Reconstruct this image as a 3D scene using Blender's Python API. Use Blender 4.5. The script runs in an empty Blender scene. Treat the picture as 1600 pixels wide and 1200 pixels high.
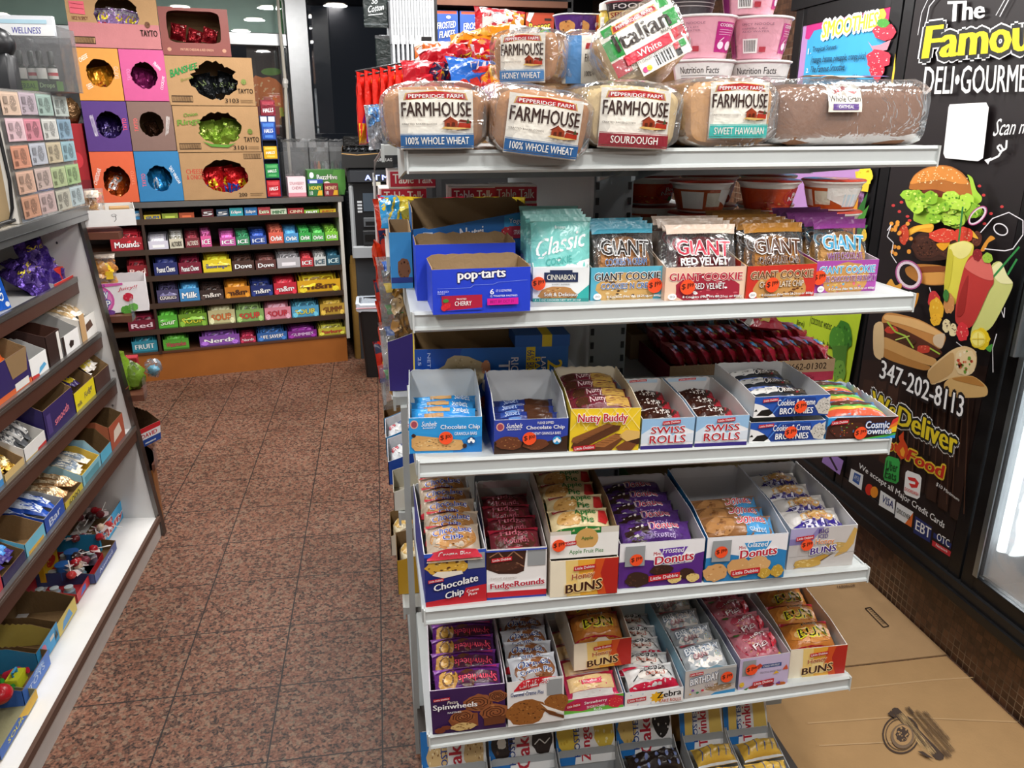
import bpy, math, random
from math import sin, cos, pi, radians, atan, atan2, hypot
from mathutils import Vector, Matrix
from mathutils.geometry import delaunay_2d_cdt
V = Vector
scene = bpy.context.scene
COL = scene.collection

# ---------------------------------------------------------------- camera
FPX, YAW, PITCH, ROLL = 1229.72, -0.1648, 0.322, 0.003
CAM = V((-0.0464, -1.2847, 1.6282))
_f = V((-sin(YAW) * cos(PITCH), cos(YAW) * cos(PITCH), -sin(PITCH)))
_r0 = V((cos(YAW), sin(YAW), 0)); _u0 = _r0.cross(_f)
_r = _r0 * cos(ROLL) + _u0 * sin(ROLL); _u = _u0 * cos(ROLL) - _r0 * sin(ROLL)
cd = bpy.data.cameras.new('camera'); cam = bpy.data.objects.new('camera', cd); COL.objects.link(cam)
cd.sensor_width = 36; cd.lens = FPX / 1600 * 36; cd.clip_start = 0.02
cam.matrix_world = Matrix(((_r.x, _u.x, -_f.x, CAM.x), (_r.y, _u.y, -_f.y, CAM.y), (_r.z, _u.z, -_f.z, CAM.z), (0, 0, 0, 1)))
scene.camera = cam
def ray(x, y): return _f + _r * ((x - 800) / FPX) + _u * ((600 - y) / FPX)
def hit(x, y, p, n):
    d = ray(x, y); return CAM + d * ((p - CAM).dot(n) / d.dot(n))
def atX(x, y, c): return hit(x, y, V((c, 0, 0)), V((1, 0, 0)))
def atY(x, y, c): return hit(x, y, V((0, c, 0)), V((0, 1, 0)))
def atZ(x, y, c): return hit(x, y, V((0, 0, c)), V((0, 0, 1)))

# ---------------------------------------------------------------- world, lights, exposure
w = bpy.data.worlds.new('night'); scene.world = w; w.use_nodes = True
w.node_tree.nodes['Background'].inputs[0].default_value = (0.012, 0.014, 0.018, 1)
w.node_tree.nodes['Background'].inputs[1].default_value = 1.0
scene.view_settings.view_transform = 'Standard'; scene.view_settings.look = 'None'
scene.view_settings.gamma = 1; scene.view_settings.use_curve_mapping = False
scene.view_settings.exposure = 0.0
scene.cycles.use_denoising = True
scene.cycles.max_bounces = 8; scene.cycles.diffuse_bounces = 4; scene.cycles.glossy_bounces = 4
scene.cycles.transparent_max_bounces = 24; scene.cycles.caustics_reflective = False; scene.cycles.caustics_refractive = False
CEIL = 2.6
LAMPS = [(.27, 3.63), (.41, 2.79), (1.13, 1.29), (1.32, .31), (-.15, 3.14), (.01, 2.2), (.2, 1.1), (.65, 1.8), (1.26, -1.46), (-.75, -1.9), (.55, -1.9),
         (-.6, -.75), (.45, -.8), (1.25, -.55), (-.6, .45), (-.75, 1.6), (-.8, 2.7), (-2.1, -.5), (-2.1, 1.2), (-1.6, 3.2), (-.75, 3.5)]
LAMP_W = 12
for i, (x, y) in enumerate(LAMPS):
    ld = bpy.data.lights.new('downlight_glow', 'AREA'); ld.shape = 'DISK'; ld.size = 0.2; ld.energy = LAMP_W; ld.color = (1, 0.98, 0.955)
    lo = bpy.data.objects.new('downlight_glow', ld); lo.location = (x, y, CEIL - 0.03); COL.objects.link(lo)

# ---------------------------------------------------------------- colours and materials
def lin(c): return c / 12.92 if c <= 0.04045 else ((c + 0.055) / 1.055) ** 2.4
_hc = {}
def hx(c):
    if c not in _hc:
        k = c if len(c) == 6 else c[0] * 2 + c[1] * 2 + c[2] * 2
        _hc[c] = tuple(lin(int(k[i:i + 2], 16) / 255) for i in (0, 2, 4)) + (1.0,)
    return _hc[c]
MATS = {}
def newmat(name):
    m = bpy.data.materials.new(name); m.use_nodes = True; MATS[name] = m
    nt = m.node_tree; return m, nt, nt.nodes['Principled BSDF']
def N(nt, t, **k):
    n = nt.nodes.new('ShaderNode' + t)
    for a, b in k.items():
        if a[0] == '_': setattr(n, a[1:], b)
        else: n.inputs[a].default_value = b
    return n
def printed(name, rough, bump=0, bscale=60, metal=0, spec=0.5, var=0.06, vscale=25):
    m, nt, b = newmat(name); L = nt.links.new
    at = N(nt, 'Attribute', _attribute_name='Col'); tc = N(nt, 'TexCoord')
    nz = N(nt, 'TexNoise', Scale=vscale, Detail=3.0); L(tc.outputs['Object'], nz.inputs['Vector'])
    mr = N(nt, 'MapRange'); mr.inputs[3].default_value = 1 - var; mr.inputs[4].default_value = 1 + var; L(nz.outputs[0], mr.inputs[0])
    mx = N(nt, 'VectorMath', _operation='SCALE'); L(at.outputs['Color'], mx.inputs[0]); L(mr.outputs[0], mx.inputs['Scale'])
    L(mx.outputs[0], b.inputs['Base Color'])
    b.inputs['Roughness'].default_value = rough; b.inputs['Metallic'].default_value = metal; b.inputs['Specular IOR Level'].default_value = spec
    if bump:
        n2 = N(nt, 'TexNoise', Scale=bscale, Detail=2.0, Distortion=0.6); L(tc.outputs['Object'], n2.inputs['Vector'])
        bp = N(nt, 'Bump', Strength=bump, Distance=0.01); L(n2.outputs[0], bp.inputs['Height']); L(bp.outputs[0], b.inputs['Normal'])
    return m
printed('paper', 0.5)
printed('card', 0.5, 0.05, 40)
printed('kraft', 0.85, 0.12, 90, spec=0.15, var=0.1, vscale=14)
printed('gloss', 0.28, 0.35, 45, var=0.03)
printed('foil', 0.25, 0.6, 60, metal=0.55, var=0.03)
printed('plastic', 0.35)
printed('food', 0.75, 0.8, 90, spec=0.2, var=0.25, vscale=70)
printed('bread', 0.8, 0.25, 60, spec=0.2, var=0.16, vscale=22)
printed('painted', 0.38, 0.03, 30, var=0.07, vscale=9)
printed('metal', 0.34, 0.03, 80, metal=0.9, var=0.08)
printed('wood', 0.42, 0.03, 30, var=0.16, vscale=6)
def film(name, haze, gl, rough, bsc, bst):
    m, nt, b = newmat(name); L = nt.links.new; nt.nodes.remove(b)
    out = nt.nodes['Material Output']; tc = N(nt, 'TexCoord')
    nz = N(nt, 'TexNoise', Scale=bsc, Detail=3.0, Distortion=1.2); L(tc.outputs['Object'], nz.inputs['Vector'])
    bp = N(nt, 'Bump', Strength=bst, Distance=0.02); L(nz.outputs[0], bp.inputs['Height'])
    tr = N(nt, 'BsdfTransparent', Color=(0.97, 0.97, 0.97, 1)); df = N(nt, 'BsdfDiffuse', Color=(0.85, 0.86, 0.88, 1))
    g = N(nt, 'BsdfGlossy', Color=(1, 1, 1, 1), Roughness=rough); L(bp.outputs[0], g.inputs['Normal'])
    lw = N(nt, 'LayerWeight', Blend=0.35); L(bp.outputs[0], lw.inputs['Normal'])
    mr = N(nt, 'MapRange'); mr.inputs[3].default_value = gl; mr.inputs[4].default_value = 0.55; L(lw.outputs['Fresnel'], mr.inputs[0])
    m1 = N(nt, 'MixShader'); m1.inputs[0].default_value = haze; L(tr.outputs[0], m1.inputs[1]); L(df.outputs[0], m1.inputs[2])
    m2 = N(nt, 'MixShader'); L(mr.outputs[0], m2.inputs[0]); L(m1.outputs[0], m2.inputs[1]); L(g.outputs[0], m2.inputs[2])
    L(m2.outputs[0], out.inputs['Surface']); return m
film('film', 0.10, 0.05, 0.13, 20, 0.42)
film('wrap', 0.03, 0.035, 0.14, 14, 0.3)
film('clear', 0.07, 0.05, 0.08, 8, 0.1)
film('pane', 0.0, 0.07, 0.01, 3, 0.0)
def emit(name, col, s):
    m, nt, b = newmat(name); b.inputs['Base Color'].default_value = hx(col); b.inputs['Emission Color'].default_value = hx(col); b.inputs['Emission Strength'].default_value = s
emit('lamp', 'fff4e4', 14); emit('screen', '9aa8ff', 2.2); emit('screen2', '8fb8e8', 0.35); emit('tube', 'f2fbff', 4)

# ---------------------------------------------------------------- geometry collector
_tc = {}
def glyphs(s, off=0.0, sh=0.0):
    """verts in 0..1 of the text's own box, its triangles, its aspect"""
    k = (s, off, sh)
    if k not in _tc:
        c = bpy.data.curves.new('t', 'FONT'); c.body = s; c.offset = off; c.shear = sh; c.resolution_u = 2
        o = bpy.data.objects.new('t', c); m = bpy.data.meshes.new_from_object(o)
        vs = [v.co.copy() for v in m.vertices]; fs = [tuple(p.vertices) for p in m.polygons]
        bpy.data.objects.remove(o); bpy.data.curves.remove(c); bpy.data.meshes.remove(m)
        if not vs: vs = [V((0, 0, 0)), V((1, 1, 0))]
        x0 = min(v.x for v in vs); x1 = max(v.x for v in vs); y0 = min(v.y for v in vs); y1 = max(v.y for v in vs)
        _tc[k] = ([((v.x - x0) / (x1 - x0), (v.y - y0) / (y1 - y0)) for v in vs], fs, (x0, x1, y0, y1))
    return _tc[k]
class G:
    def __init__(s): s.v = []; s.f = []; s.c = []; s.m = []
    def add(s, vs, fs, col, mat):
        n = len(s.v); s.v += [tuple(v) for v in vs]; c = hx(col) if isinstance(col, str) else col
        for f in fs: s.f.append(tuple(n + i for i in f)); s.c.append(c); s.m.append(mat)
        return s
    def box(s, x0, y0, z0, x1, y1, z1, col, mat='paper', M=None):
        vs = [V((x, y, z)) for z in (z0, z1) for y in (y0, y1) for x in (x0, x1)]
        if M: vs = [M @ v for v in vs]
        return s.add(vs, [(0, 2, 3, 1), (4, 5, 7, 6), (0, 1, 5, 4), (2, 6, 7, 3), (0, 4, 6, 2), (1, 3, 7, 5)], col, mat)
    def bev(s, x0, y0, z0, x1, y1, z1, b, col, mat='paper', M=None):
        """box with its vertical edges and top edge chamfered"""
        def rg(i, z): return [(x0 + b, y0 + i, z), (x1 - b, y0 + i, z), (x1 - i, y0 + b, z), (x1 - i, y1 - b, z), (x1 - b, y1 - i, z), (x0 + b, y1 - i, z), (x0 + i, y1 - b, z), (x0 + i, y0 + b, z)]
        vs = [V(v) for v in rg(0, z0) + rg(0, z1 - b) + rg(b * .8, z1)]
        if M: vs = [M @ v for v in vs]
        fs = [tuple(range(7, -1, -1)), tuple(range(16, 24))]
        for k in (0, 8): fs += [(k + i, k + (i + 1) % 8, k + 8 + (i + 1) % 8, k + 8 + i) for i in range(8)]
        return s.add(vs, fs, col, mat)
    def prism(s, pts, t, fcol, bcol, mat='paper', M=None, mat2=None):
        """polygon pts (3D, one plane) thickened by t against its normal; the front face has its own colour"""
        p = [V(q) for q in pts]; n = V((0, 0, 0))
        for i in range(len(p)):
            a, b = p[i], p[(i + 1) % len(p)]; n += V(((a.y - b.y) * (a.z + b.z), (a.z - b.z) * (a.x + b.x), (a.x - b.x) * (a.y + b.y)))
        n.normalize(); q = [v - n * t for v in p]; k = len(p)
        if M: p = [M @ v for v in p]; q = [M @ v for v in q]
        s.add(p, [tuple(range(k))], fcol, mat)
        s.add(p + q, [tuple(range(2 * k - 1, k - 1, -1))] + [(i, k + i, k + (i + 1) % k, (i + 1) % k) for i in range(k)], bcol, mat2 or mat)
        return s
    def grid(s, S, nu, nv, col, mat, closed=False, o=0):
        vs = [S(i / nu, j / nv, o) for j in range(nv + 1) for i in range(nu + 1)]; w = nu + 1
        return s.add(vs, [(j * w + i, j * w + i + 1, (j + 1) * w + i + 1, (j + 1) * w + i) for j in range(nv) for i in range(nu)], col, mat)
    def lathe(s, prof, n, col, mat, M=None, cap=True):
        """prof: (r, z) from bottom to top"""
        vs = []
        for r, z in prof: vs += [V((r * cos(2 * pi * i / n), r * sin(2 * pi * i / n), z)) for i in range(n)]
        if M: vs = [M @ v for v in vs]
        fs = [(j * n + i, j * n + (i + 1) % n, (j + 1) * n + (i + 1) % n, (j + 1) * n + i) for j in range(len(prof) - 1) for i in range(n)]
        if cap: fs += [tuple(range(n - 1, -1, -1)), tuple(range(len(vs) - n, len(vs)))]
        return s.add(vs, fs, col, mat)
    def tube(s, pts, r, col, mat, n=8):
        pts = [V(p) for p in pts]; vs = []
        for i, p in enumerate(pts):
            d = (pts[min(i + 1, len(pts) - 1)] - pts[max(i - 1, 0)]).normalized()
            a = d.orthogonal().normalized() if abs(d.z) > .9 else d.cross(V((0, 0, 1))).normalized()
            b = d.cross(a); rr = r[i] if isinstance(r, (list, tuple)) else r
            vs += [p + a * (rr * cos(2 * pi * k / n)) + b * (rr * sin(2 * pi * k / n)) for k in range(n)]
        fs = [(j * n + i, j * n + (i + 1) % n, (j + 1) * n + (i + 1) % n, (j + 1) * n + i) for j in range(len(pts) - 1) for i in range(n)]
        fs += [tuple(range(n - 1, -1, -1)), tuple(range(len(vs) - n, len(vs)))]
        return s.add(vs, fs, col, mat)
    def ball(s, c, rx, ry, rz, col, mat, n=12, m=8, rnd=None, amt=0.0, M=None):
        vs = []
        for j in range(m + 1):
            a = -pi / 2 + pi * j / m
            for i in range(n):
                k = 1 + (rnd.uniform(-amt, amt) if rnd and 0 < j < m else 0)
                vs.append(V((c[0] + rx * k * cos(a) * cos(2 * pi * i / n), c[1] + ry * k * cos(a) * sin(2 * pi * i / n), c[2] + rz * k * sin(a))))
        if M: vs = [M @ v for v in vs]
        return s.add(vs, [(j * n + i, j * n + (i + 1) % n, (j + 1) * n + (i + 1) % n, (j + 1) * n + i) for j in range(m) for i in range(n)], col, mat)
    def mesh(s, name, smooth=False):
        me = bpy.data.meshes.new(name); me.from_pydata(s.v, [], s.f)
        names = []
        for m in s.m:
            if m not in names: names.append(m)
        for m in names: me.materials.append(MATS[m])
        ix = {m: i for i, m in enumerate(names)}
        me.polygons.foreach_set('material_index', [ix[m] for m in s.m])
        if smooth: me.polygons.foreach_set('use_smooth', [True] * len(s.f))
        at = me.attributes.new('Col', 'FLOAT_COLOR', 'CORNER'); buf = []
        for f, c in zip(s.f, s.c): buf += list(c) * len(f)
        at.data.foreach_set('color', buf); me.update()
        if smooth: me.set_sharp_from_angle(angle=radians(40))
        return me
    def build(s, name, parent=None, M=None, smooth=False): return put(s.mesh(name, smooth), name, parent, M)
def put(me, name, parent=None, M=None):
    o = bpy.data.objects.new(name, me); COL.objects.link(o)
    if parent: o.parent = parent
    if M is not None: o.matrix_basis = M
    return o
USED = {}
def tag(o, label, cat, group=None, kind=None):
    o['label'] = label; o['category'] = cat; USED[label] = USED.get(label, 0) + 1
    if group: o['group'] = group
    if kind: o['kind'] = kind
    return o
def struct(o, label=None):
    o['kind'] = 'structure'
    if label: o['label'] = label
    return o
def empty(name, M): return put(None, name, None, M)
T = Matrix.Translation
def RX(d): return Matrix.Rotation(radians(d), 4, 'X')
def RY(d): return Matrix.Rotation(radians(d), 4, 'Y')
def RZ(d): return Matrix.Rotation(radians(d), 4, 'Z')
ORD = ['first', 'second', 'third', 'fourth', 'fifth', 'sixth', 'seventh', 'eighth', 'ninth', 'tenth', 'eleventh', 'twelfth', 'thirteenth', 'fourteenth', 'fifteenth', 'sixteenth', 'seventeenth', 'eighteenth']

# ---------------------------------------------------------------- flat printing on surfaces
def flat(o, u, v):
    o, u, v = V(o), V(u), V(v); n = u.cross(v).normalized()
    return lambda a, b, k: o + u * a + v * b + n * k
LAY = 0.00016
def art(g, S, src, mat='paper', cv=0, k0=1.0, lay=LAY, asp=None):
    """r rect, e ellipse, p polygon, l line, t text in a rect, q text in a quad, b speckled blob, k little banner, m sets a mapping of coordinates"""
    k = k0; ox = oy = 0.0; sx = sy = 1.0; asp = asp or (S(1, 0, 0) - S(0, 0, 0)).length / max(1e-6, (S(0, 1, 0) - S(0, 0, 0)).length)
    def P(u, v): return S(ox + u / sx, oy + v / sy, k * lay)
    def poly(pts, c):
        if cv and len(pts) > 2: return cpoly(pts, c)
        g.add([P(*q) for q in pts], [tuple(range(len(pts)))], c, mat)
    def cpoly(pts, c):
        """polygon cut into small triangles so that it follows a curved surface"""
        st = 1.0 / cv; vs = []; n = len(pts)
        for i in range(n):
            (x0, y0), (x1, y1) = pts[i], pts[(i + 1) % n]; m = max(1, int(hypot(x1 - x0, y1 - y0) / st + .5))
            vs += [(x0 + (x1 - x0) * j / m, y0 + (y1 - y0) * j / m) for j in range(m)]
        nb = len(vs); xs = [v[0] for v in vs]; ys = [v[1] for v in vs]
        gx = [min(xs) + st * (i + .5) for i in range(int((max(xs) - min(xs)) / st) + 1)]; gy = [min(ys) + st * (i + .5) for i in range(int((max(ys) - min(ys)) / st) + 1)]
        pt = [V(v) for v in vs] + [V((x, y)) for x in gx for y in gy]
        ov, _, of, *_r = delaunay_2d_cdt(pt, [], [list(range(nb))], 1, 1e-6)
        g.add([P(*v) for v in ov], [tuple(f) for f in of], c, mat)
    def text(s, q, c, off, sh, out=0):
        # heavy letters and outlines are the same letters set several times, a little apart
        o0 = 0; vs, fs, (X0, X1, Y0, Y1) = glyphs(s, o0, sh); (a, b, d, e) = q; r = off - o0 + out; wx, wy = X1 - X0, Y1 - Y0
        dirs = [(0, 0)] if r < .003 else ([(-r * .9, 0), (r * .9, 0), (0, 0)] if not out else [(r * cos(i * pi / 4), r * sin(i * pi / 4)) for i in range(8)])
        for n_, (dx, dy) in enumerate(dirs):
            pts = []; kk = k + n_ * (.9 if not out else 1.0) * (.5 if not cv else .3)
            for u, v in vs:
                u += dx / wx; v += dy / wy
                x = (a[0] * (1 - u) + b[0] * u) * (1 - v) + (e[0] * (1 - u) + d[0] * u) * v
                y = (a[1] * (1 - u) + b[1] * u) * (1 - v) + (e[1] * (1 - u) + d[1] * u) * v
                pts.append(S(ox + x / sx, oy + y / sy, kk * lay))
            g.add(pts, fs, c, mat)
    for line in src.replace('\n', ';').split(';'):
        w = line.split()
        if not w: continue
        c = w[0]; k += 2 if cv and c in 'tq' else 1
        if c == 'm': ox, oy, sx = map(float, w[1:4]); sy = float(w[4]) if len(w) > 4 else sx
        elif c == 'r':
            a, b, d, e = map(float, w[1:5])
            if cv: g.grid(lambda i, j, o: P(a + (d - a) * i, b + (e - b) * j), max(1, int(cv * abs(d - a) + .99)), max(1, int(cv * abs(e - b) + .99)), w[5], mat)
            else: poly([(a, b), (d, b), (d, e), (a, e)], w[5])
        elif c in 'eb':
            a, b, d, e = map(float, w[1:5]); n = 20; R = random.Random(w[1] + w[2] + w[5]); am = 0.1 if c == 'b' else 0
            rad = [1 + R.uniform(-am, am) for _ in range(n)]
            pts = [(a + d * rad[i] * cos(2 * pi * i / n), b + e * rad[i] * sin(2 * pi * i / n)) for i in range(n)]
            if cv:
                g.add([P(a, b)] + [P(a + (x - a) * .55, b + (y - b) * .55) for x, y in pts] + [P(*q) for q in pts],
                      [(0, 1 + i, 1 + (i + 1) % n) for i in range(n)] + [(1 + i, 1 + n + i, 1 + n + (i + 1) % n, 1 + (i + 1) % n) for i in range(n)], w[5], mat)
            else: poly(pts, w[5])
            if c == 'b':
                k += 1; cnt = int(w[7]) if len(w) > 7 else 14; cs = w[6].split(','); sz = float(w[8]) if len(w) > 8 else 0.11
                for i in range(cnt):
                    t = R.uniform(0, 2 * pi); rr = R.random() ** .5 * .86; x = a + d * rr * cos(t); y = b + e * rr * sin(t); h = R.uniform(.6, 1.3) * sz; rot = R.uniform(0, 1.5)
                    poly([(x + d * h * cos(rot + q * 1.26) * R.uniform(.7, 1.2), y + e * h * sin(rot + q * 1.26) * R.uniform(.7, 1.2)) for q in range(5)], cs[i % len(cs)])
        elif c == 's':      # rounded outline through the given points
            q = list(map(float, w[2:])); z = list(zip(q[::2], q[1::2])); n = len(z); out = []
            for i in range(n):
                a, b, d, e = z[i - 1], z[i], z[(i + 1) % n], z[(i + 2) % n]
                for t in (0, .25, .5, .75):
                    h0, h1, h2, h3 = 2 * t ** 3 - 3 * t * t + 1, t ** 3 - 2 * t * t + t, -2 * t ** 3 + 3 * t * t, t ** 3 - t * t
                    out.append(tuple(h0 * b[j] + h1 * .4 * (d[j] - a[j]) + h2 * d[j] + h3 * .4 * (e[j] - b[j]) for j in (0, 1)))
            poly(out, w[1])
        elif c == 'p':
            q = list(map(float, w[2:])); poly(list(zip(q[::2], q[1::2])), w[1])
        elif c == 'l':
            q = list(map(float, w[3:])); pts = list(zip(q[::2], q[1::2])); h = float(w[2]) / 2
            for (x0, y0), (x1, y1) in zip(pts, pts[1:]):
                L = hypot(x1 - x0, y1 - y0) or 1; nx, ny = -(y1 - y0) / L * h, (x1 - x0) / L * h
                poly([(x0 + nx, y0 + ny), (x0 - nx, y0 - ny), (x1 - nx, y1 - ny), (x1 + nx, y1 + ny)], w[1])
        elif c in 'tq':
            s = w[1].replace('_', ' '); n = 6 if c == 't' else 10; z = list(map(float, w[2:n])); colr = w[n]; op = w[n + 1:]
            Q = [(z[0], z[1]), (z[2], z[1]), (z[2], z[3]), (z[0], z[3])] if c == 't' else [(z[0], z[1]), (z[2], z[3]), (z[4], z[5]), (z[6], z[7])]
            off, sh, out = 0.0, 0.0, []
            for o in op:
                if o[0] == 'B': off = float(o[1:]) / 1000
                elif o[0] == 'I': sh = float(o[1:]) / 100
                elif o[0] == 'O': out.append((o[1:].split('/')[0], float(o.split('/')[1]) / 1000))
                elif o[0] == 'U': Q = [(x, y + float(o[1:]) * (1 if i in (1, 2) else 0)) for i, (x, y) in enumerate(Q)]
                elif o == 'V': Q = [Q[1], Q[2], Q[3], Q[0]]       # reads upwards
                elif o == 'D': Q = [Q[3], Q[0], Q[1], Q[2]]       # reads downwards
                elif o == 'X': Q = [Q[2], Q[3], Q[0], Q[1]]       # upside down
            if cv: off = min(off, .022)
            for oc, ow in out: text(s, Q, oc, off, sh, ow * (.6 if cv else .8)); k += 4 if cv else 4.5
            text(s, Q, colr, off, sh); k += 1
        elif c == 'k':
            a, b, d, e = map(float, w[1:5]); h = e - b; dy = h * .35
            poly([(a, b), (d, b + dy), (d, e + dy), (a, e)], 'c81f2c'); k += 1; xx = (d - a) * .06
            text('Little Debbie', [(a + xx, b + h * .24), (d - xx, b + dy + h * .24), (d - xx, e + dy - h * .2), (a + xx, e - h * .2)], 'ffffff', 0.008, 0)
    return g
# ---------------------------------------------------------------- the setting
def surf(name, build):
    m, nt, b = newmat(name); build(nt, b, nt.links.new); return m
def _grout(nt, L, vec, size, gap, axes, off=(0, 0, 0)):
    """1 on a joint of a square grid along two axes"""
    sp = N(nt, 'SeparateXYZ'); L(vec, sp.inputs[0]); outs = []
    for ax, o in zip(axes, off):
        a = N(nt, 'Math', _operation='SUBTRACT'); L(sp.outputs[ax], a.inputs[0]); a.inputs[1].default_value = o
        d = N(nt, 'Math', _operation='DIVIDE'); L(a.outputs[0], d.inputs[0]); d.inputs[1].default_value = size
        fr = N(nt, 'Math', _operation='FRACT'); L(d.outputs[0], fr.inputs[0])
        s = N(nt, 'Math', _operation='SUBTRACT'); L(fr.outputs[0], s.inputs[0]); s.inputs[1].default_value = 0.5
        ab = N(nt, 'Math', _operation='ABSOLUTE'); L(s.outputs[0], ab.inputs[0])
        g = N(nt, 'Math', _operation='GREATER_THAN'); L(ab.outputs[0], g.inputs[0]); g.inputs[1].default_value = 0.5 - gap / size / 2
        outs.append(g.outputs[0])
    mx = N(nt, 'Math', _operation='MAXIMUM'); L(outs[0], mx.inputs[0]); L(outs[1], mx.inputs[1]); return mx.outputs[0]
def _mix(nt, L, f, a, b):
    m = N(nt, 'Mix', _data_type='RGBA')
    for s, i in ((f, 0), (a, 6), (b, 7)):
        if hasattr(s, 'links'): L(s, m.inputs[i])
        else: m.inputs[i].default_value = s
    return m.outputs[2]
def _ramp(nt, L, f, stops):
    r = N(nt, 'ValToRGB'); L(f, r.inputs[0]); e = r.color_ramp.elements
    while len(e) < len(stops): e.new(0.5)
    for x, (p, c) in zip(e, stops): x.position = p; x.color = hx(c)
    return r.outputs[0]
def granite(nt, b, L):
    tc = N(nt, 'TexCoord'); v = tc.outputs['Object']
    vo = N(nt, 'TexVoronoi', Scale=95.0, Randomness=1.0); L(v, vo.inputs['Vector'])
    n1 = N(nt, 'TexNoise', Scale=130.0, Detail=4.0); L(v, n1.inputs['Vector'])
    n2 = N(nt, 'TexNoise', Scale=2.2, Detail=3.0); L(v, n2.inputs['Vector'])
    sx = N(nt, 'SeparateColor'); L(vo.outputs['Color'], sx.inputs[0])
    c1 = _ramp(nt, L, sx.outputs[0], [(0.0, '191514'), (0.3, '2c2320'), (0.36, '8d6250'), (0.6, '754837'), (0.78, '9a745f'), (0.92, '8f7c69')]); 
    c2 = _ramp(nt, L, n1.outputs[0], [(0.0, '131110'), (0.42, '231c19'), (0.5, '805643'), (0.7, 'a87a63')])
    c = _mix(nt, L, 0.45, c1, c2)
    d = _ramp(nt, L, n2.outputs[0], [(0.3, 'd8d4ce'), (0.7, 'ffffff')])
    mm = N(nt, 'Mix', _data_type='RGBA', _blend_type='MULTIPLY'); mm.inputs[0].default_value = 1; L(c, mm.inputs[6]); L(d, mm.inputs[7])
    g = _grout(nt, L, v, 0.305, 0.0045, (0, 1), (-0.1094, 0.476))
    L(_mix(nt, L, g, mm.outputs[2], hx('1f1a18')), b.inputs['Base Color'])
    r = N(nt, 'MapRange'); b.inputs['Specular IOR Level'].default_value = 0.3; r.inputs[3].default_value = 0.38; r.inputs[4].default_value = 0.6; L(n2.outputs[0], r.inputs[0]); L(r.outputs[0], b.inputs['Roughness'])
surf('granite_floor', granite)
def mosaic(nt, b, L):
    tc = N(nt, 'TexCoord'); v = tc.outputs['Object']
    sp = N(nt, 'VectorMath', _operation='SCALE'); L(v, sp.inputs[0]); sp.inputs['Scale'].default_value = 1 / 0.026
    fl = N(nt, 'VectorMath', _operation='FLOOR'); L(sp.outputs[0], fl.inputs[0])
    wn = N(nt, 'TexWhiteNoise', _noise_dimensions='3D'); L(fl.outputs[0], wn.inputs[0])
    n1 = N(nt, 'TexNoise', Scale=60.0, Detail=3.0); L(v, n1.inputs['Vector'])
    c = _mix(nt, L, 0.3, _ramp(nt, L, wn.outputs[0], [(0, '33211a'), (0.5, '54382a'), (1, '6e4c38')]), _ramp(nt, L, n1.outputs[0], [(0.3, '1f1410'), (0.7, '7a5640')]))
    g = _grout(nt, L, v, 0.026, 0.0022, (1, 2))
    n3 = N(nt, 'TexNoise', Scale=3.0, Detail=2.0); L(v, n3.inputs['Vector'])
    gc = _ramp(nt, L, n3.outputs[0], [(0.4, '3e2e25'), (0.6, 'b7a48e')])
    L(_mix(nt, L, g, c, gc), b.inputs['Base Color']); b.inputs['Roughness'].default_value = 0.4
surf('mosaic_tile', mosaic)
def speck(nt, b, L):
    tc = N(nt, 'TexCoord'); n1 = N(nt, 'TexNoise', Scale=160.0, Detail=3.0); L(tc.outputs['Object'], n1.inputs['Vector'])
    L(_ramp(nt, L, n1.outputs[0], [(0.3, '5d5850'), (0.48, '8f887c'), (0.6, 'b9b2a4'), (0.75, 'd8d2c6')]), b.inputs['Base Color']); b.inputs['Roughness'].default_value = 0.3
surf('counter_granite', speck)
def plainm(c, r, sc=8):
    def f(nt, b, L):
        tc = N(nt, 'TexCoord'); n1 = N(nt, 'TexNoise', Scale=sc, Detail=3.0); L(tc.outputs['Object'], n1.inputs['Vector'])
        k = hx(c); rr = N(nt, 'ValToRGB'); L(n1.outputs[0], rr.inputs[0])
        rr.color_ramp.elements[0].color = tuple(q * .88 for q in k[:3]) + (1,); rr.color_ramp.elements[1].color = tuple(min(1, q * 1.08) for q in k[:3]) + (1,)
        L(rr.outputs[0], b.inputs['Base Color']); b.inputs['Roughness'].default_value = r
    return f
surf('dark_wall', plainm('26282b', .6)); surf('wall_paint', plainm('b9b7b2', .7)); surf('ceiling_paint', plainm('4b4d50', .6, 3)); surf('teal_panel', plainm('c2eadb', .5))

struct(G().box(-3, -3.2, -0.1, 1.72, 6.6, 0, 'fff', 'granite_floor').build('floor'))
struct(G().box(-3, -3.2, CEIL, 2.6, 6.6, CEIL + .1, 'fff', 'ceiling_paint').build('ceiling'))
struct(G().box(-3.1, -3.2, 0, -3, 6.6, CEIL, 'fff', 'dark_wall').build('wall_left'))
struct(G().box(-3, -3.3, 0, 2.6, -3.2, CEIL, 'fff', 'wall_paint').build('wall_front'))
struct(G().box(1.69, -3.2, 0, 1.8, 2.0, 0.225, 'fff', 'mosaic_tile').box(1.69, 2.0, 0, 1.8, 6.6, CEIL, 'fff', 'mosaic_tile').box(1.69, -3.2, 2.12, 1.8, 2.0, CEIL, 'fff', 'mosaic_tile').box(1.69, -3.2, .225, 1.8, -.75, 2.12, 'fff', 'mosaic_tile').build('wall_right'))
for i, (x, y) in enumerate(LAMPS):
    o = put(None, 'ceiling_downlight', None, T((x, y, CEIL)))
    tag(o, 'round recessed ceiling downlight', 'ceiling light', 'recessed downlights in the ceiling')
    G().lathe([(0.0, -.004), (0.095, -.004), (0.1, -.012), (0.085, -.016)], 24, 'e8e8e8', 'plastic').build('trim_ring', o)
    G().lathe([(0.0, -.012), (0.08, -.012), (0.08, -.017)], 24, 'fff', 'lamp').build('diffuser', o)

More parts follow.
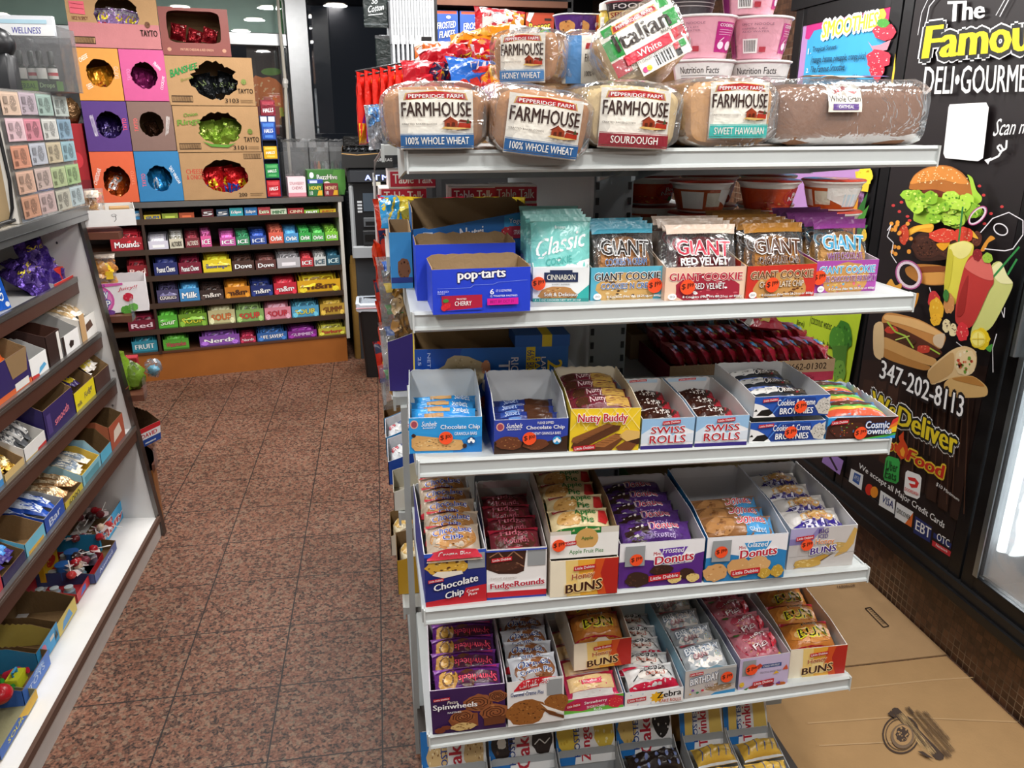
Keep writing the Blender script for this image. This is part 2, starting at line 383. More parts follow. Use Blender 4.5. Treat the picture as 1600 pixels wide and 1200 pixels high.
# the back window wall runs parallel to the angled candy counter
KA = V((-1.523, 3.954, 0)); KD = V((0.9763, 0.2164, 0)).normalized(); KN = V((-KD.y, KD.x, 0))
KM = Matrix(((KD.x, KN.x, 0, KA.x), (KD.y, KN.y, 0, KA.y), (0, 0, 1, 0), (0, 0, 0, 1)))
KI = KM.inverted()
def kt(x, y, t):
    """point of the plane at depth t behind the counter front, in counter coordinates"""
    return KI @ hit(x, y, KA + KN * t, KN)
TW = 0.66
def kx(x, y, t=TW): p = kt(x, y, t); return p.x, p.z
s0, zs = kx(600, 229); pL = kx(462, 120)[0]; pR = kx(477, 120)[0]; hz1 = kx(410, 52)[1]; hz0 = kx(410, 71)[1]
struct(G().box(-2.2, TW, 0, 4.0, TW + .1, zs - .03, 'fff', 'dark_wall').box(-2.2, TW, zs, -.9, TW + .1, CEIL, 'fff', 'dark_wall').box(2.6, TW, zs - .03, 4.0, TW + .1, CEIL, 'fff', 'dark_wall').build('wall_back', None, KM))
def metal_bar(n, *b): return struct(G().bev(*b, .004, 'b4b6b8', 'metal').build(n, None, KM))
metal_bar('trim_1', pL - .045, TW - .05, zs, pR + .035, TW + .06, CEIL)
metal_bar('trim_2', -.9, TW - .035, hz0, pL - .045, TW + .06, hz1)
metal_bar('trim_3', pR + .035, TW - .03, zs - .03, 2.6, TW + .1, zs)
metal_bar('trim_4', kx(443, 150)[0], TW - .02, zs, kx(450, 150)[0] , TW + .05, hz0)
def pane(n, a, z0, b, z1): return struct(G().box(a, TW + .02, z0, b, TW + .03, z1, 'fff', 'pane').build(n, None, KM))
pane('window_1', pR + .035, zs, 2.6, CEIL); pane('window_2', -.9, hz1, pL - .045, CEIL); pane('window_3', -.9, zs, pL - .045, hz0)
o = struct(G().box(-.9, TW + .12, hz1 - .05, kx(437, 20)[0], TW + .14, CEIL, 'fff', 'teal_panel').box(kx(437, 20)[0], TW + .12, hz1 - .05, kx(446, 20)[0], TW + .14, CEIL, '22b04c', 'paper').build('window_4', None, KM))

# ---------------------------------------------------------------- poster of a burger outside on the door glass
def kS(t): return lambda a, b, k: (lambda h: h - KN * k)(hit(a, b, KA + KN * t, KN))
g = G(); art(g, kS(TW + .045), 'p 2a2220 384 60 441 60 447 215 392 215;b 410 158 34 40 d2763a f0c795 60 .045;e 424 112 16 6 5d8a3c;r 392 166 437 210 8a2f38;p b9c24a 436 168 442 168 444 182 438 182', 'paper')
tag(g.build('door_poster'), 'printed burger poster on the dark glass door behind the crisp boxes', 'poster')

# ---------------------------------------------------------------- end display shelving
W = 0.914
ZL = [1.584, 1.328, 1.061, .755, .461]; ZR = [1.590, 1.331, 1.046, .758, .487]
SM = [T((0, 0, a)) @ Matrix.Rotation(-atan((b - a) / W), 4, 'Y') for a, b in zip(ZL, ZR)]
SMI = [m.inverted() for m in SM]
def sh(i, x, y):
    n = SM[i].to_3x3() @ V((0, 0, 1)); return SMI[i] @ hit(x, y, V((0, 0, ZL[i])), n)
WHT = 'c3c8c7'
root = tag(empty('end_display_shelving', Matrix()), 'white five-tier metal display shelving at the end of the aisle', 'shelving unit')
g = G().box(.425, .45, 0, .515, .475, 1.6, '8b9093', 'painted')
for k in range(44):
    z = .12 + k * .0333
    for x in (.429, .503): g.box(x, .4485, z, x + .008, .451, z + .016, '15171a', 'painted')
g.build('upright', root)
for i in range(5):
    g = G().box(0, 0, -.018, W, .42, 0, WHT, 'painted').box(0, .40, -.07, W, .42, -.018, 'aeb3b3', 'painted')
    for x in (0, W - .004): g.prism([(x, 0, -.03), (x, .42, -.07), (x, .42, 0), (x, 0, 0)], .004, WHT, WHT, 'painted')
    s = g.build('shelf', root, SM[i])
    r = G().prism([(0, -.002, .001), (0, .006, .001), (0, .006, -.034), (0, -.004, -.034), (0, -.008, -.030), (0, -.0065, -.026), (0, -.003, -.024), (0, -.003, -.008), (0, -.006, -.004)], W, WHT, WHT, 'painted')
    r.box(-.001, -.008, -.034, .002, .01, .001, 'd0d4d3', 'painted').box(W - .002, -.008, -.034, W + .001, .01, .001, 'c9cdcb', 'painted')
    r.build('price_rail', s)
    g = G()
    for x in (.428, .508): g.prism([(x, .05, -.018), (x, .45, -.018), (x, .45, -.085), (x, .36, -.07)], .003, '9aa0a2', '9aa0a2', 'painted')
    g.build('bracket', root, SM[i])
g = G().box(-.012, -.25, .13, .885, .45, .15, '3a3431', 'painted').box(.0, -.22, 0, .875, .45, .13, '2b2725', 'painted')
g.build('base_deck', root)

# ---------------------------------------------------------------- the aisle shelving behind it
Y1 = 1.75
root = tag(empty('aisle_shelving', Matrix()), 'long two-sided grey shelving running back behind the end display', 'shelving unit')
G().box(.44, .48, .1, .50, Y1, 1.58, '7d8385', 'painted').build('back_panel', root)
G().box(-.02, .46, 0, 1.05, Y1, .12, '8a8f90', 'painted').build('base_deck', root)
RZL = [1.58, 1.345, 1.0, .70, .41]
for z in RZL:
    G().box(.50, .46, z - .02, 1.06, Y1, z, 'b9bdbc', 'painted').box(1.06, .46, z - .034, 1.066, Y1, z + .001, WHT, 'painted').build('shelf', root)
LZ = [1.58, 1.345, 1.02, .72, .45]
for z in LZ:
    G().box(-.03, .46, z - .02, .44, Y1, z, 'b9bdbc', 'painted').box(-.036, .46, z - .034, -.03, Y1, z + .001, WHT, 'painted').build('shelf', root)
G().box(-.02, .44, .0, -.005, .46, 1.0, WHT, 'painted').build('end_upright', root)
# ---------------------------------------------------------------- builders for packed goods
def jag(a, b, n, amp, R):
    """points from a to b with a torn, toothed edge (a not included)"""
    out = []
    for i in range(1, n): out.append(tuple(a[k] + (b[k] - a[k]) * i / n + (amp * (1 if i % 2 else -.3) * R.uniform(.4, 1) if k == 2 else 0) for k in range(3)))
    return out + [b]
def carton(name, label, cat, M, w, d, h, hb=None, front='', col='ffffff', inner='e9e6e0', fcol=None, side='', back='', group=None, sticker=(), dip=.35, hs=None, torn=.0012, mat='card', fcut=None, flabel=None, lid=None, inmat=None, tw=.0016):
    """open display carton: low printed front, sides that rise to the back. x width, y depth, origin front bottom left.
    Top-level empty > carton, front_panel, price_sticker"""
    R = random.Random(label); hb = hb or h * 1.5; hs = hs or hb; inmat = inmat or mat
    o = tag(empty(name, M), label, cat, group)
    g = G().box(tw, tw, 0, w - tw, d - tw, .001, inner, inmat)
    yd = d * dip; n = max(4, int(d / .012))
    for x, sgn in ((0, 1), (w, -1)):
        pts = [(x, 0, 0), (x, d, 0)][::-1] if sgn > 0 else [(x, 0, 0), (x, d, 0)]
        prof = [(x, d, hs)] + (jag((x, d, hs), (x, yd, hs - (hs - h) * .25), n, torn, R) if torn else [(x, yd, hs - (hs - h) * .25)]) + [(x, yd * .3, h + (hs - h) * .2), (x, 0, h)]
        P = [(x, 0, 0), (x, d, 0)] + prof
        if sgn > 0: P = P[::-1]
        g.prism(P, tw, col, inner, mat, None, inmat)
    P = [(w, d, 0), (0, d, 0), (0, d, hb * .93), (w * .06, d, hb)] + (jag((w * .06, d, hb), (w * .94, d, hb), 12, torn, R) if torn else [(w * .94, d, hb)]) + [(w, d, hb * .93)]
    g.prism(P, tw, col, inner, mat, None, inmat)
    if side:
        art(g, flat((0, d, 0), (0, -d, 0), (0, 0, h)), side, mat); art(g, flat((w, 0, 0), (0, d, 0), (0, 0, h)), side, mat)
    if back: art(g, flat((w * .05, d - tw, h), (w * .9, 0, 0), (0, 0, hb - h)), back, mat)
    g.build('carton', o)
    f = G(); c = fcut or [(0, 1), (1, 1)]
    P = [(0, 0, 0), (w, 0, 0)] + [(w * u, 0, h * v) for u, v in c[::-1]]
    f.prism(P, tw, fcol or col, inner, mat, None, inmat)
    if front: art(f, flat((0, 0, 0), (w, 0, 0), (0, 0, h)), front, mat)
    fp = f.build('front_panel', o)
    if flabel: fp['label'] = flabel
    for s in sticker:
        u, v, t = s[:3]; sticker_on(o, V((w * u, -.0005 - 30 * LAY, h * v)), t, s[3] if len(s) > 3 else .0135)
    return o
def sticker_on(o, p, t, r=.0135):
    g = G(); S = flat(p - V((r, 0, r)), (2 * r, 0, 0), (0, 0, 2 * r)); d, c = t.split('.')
    art(g, S, 'e .5 .5 .5 .5 ff5526;t %s .1 .3 .55 .7 33120a B8 U.05;t %s .58 .5 .9 .75 33120a B5 U.03' % (d, c))
    s = g.build('price_sticker', o); s['label'] = 'round orange price sticker'
    return s
def bump_fn(w, l, th, p=2.2, q=4.0, seed=0, crimp=.07, wr=.0012):
    R = random.Random(seed); ph = [R.uniform(0, 6.28) for _ in range(6)]
    def z(u, v):
        vv = (v - crimp) / (1 - 2 * crimp)
        if vv <= 0 or vv >= 1: return 0.0
        return th * max(0, 1 - abs(2 * u - 1) ** p) ** .6 * max(0, 1 - abs(2 * vv - 1) ** q) ** .7
    def S(u, v, k):
        e = z(u, v); wv = wr * (sin(14 * u + ph[0]) * sin(9 * v + ph[1]) + .6 * sin(31 * u + 11 * v + ph[2]) + .5 * sin(23 * v - 9 * u + ph[3]))
        pin = 1 - .05 * (1 - abs(2 * v - 1) ** 8) * (1 if th > .006 else 0)
        return V(((u - .5) * w * pin, (v - .5) * l, e + wv * (0.3 + min(1, e / (th + 1e-6))) + k))
    return S
_pk = {}
def packet_mesh(name, w, l, th, col, src, mat='gloss', seed=0, nu=14, nv=16, back=None, crimp=.07, wr=.0012, lay=None, cv=10):
    """flat-ended wrapped packet, face up, centre at the origin; x across its seams"""
    key = (name, w, l, th, col, src, seed)
    if key in _pk: return _pk[key]
    S = bump_fn(w, l, th, seed=seed, crimp=crimp, wr=wr); g = G()
    g.grid(lambda u, v, k: S(u, v, 0), nu, nv, col, mat)
    g.grid(lambda u, v, k: (lambda p: V((p.x, p.y, -p.z * .45)))(S(1 - u, v, 0)), nu, nv, back or col, mat)
    art(g, S, src, mat if mat != 'film' else 'gloss', cv=cv, k0=4, lay=lay or .00022)
    me = g.mesh(name, True); _pk[key] = me; return me
def fill(me, name, M, n, p0, dp, pitch, lab, cat, group, yaw=0, roll=0, jit=.004, jr=4, seed=1):
    """n packets one behind another in a carton, each a thing"""
    R = random.Random(seed + n); out = []; dp = V(dp); p0 = V(p0)
    for k in range(n):
        A = T(p0 + dp * k + V((R.uniform(-jit, jit), 0, 0))) @ RZ(yaw + R.uniform(-jr, jr)) @ RX(pitch + R.uniform(-jr, jr) * .7) @ RZ(roll)
        o = put(me if isinstance(me, bpy.types.Mesh) else me[k % len(me)], name, None, M @ A)
        out.append(tag(o, ORD[k] + ' from front of the ' + lab, cat, group))
    return out
def lying(i, a, b):
    """matrix of a box on shelf i whose front bottom edge runs between two points of the photograph, and its width"""
    p, q = sh(i, *a), sh(i, *b); d = q - p
    return SM[i] @ T((p.x, p.y, 0)) @ Matrix.Rotation(atan2(d.y, d.x), 4, 'Z'), hypot(d.x, d.y)
def B(i, x0, y0, x1, y1):
    d = V((x1 - x0, y1 - y0, 0)); return SM[i] @ T((x0, y0, 0)) @ Matrix.Rotation(atan2(d.y, d.x), 4, 'Z'), d.length
# ---------------------------------------------------------------- top shelf: bagged bread
def loaf_rings(w, h, l, prof, ex=5.0, dome=.06, n=28, amp=0, R=None, zlift=0):
    vs = []
    for y, s in prof:
        for i in range(n):
            a = 2 * pi * i / n; c, q = cos(a), sin(a)
            x = abs(c) ** (2 / ex) * (1 if c > 0 else -1); z = abs(q) ** (2 / ex) * (1 if q > 0 else -1)
            x *= 1 + .05 * max(0, z) - .03 * max(0, -z); z = z + (dome * (1 - x * x) if z > 0 else 0)
            k = 1 + (R.uniform(-amp, amp) if R else 0)
            vs.append((x * w / 2 * s * k, y + (R.uniform(-amp, amp) * .06 if R else 0), h / 2 + z * h / 2 * s * k + zlift))
    fs = [(j * n + i, j * n + (i + 1) % n, (j + 1) * n + (i + 1) % n, (j + 1) * n + i) for j in range(len(prof) - 1) for i in range(n)]
    fs.append(tuple(range(n - 1, -1, -1))); fs.append(tuple(range(len(vs) - n, len(vs))))
    return vs, fs
FARM = ('r 0 0 1 1 f2ede1;p d9a63a .06 .83 .5 .87 .93 .83 .90 .95 .5 .99 .09 .95;p b3262a .08 .84 .5 .88 .91 .84 .88 .94 .5 .98 .11 .94;q PEPPERIDGE_FARM .13 .868 .86 .868 .86 .928 .13 .928 ffffff B8;'
        't FARMHOUSE .03 .56 .97 .80 3a2622 B24;t CRAFTED_BAKED_GOODS .03 .42 .50 .45 4a3a34;p 9a3f24 .60 .38 .60 .48 .69 .55 .78 .48 .78 .38;p 6e2a1a .57 .47 .69 .57 .69 .55 .60 .47;p a8301f .78 .37 .80 .46 .96 .44 .96 .36;p 6e2318 .78 .47 .82 .51 .97 .48 .97 .44;'
        'p 3d4a2c .9 .44 .92 .53 .95 .45;p d9b36a .55 .36 .75 .335 .97 .36 .6 .39;r .63 .39 .67 .45 5a2414;r .70 .40 .74 .46 5a2414;r 0 .03 1 .05 %s;r 0 .06 1 .25 %s;r 0 .26 1 .27 %s;t %s %s .09 %s .215 f4f1ea B12')
def farm(c, s, a=.07, b=.93): return FARM % (c, c, c, s, a, b)
def loaf(label, M, w, h, l, crust, src=None, lw=.11, lh=None, crumb=None, seed=1, tail=True, lz=.5, lx=0.0, side=None):
    R = random.Random(seed); o = tag(empty('bread_loaf', M), label, 'bread', 'bagged bread on the top shelf')
    pr = [(.004, .02), (.0, .55), (.002, .84), (.012, .95), (.03, 1), (l * .35, 1.01), (l * .65, .99), (l - .03, 1), (l - .01, .94), (l, .8), (l, .02)]
    vs, fs = loaf_rings(w * .955, h * .965, l, pr, zlift=h * .008, amp=.006, R=R)
    G().add(vs, fs, crust, 'bread').build('bread', o, None, True)
    pb = [(-.004, .02), (-.008, .5), (-.009, .8), (-.004, .96), (.01, 1.02), (l * .2, 1.03), (l * .4, 1.03), (l * .6, 1.04), (l * .8, 1.03), (l, .98), (l + .015, .8), (l + .035, .4)]
    if tail: pb += [(l + .05, .13), (l + .075, .3), (l + .1, .45)]
    vs, fs = loaf_rings(w, h, l, pb, ex=4.0, dome=.12, amp=.022, R=R, zlift=.001)
    G().add(vs, fs[:-1] if tail else fs, 'fff', 'film').build('bag', o, None, True)
    if src:
        lh = lh or h * .8
        S = lambda u, v, k: V((lx + (u - .5) * lw, -.0105 - k + .005 * abs(2 * u - 1) ** 3 + .002 * (2 * v - 1) ** 2, h * lz + (v - .5) * lh))
        g = G(); art(g, S, src, 'gloss', cv=9, lay=.00025, k0=1); g.build('printed_label', o, None, False)
    return o
CR = 'b0773f'
loaf('upright whole wheat loaf with blue band at the aisle end of the top shelf', SM[0] @ T((.047, -.012, 0)), .160, .095, .24, CR, farm('2f5f95', '100%_WHOLE_WHEAT'), .112, .086, lz=.48)
loaf('tilted whole wheat loaf with a blue band, leaning between another wheat loaf and the sourdough', SM[0] @ T((.203, -.03, -.012)) @ RY(7) @ RX(4), .158, .097, .24, CR, farm('2f5f95', '100%_WHOLE_WHEAT'), .116, .088, lz=.49, seed=2)
loaf('sourdough loaf with a dark red band on its label in a clear bag', SM[0] @ T((.357, -.014, -.001)) @ RY(3), .165, .098, .24, 'd9bd86', farm('8c2a35', 'SOURDOUGH', .16, .84), .114, .09, lz=.475, seed=3)
loaf('sweet loaf with a turquoise band on its label in a clear bag', SM[0] @ T((.528, 0, 0)), .165, .105, .24, 'cf9a5e', farm('45b5ae', 'SWEET_HAWAIIAN'), .10, .088, lz=.55, lx=.012, seed=4)
# brown grain loaf lying lengthwise, its tied end towards the others
o = loaf('long brown whole grain loaf lying lengthwise with a tied bag end', SM[0] @ T((.895, .075, 0)) @ RZ(88), .125, .103, .262, '93694f', seed=5, tail=False)
S = lambda u, v, k: V((-.0705 - k + .022 * v ** 2, .185 - u * .06, .056 + v * .044))
g = G(); art(g, S, 'r 0 0 1 1 efe8da;p c43030 .12 .74 .5 .95 .88 .74 .8 .66 .5 .8 .2 .66;t Whole_Grain .04 .38 .96 .6 2c2326 B8;r .14 .08 .9 .3 6a4f94;t OATMEAL .3 .13 .75 .25 fff B5', 'gloss', cv=5); g.build('printed_label', o)
S = lambda u, v, k: V((-.035 + v * .07, .2 - u * .19, .1125 + k + .004 * sin(3 * v)))
g = G(); art(g, S, 'r .25 0 .5 1 efe8da;r .5 .1 .75 .9 7a68a8;t 100% .55 .3 .72 .8 efe8da B8;r .02 .1 .24 .9 d9c2a0;e .12 .5 .07 .3 b5373a', 'gloss', cv=5); g.build('printed_label', o)
R = random.Random(8); g = G(); vs = []; nn = 16; prof = [(.262, .058), (.285, .05), (.305, .025), (.315, .010), (.325, .016), (.345, .036), (.362, .052)]
for y, r in prof:
    for i in range(nn):
        a = 2 * pi * i / nn; k = r * (1 + R.uniform(-.22, .22)); vs.append((k * cos(a), y + R.uniform(-.004, .004), .052 + k * sin(a) * 1.0))
g.add(vs, [(j * nn + i, j * nn + (i + 1) % nn, (j + 1) * nn + (i + 1) % nn, (j + 1) * nn + i) for j in range(len(prof) - 1) for i in range(nn)], 'fff', 'film').build('bag_end', o, None, True)
g = G()
for a in range(3): g.lathe([(.0125, -.003), (.0135, .0), (.0125, .003)], 12, '35b6c8', 'plastic', T((0, .315 + a * .002, .058)) @ RX(90), False)
g.tube([(-.01, .315, .062), (-.03, .33, .088)], .0035, '4a3570', 'plastic'); g.tube([(-.01, .315, .062), (-.03, .30, .084)], .0035, '4a3570', 'plastic')
g.build('bag_tie', o)
# loaves behind and on top
loaf('loaf with a turquoise band behind the sourdough loaf', SM[0] @ T((.445, .135, 0)), .15, .096, .22, CR, farm('2ea8a4', 'SWEET_HAWAIIAN'), .13, .085, seed=6)
loaf('bagged white-labelled loaf resting crosswise on the two wheat loaves', SM[0] @ T((.212, .15, .104)) @ RZ(-32), .13, .085, .12, 'b0773f', farm('4a7db5', 'HONEY_WHEAT'), .082, .078, lz=.48, seed=7)
loaf('bagged loaf with a broad pale blue stripe behind the green and red labelled loaf', SM[0] @ T((.322, .165, .104)) @ RZ(-6), .085, .085, .2, 'b0773f', 'r 0 0 1 1 f2ede1;r .08 0 .42 1 5b93cf;t FARMHOUSE .5 .45 .98 .62 3a2622 B14;p b3262a .5 .72 .98 .72 .95 .84 .53 .84;t 100%_WHEAT .5 .15 .95 .26 3a2622 B8', .078, .078, lz=.48, seed=9)
ital = ('r 0 0 1 1 f3efe2;r 0 0 .2 .3 c5283a;r .83 0 1 .34 c5283a;r 0 .34 .2 .72 2f9a46;r .83 .4 1 .7 2f9a46;r .05 .80 .2 .96 2f9a46;r .8 .8 .95 .98 2f9a46;r .2 .28 .82 .98 f7f3e8;p d9a63a .16 .78 .8 .78 .78 .93 .18 .93;p b3262a .18 .8 .78 .8 .76 .91 .2 .91;t PEPPERIDGE_FARM .23 .825 .73 .885 fff B6;'
        't Italian .13 .42 .87 .76 33261f B22;t BREAD .70 .34 .85 .40 33261f B6;r .16 .1 .78 .30 d8344a;r .17 .11 .77 .29 d8344a;t White .32 .135 .64 .265 fff B12;t TASTY_ITALIAN_STYLE_BREAD .2 .02 .74 .07 33261f')
loaf('loaf with green, white and red label tilted on top of the sourdough loaf', SM[0] @ T((.42, .05, .121)) @ RY(-27) @ RX(-14), .15, .105, .2, 'd3b98c', ital, .132, .082, lz=.58, seed=10)
g = G(); art(g, flat((0, 0, 0), (.09, 0, 0), (0, 0, .026)), 'r 0 0 1 1 e9e6de;r .28 .12 .68 .88 f8f8f8;r .32 .15 .34 .8 222;r .36 .15 .39 .8 222;r .42 .15 .43 .8 222;r .46 .15 .49 .8 222;r .52 .15 .54 .8 222;r .57 .15 .6 .8 222;r .63 .15 .65 .8 222;e .08 .3 .05 .17 d02a80;e .16 .3 .05 .17 e5cf28;r .72 .1 .82 .5 222;r .84 .5 .95 .9 2f9a46;r .72 .5 .82 .9 c5283a', 'gloss')
g.build('barcode_print', [q for q in bpy.data.objects if q.get('label', '').startswith('loaf with green, white')][0], T((-.03, -.012, .002)))

# ---------------------------------------------------------------- second shelf
POP = ('r 0 0 1 1 1f3fd0;t pop·tarts .26 .70 .74 .93 ffffff B40 O101c6a/75 U.03;l 8fa4ea .006 .05 .58 .38 .58 .42 .64 .62 .64 .66 .68 .97 .71;r .09 .09 .50 .42 b3153c;p 1f3fd0 .08 .42 .5 .42 .5 .46 .08 .46;p 1f3fd0 .09 .08 .5 .08 .5 .13;'
       'b .145 .2 .035 .075 d8202e e8505a 3;b .11 .15 .03 .07 d8202e e8505a 3;e .13 .31 .03 .04 3f8a3a;t CHERRY .22 .19 .39 .29 fff B16;t FROSTED .24 .32 .34 .36 fff B5;t 6 .58 .42 .62 .54 fff B16;t CT_15_OZ_PASTRIES .64 .47 .8 .52 fff B4;t 12_TOASTER_PASTRIES .58 .36 .86 .40 fff B4;r .55 .18 .87 .33 e0169c;t BEST_BY_OCT_21 .58 .225 .82 .285 7a1060;t BAKED .05 .5 .16 .54 c9d4ff;t FRESH .05 .46 .12 .49 c9d4ff')
m, w = B(1, .032, -.026, .194, -.022)
carton('pastry_carton', 'bright blue toaster pastry carton with cherry picture overhanging the shelf edge', 'box', m, .162, .10, .074, .082, POP, '2143cf', 'a58a68', hs=.076, dip=.1, mat='paper', inmat='kraft')
m, w = B(1, .012, .085, .17, .085)
carton('pastry_carton', 'empty blue carton with torn brown rim behind the cherry pastry carton', 'box', m, .175, .095, .098, .104, 'r 0 0 1 1 2143cf', '2143cf', 'a58a68', hs=.102, dip=.1, torn=.003, mat='paper', inmat='kraft')
NUT = ('p 2f9bd8 .78 .7 1 .76 1 .99 .78 .93;q Nutri .40 .62 .60 .66 .60 .82 .40 .78 fff B22;q Grain .42 .46 .62 .50 .62 .64 .42 .60 fff B22;q RR .1 .42 .1 .42 .1 .43 .1 .43 1c6bb4;p e88ac2 .1 .44 .36 .48 .36 .60 .1 .56;q STRAWBERRY .12 .475 .34 .51 .34 .56 .12 .525 c03a8a B4;r .09 .62 .17 .74 dfe8f0;r .105 .64 .155 .72 26496e;b .8 .7 .05 .09 c02435 e8b8b0 6;r .82 .64 1 .8 b02a44;t Yogurt .82 .82 .97 .9 fff B8;t STRAWBERRY .86 .69 .99 .75 fff')
p = SMI[1] @ atY(662, 400, .20)
carton('snack_bar_carton', 'empty blue fruit bar carton with slanting cut front and brown inside', 'box', SM[1] @ T((.012, .19, 0)), .22, .13, .142, .155, NUT, '1c6bb4', 'a58a68', fcut=[(0, .78), (.1, .80), (.14, .78), (1, 1.0)], hs=.15, dip=.15, mat='paper', inmat='kraft')
carton('snack_bar_carton', 'narrow light blue snack bar carton behind and beside the empty fruit bar carton', 'box', SM[1] @ T((-.03, .20, 0)), .04, .12, .105, .115, 'r 0 0 1 1 3f9bd6;b .6 .35 .3 .2 8a5a34 5a3018 10;r 0 .1 1 .2 2a3f8a', '3f8fd0', 'a58a68', mat='paper', inmat='kraft')
# cookie pouches in a white tray
CIN = 'r 0 0 1 1 f3f6f5;p 35b3ad .72 .1 1 .5 1 0 .6 0;b .46 .16 .34 .28 c08a50 8a5a2c,d8b070 26 .08;r 0 0 1 .1 2f8f8c;t 8_-_3_OZ_COOKIES_NET_WT_24_OZ .04 .025 .86 .075 fff;r .2 .58 .8 .86 1d2c50;r .3 .86 .7 .93 1d2c50;t CINNABON .25 .64 .75 .8 f3efe0 B12;t BAKERY_INSPIRED .34 .49 .66 .53 5a5048;t Soft_&_Delicious .2 .17 .8 .28 fff B8 O6a4524/26'
m, w = B(1, .211, .045, .308, .031)
carton('cookie_tray', 'white and turquoise cookie tray in front of standing turquoise pouches', 'box', m, w, .16, .06, .075, CIN, '2f9f9b', 'e6ebea', sticker=[(.1, .55, '$1.99', .012)], mat='paper')
CB = 'r 0 0 1 1 f2f5f4;r 0 .42 1 1 7fd0c9;p f2f5f4 0 .3 1 .52 1 .3 0 .3;q Classic .08 .52 .92 .66 .92 .88 .08 .72 ffffff B16 I25;q COOKIE .24 .42 .68 .47 .68 .555 .24 .505 4fb5ae B10;t frozen .4 .86 .58 .9 fff B4;r .56 .27 .92 .33 1d2c50;t CINNABON .6 .278 .88 .322 fff B8;r 0 .95 1 1 9adbd5'
me = packet_mesh('cookie_pouch', .108, .148, .014, '7fd0c9', CB, seed=2, crimp=.05)
fill(me, 'cookie_pouch', m, 5, (.047, .028, .068), (-.004, .018, .003), 76, 'standing turquoise cookie pouches', 'cookie pouch', 'turquoise cookie pouches on the second shelf', jr=1.5)
# big cookies: clear bag with a printed head over a round cookie
def cookie_set(m, w, d, n, head, ckcol, name, src, lab, seed, dx=.0):
    S = bump_fn(w, .128, .012, seed=seed, crimp=.09)
    g = G(); g.grid(lambda u, v, k: S(u, v, 0), 12, 14, 'fff', 'wrap'); g.grid(lambda u, v, k: (lambda p: V((p.x, p.y, -p.z * .4)))(S(u, v, 0)), 12, 14, 'fff', 'wrap'); bag = g.mesh('cookie_bag', True)
    g = G(); art(g, S, src, 'gloss', cv=9, k0=5, lay=.0003); pr = g.mesh('bag_print')
    g = G(); R = random.Random(seed); g.lathe([(0, -.003), (.043, -.003), (.048, .001), (.045, .006), (.03, .009), (0, .0095)], 24, ckcol, 'food', cap=False)
    for _ in range(22):
        a, r = R.uniform(0, 6.28), R.random() ** .5 * .04; g.ball((r * cos(a), r * sin(a), .0085), .004, .004, .002, {'b': '8a5a2c', 'r': 'e8dccb', 'd': '4a2616', 'y': 'e9d6a8'}[name], 'food', 6, 4)
    ck = g.mesh('cookie', True)
    for k in range(n):
        o = empty('giant_cookie', m @ T((w / 2 + .008 + dx * k, .028 + .03 * k, .066 + .0015 * k)) @ RZ(R.uniform(-2, 2)) @ RX(70 + R.uniform(-3, 3)))
        tag(o, ORD[k] + ' from front of the ' + lab, 'cookie', 'bagged giant cookies')
        put(ck, 'cookie', o, T((0, -.006, .0015))); put(bag, 'bag', o); put(pr, 'bag_print', o)
def ckart(head, tc, sub, sc): return 'r 0 .86 1 1 %s;r 0 0 1 .1 %s;q GIANT .12 .56 .88 .52 .9 .74 .1 .76 %s B34 Offffff/60;t %s .16 .4 .84 .5 %s B14 Offffff/34;t THE_BEST_CHEWY .3 .78 .66 .83 3a2a20 B4' % (head, head, tc, sub, sc)
GC = 't GIANT_COOKIE .05 .60 .95 .83 %s B26 O%s/50;t %s %s .34 %s .52 %s B16 O%s/40;t 8_Cookies_(Net_Wt_28.21oz_or_800g) .22 .06 .97 .15 ffffff B10 O5a3a22/24;e .09 .13 .055 .1 ffffff;t 00 .06 .1 .12 .16 777'
def cook_tray(px, col, bl, front, inner, lab, bags, n, seed, stk, ckcol, name, head, tc, sub, sc, d=.2):
    m, w = lying(1, *px)
    carton('cookie_tray', lab, 'box', m, w, d, .0585, .095, front, col, inner, sticker=stk, dip=.85, torn=0, mat='paper')
    cookie_set(m, w - .016, d, n, head, ckcol, name, ckart(head, tc, sub, sc), bags, seed)
bl = 'b .5 .3 .42 .5 %s %s 40 .07'
cook_tray(((922, 470), (1035, 466)), '58b4cf', bl, 'r 0 0 1 1 58b4cf;b .5 .32 .42 .52 d2a763 fff3d8,5a4230,e8d0a0 46 .07;' + GC % ('2a2320', 'fff', 'COOKIES_N_CREAM', '.14', '.9', '3f6fae', 'fff'), 'b8ab98', 'light blue cookies and cream cookie tray', 'cookies and cream cookies in the light blue tray', 3, 11, [(.87, .42, '$1.99')], 'a8764a', 'b', '58b4cf', '2a2320', "COOKIES_'N_CREAM", '3f6fae')
cook_tray(((1037.5, 470), (1162, 467)), 'f0cdb2', bl, 'r 0 0 1 1 f2cfb4;b .55 .3 .40 .52 a8243a d8606c,fff 34 .07;' + GC % ('c3203f', 'ffe9dc', 'RED_VELVET', '.36', '.74', 'ffffff', '8a1c30'), 'e8d3c2', 'peach-coloured red velvet cookie tray', 'red velvet cookies in the peach-coloured tray', 4, 12, [(.27, .42, '$1.99')], '6a1c22', 'r', 'ecd5c2', 'd0304a', 'RED_VELVET', 'ffffff')
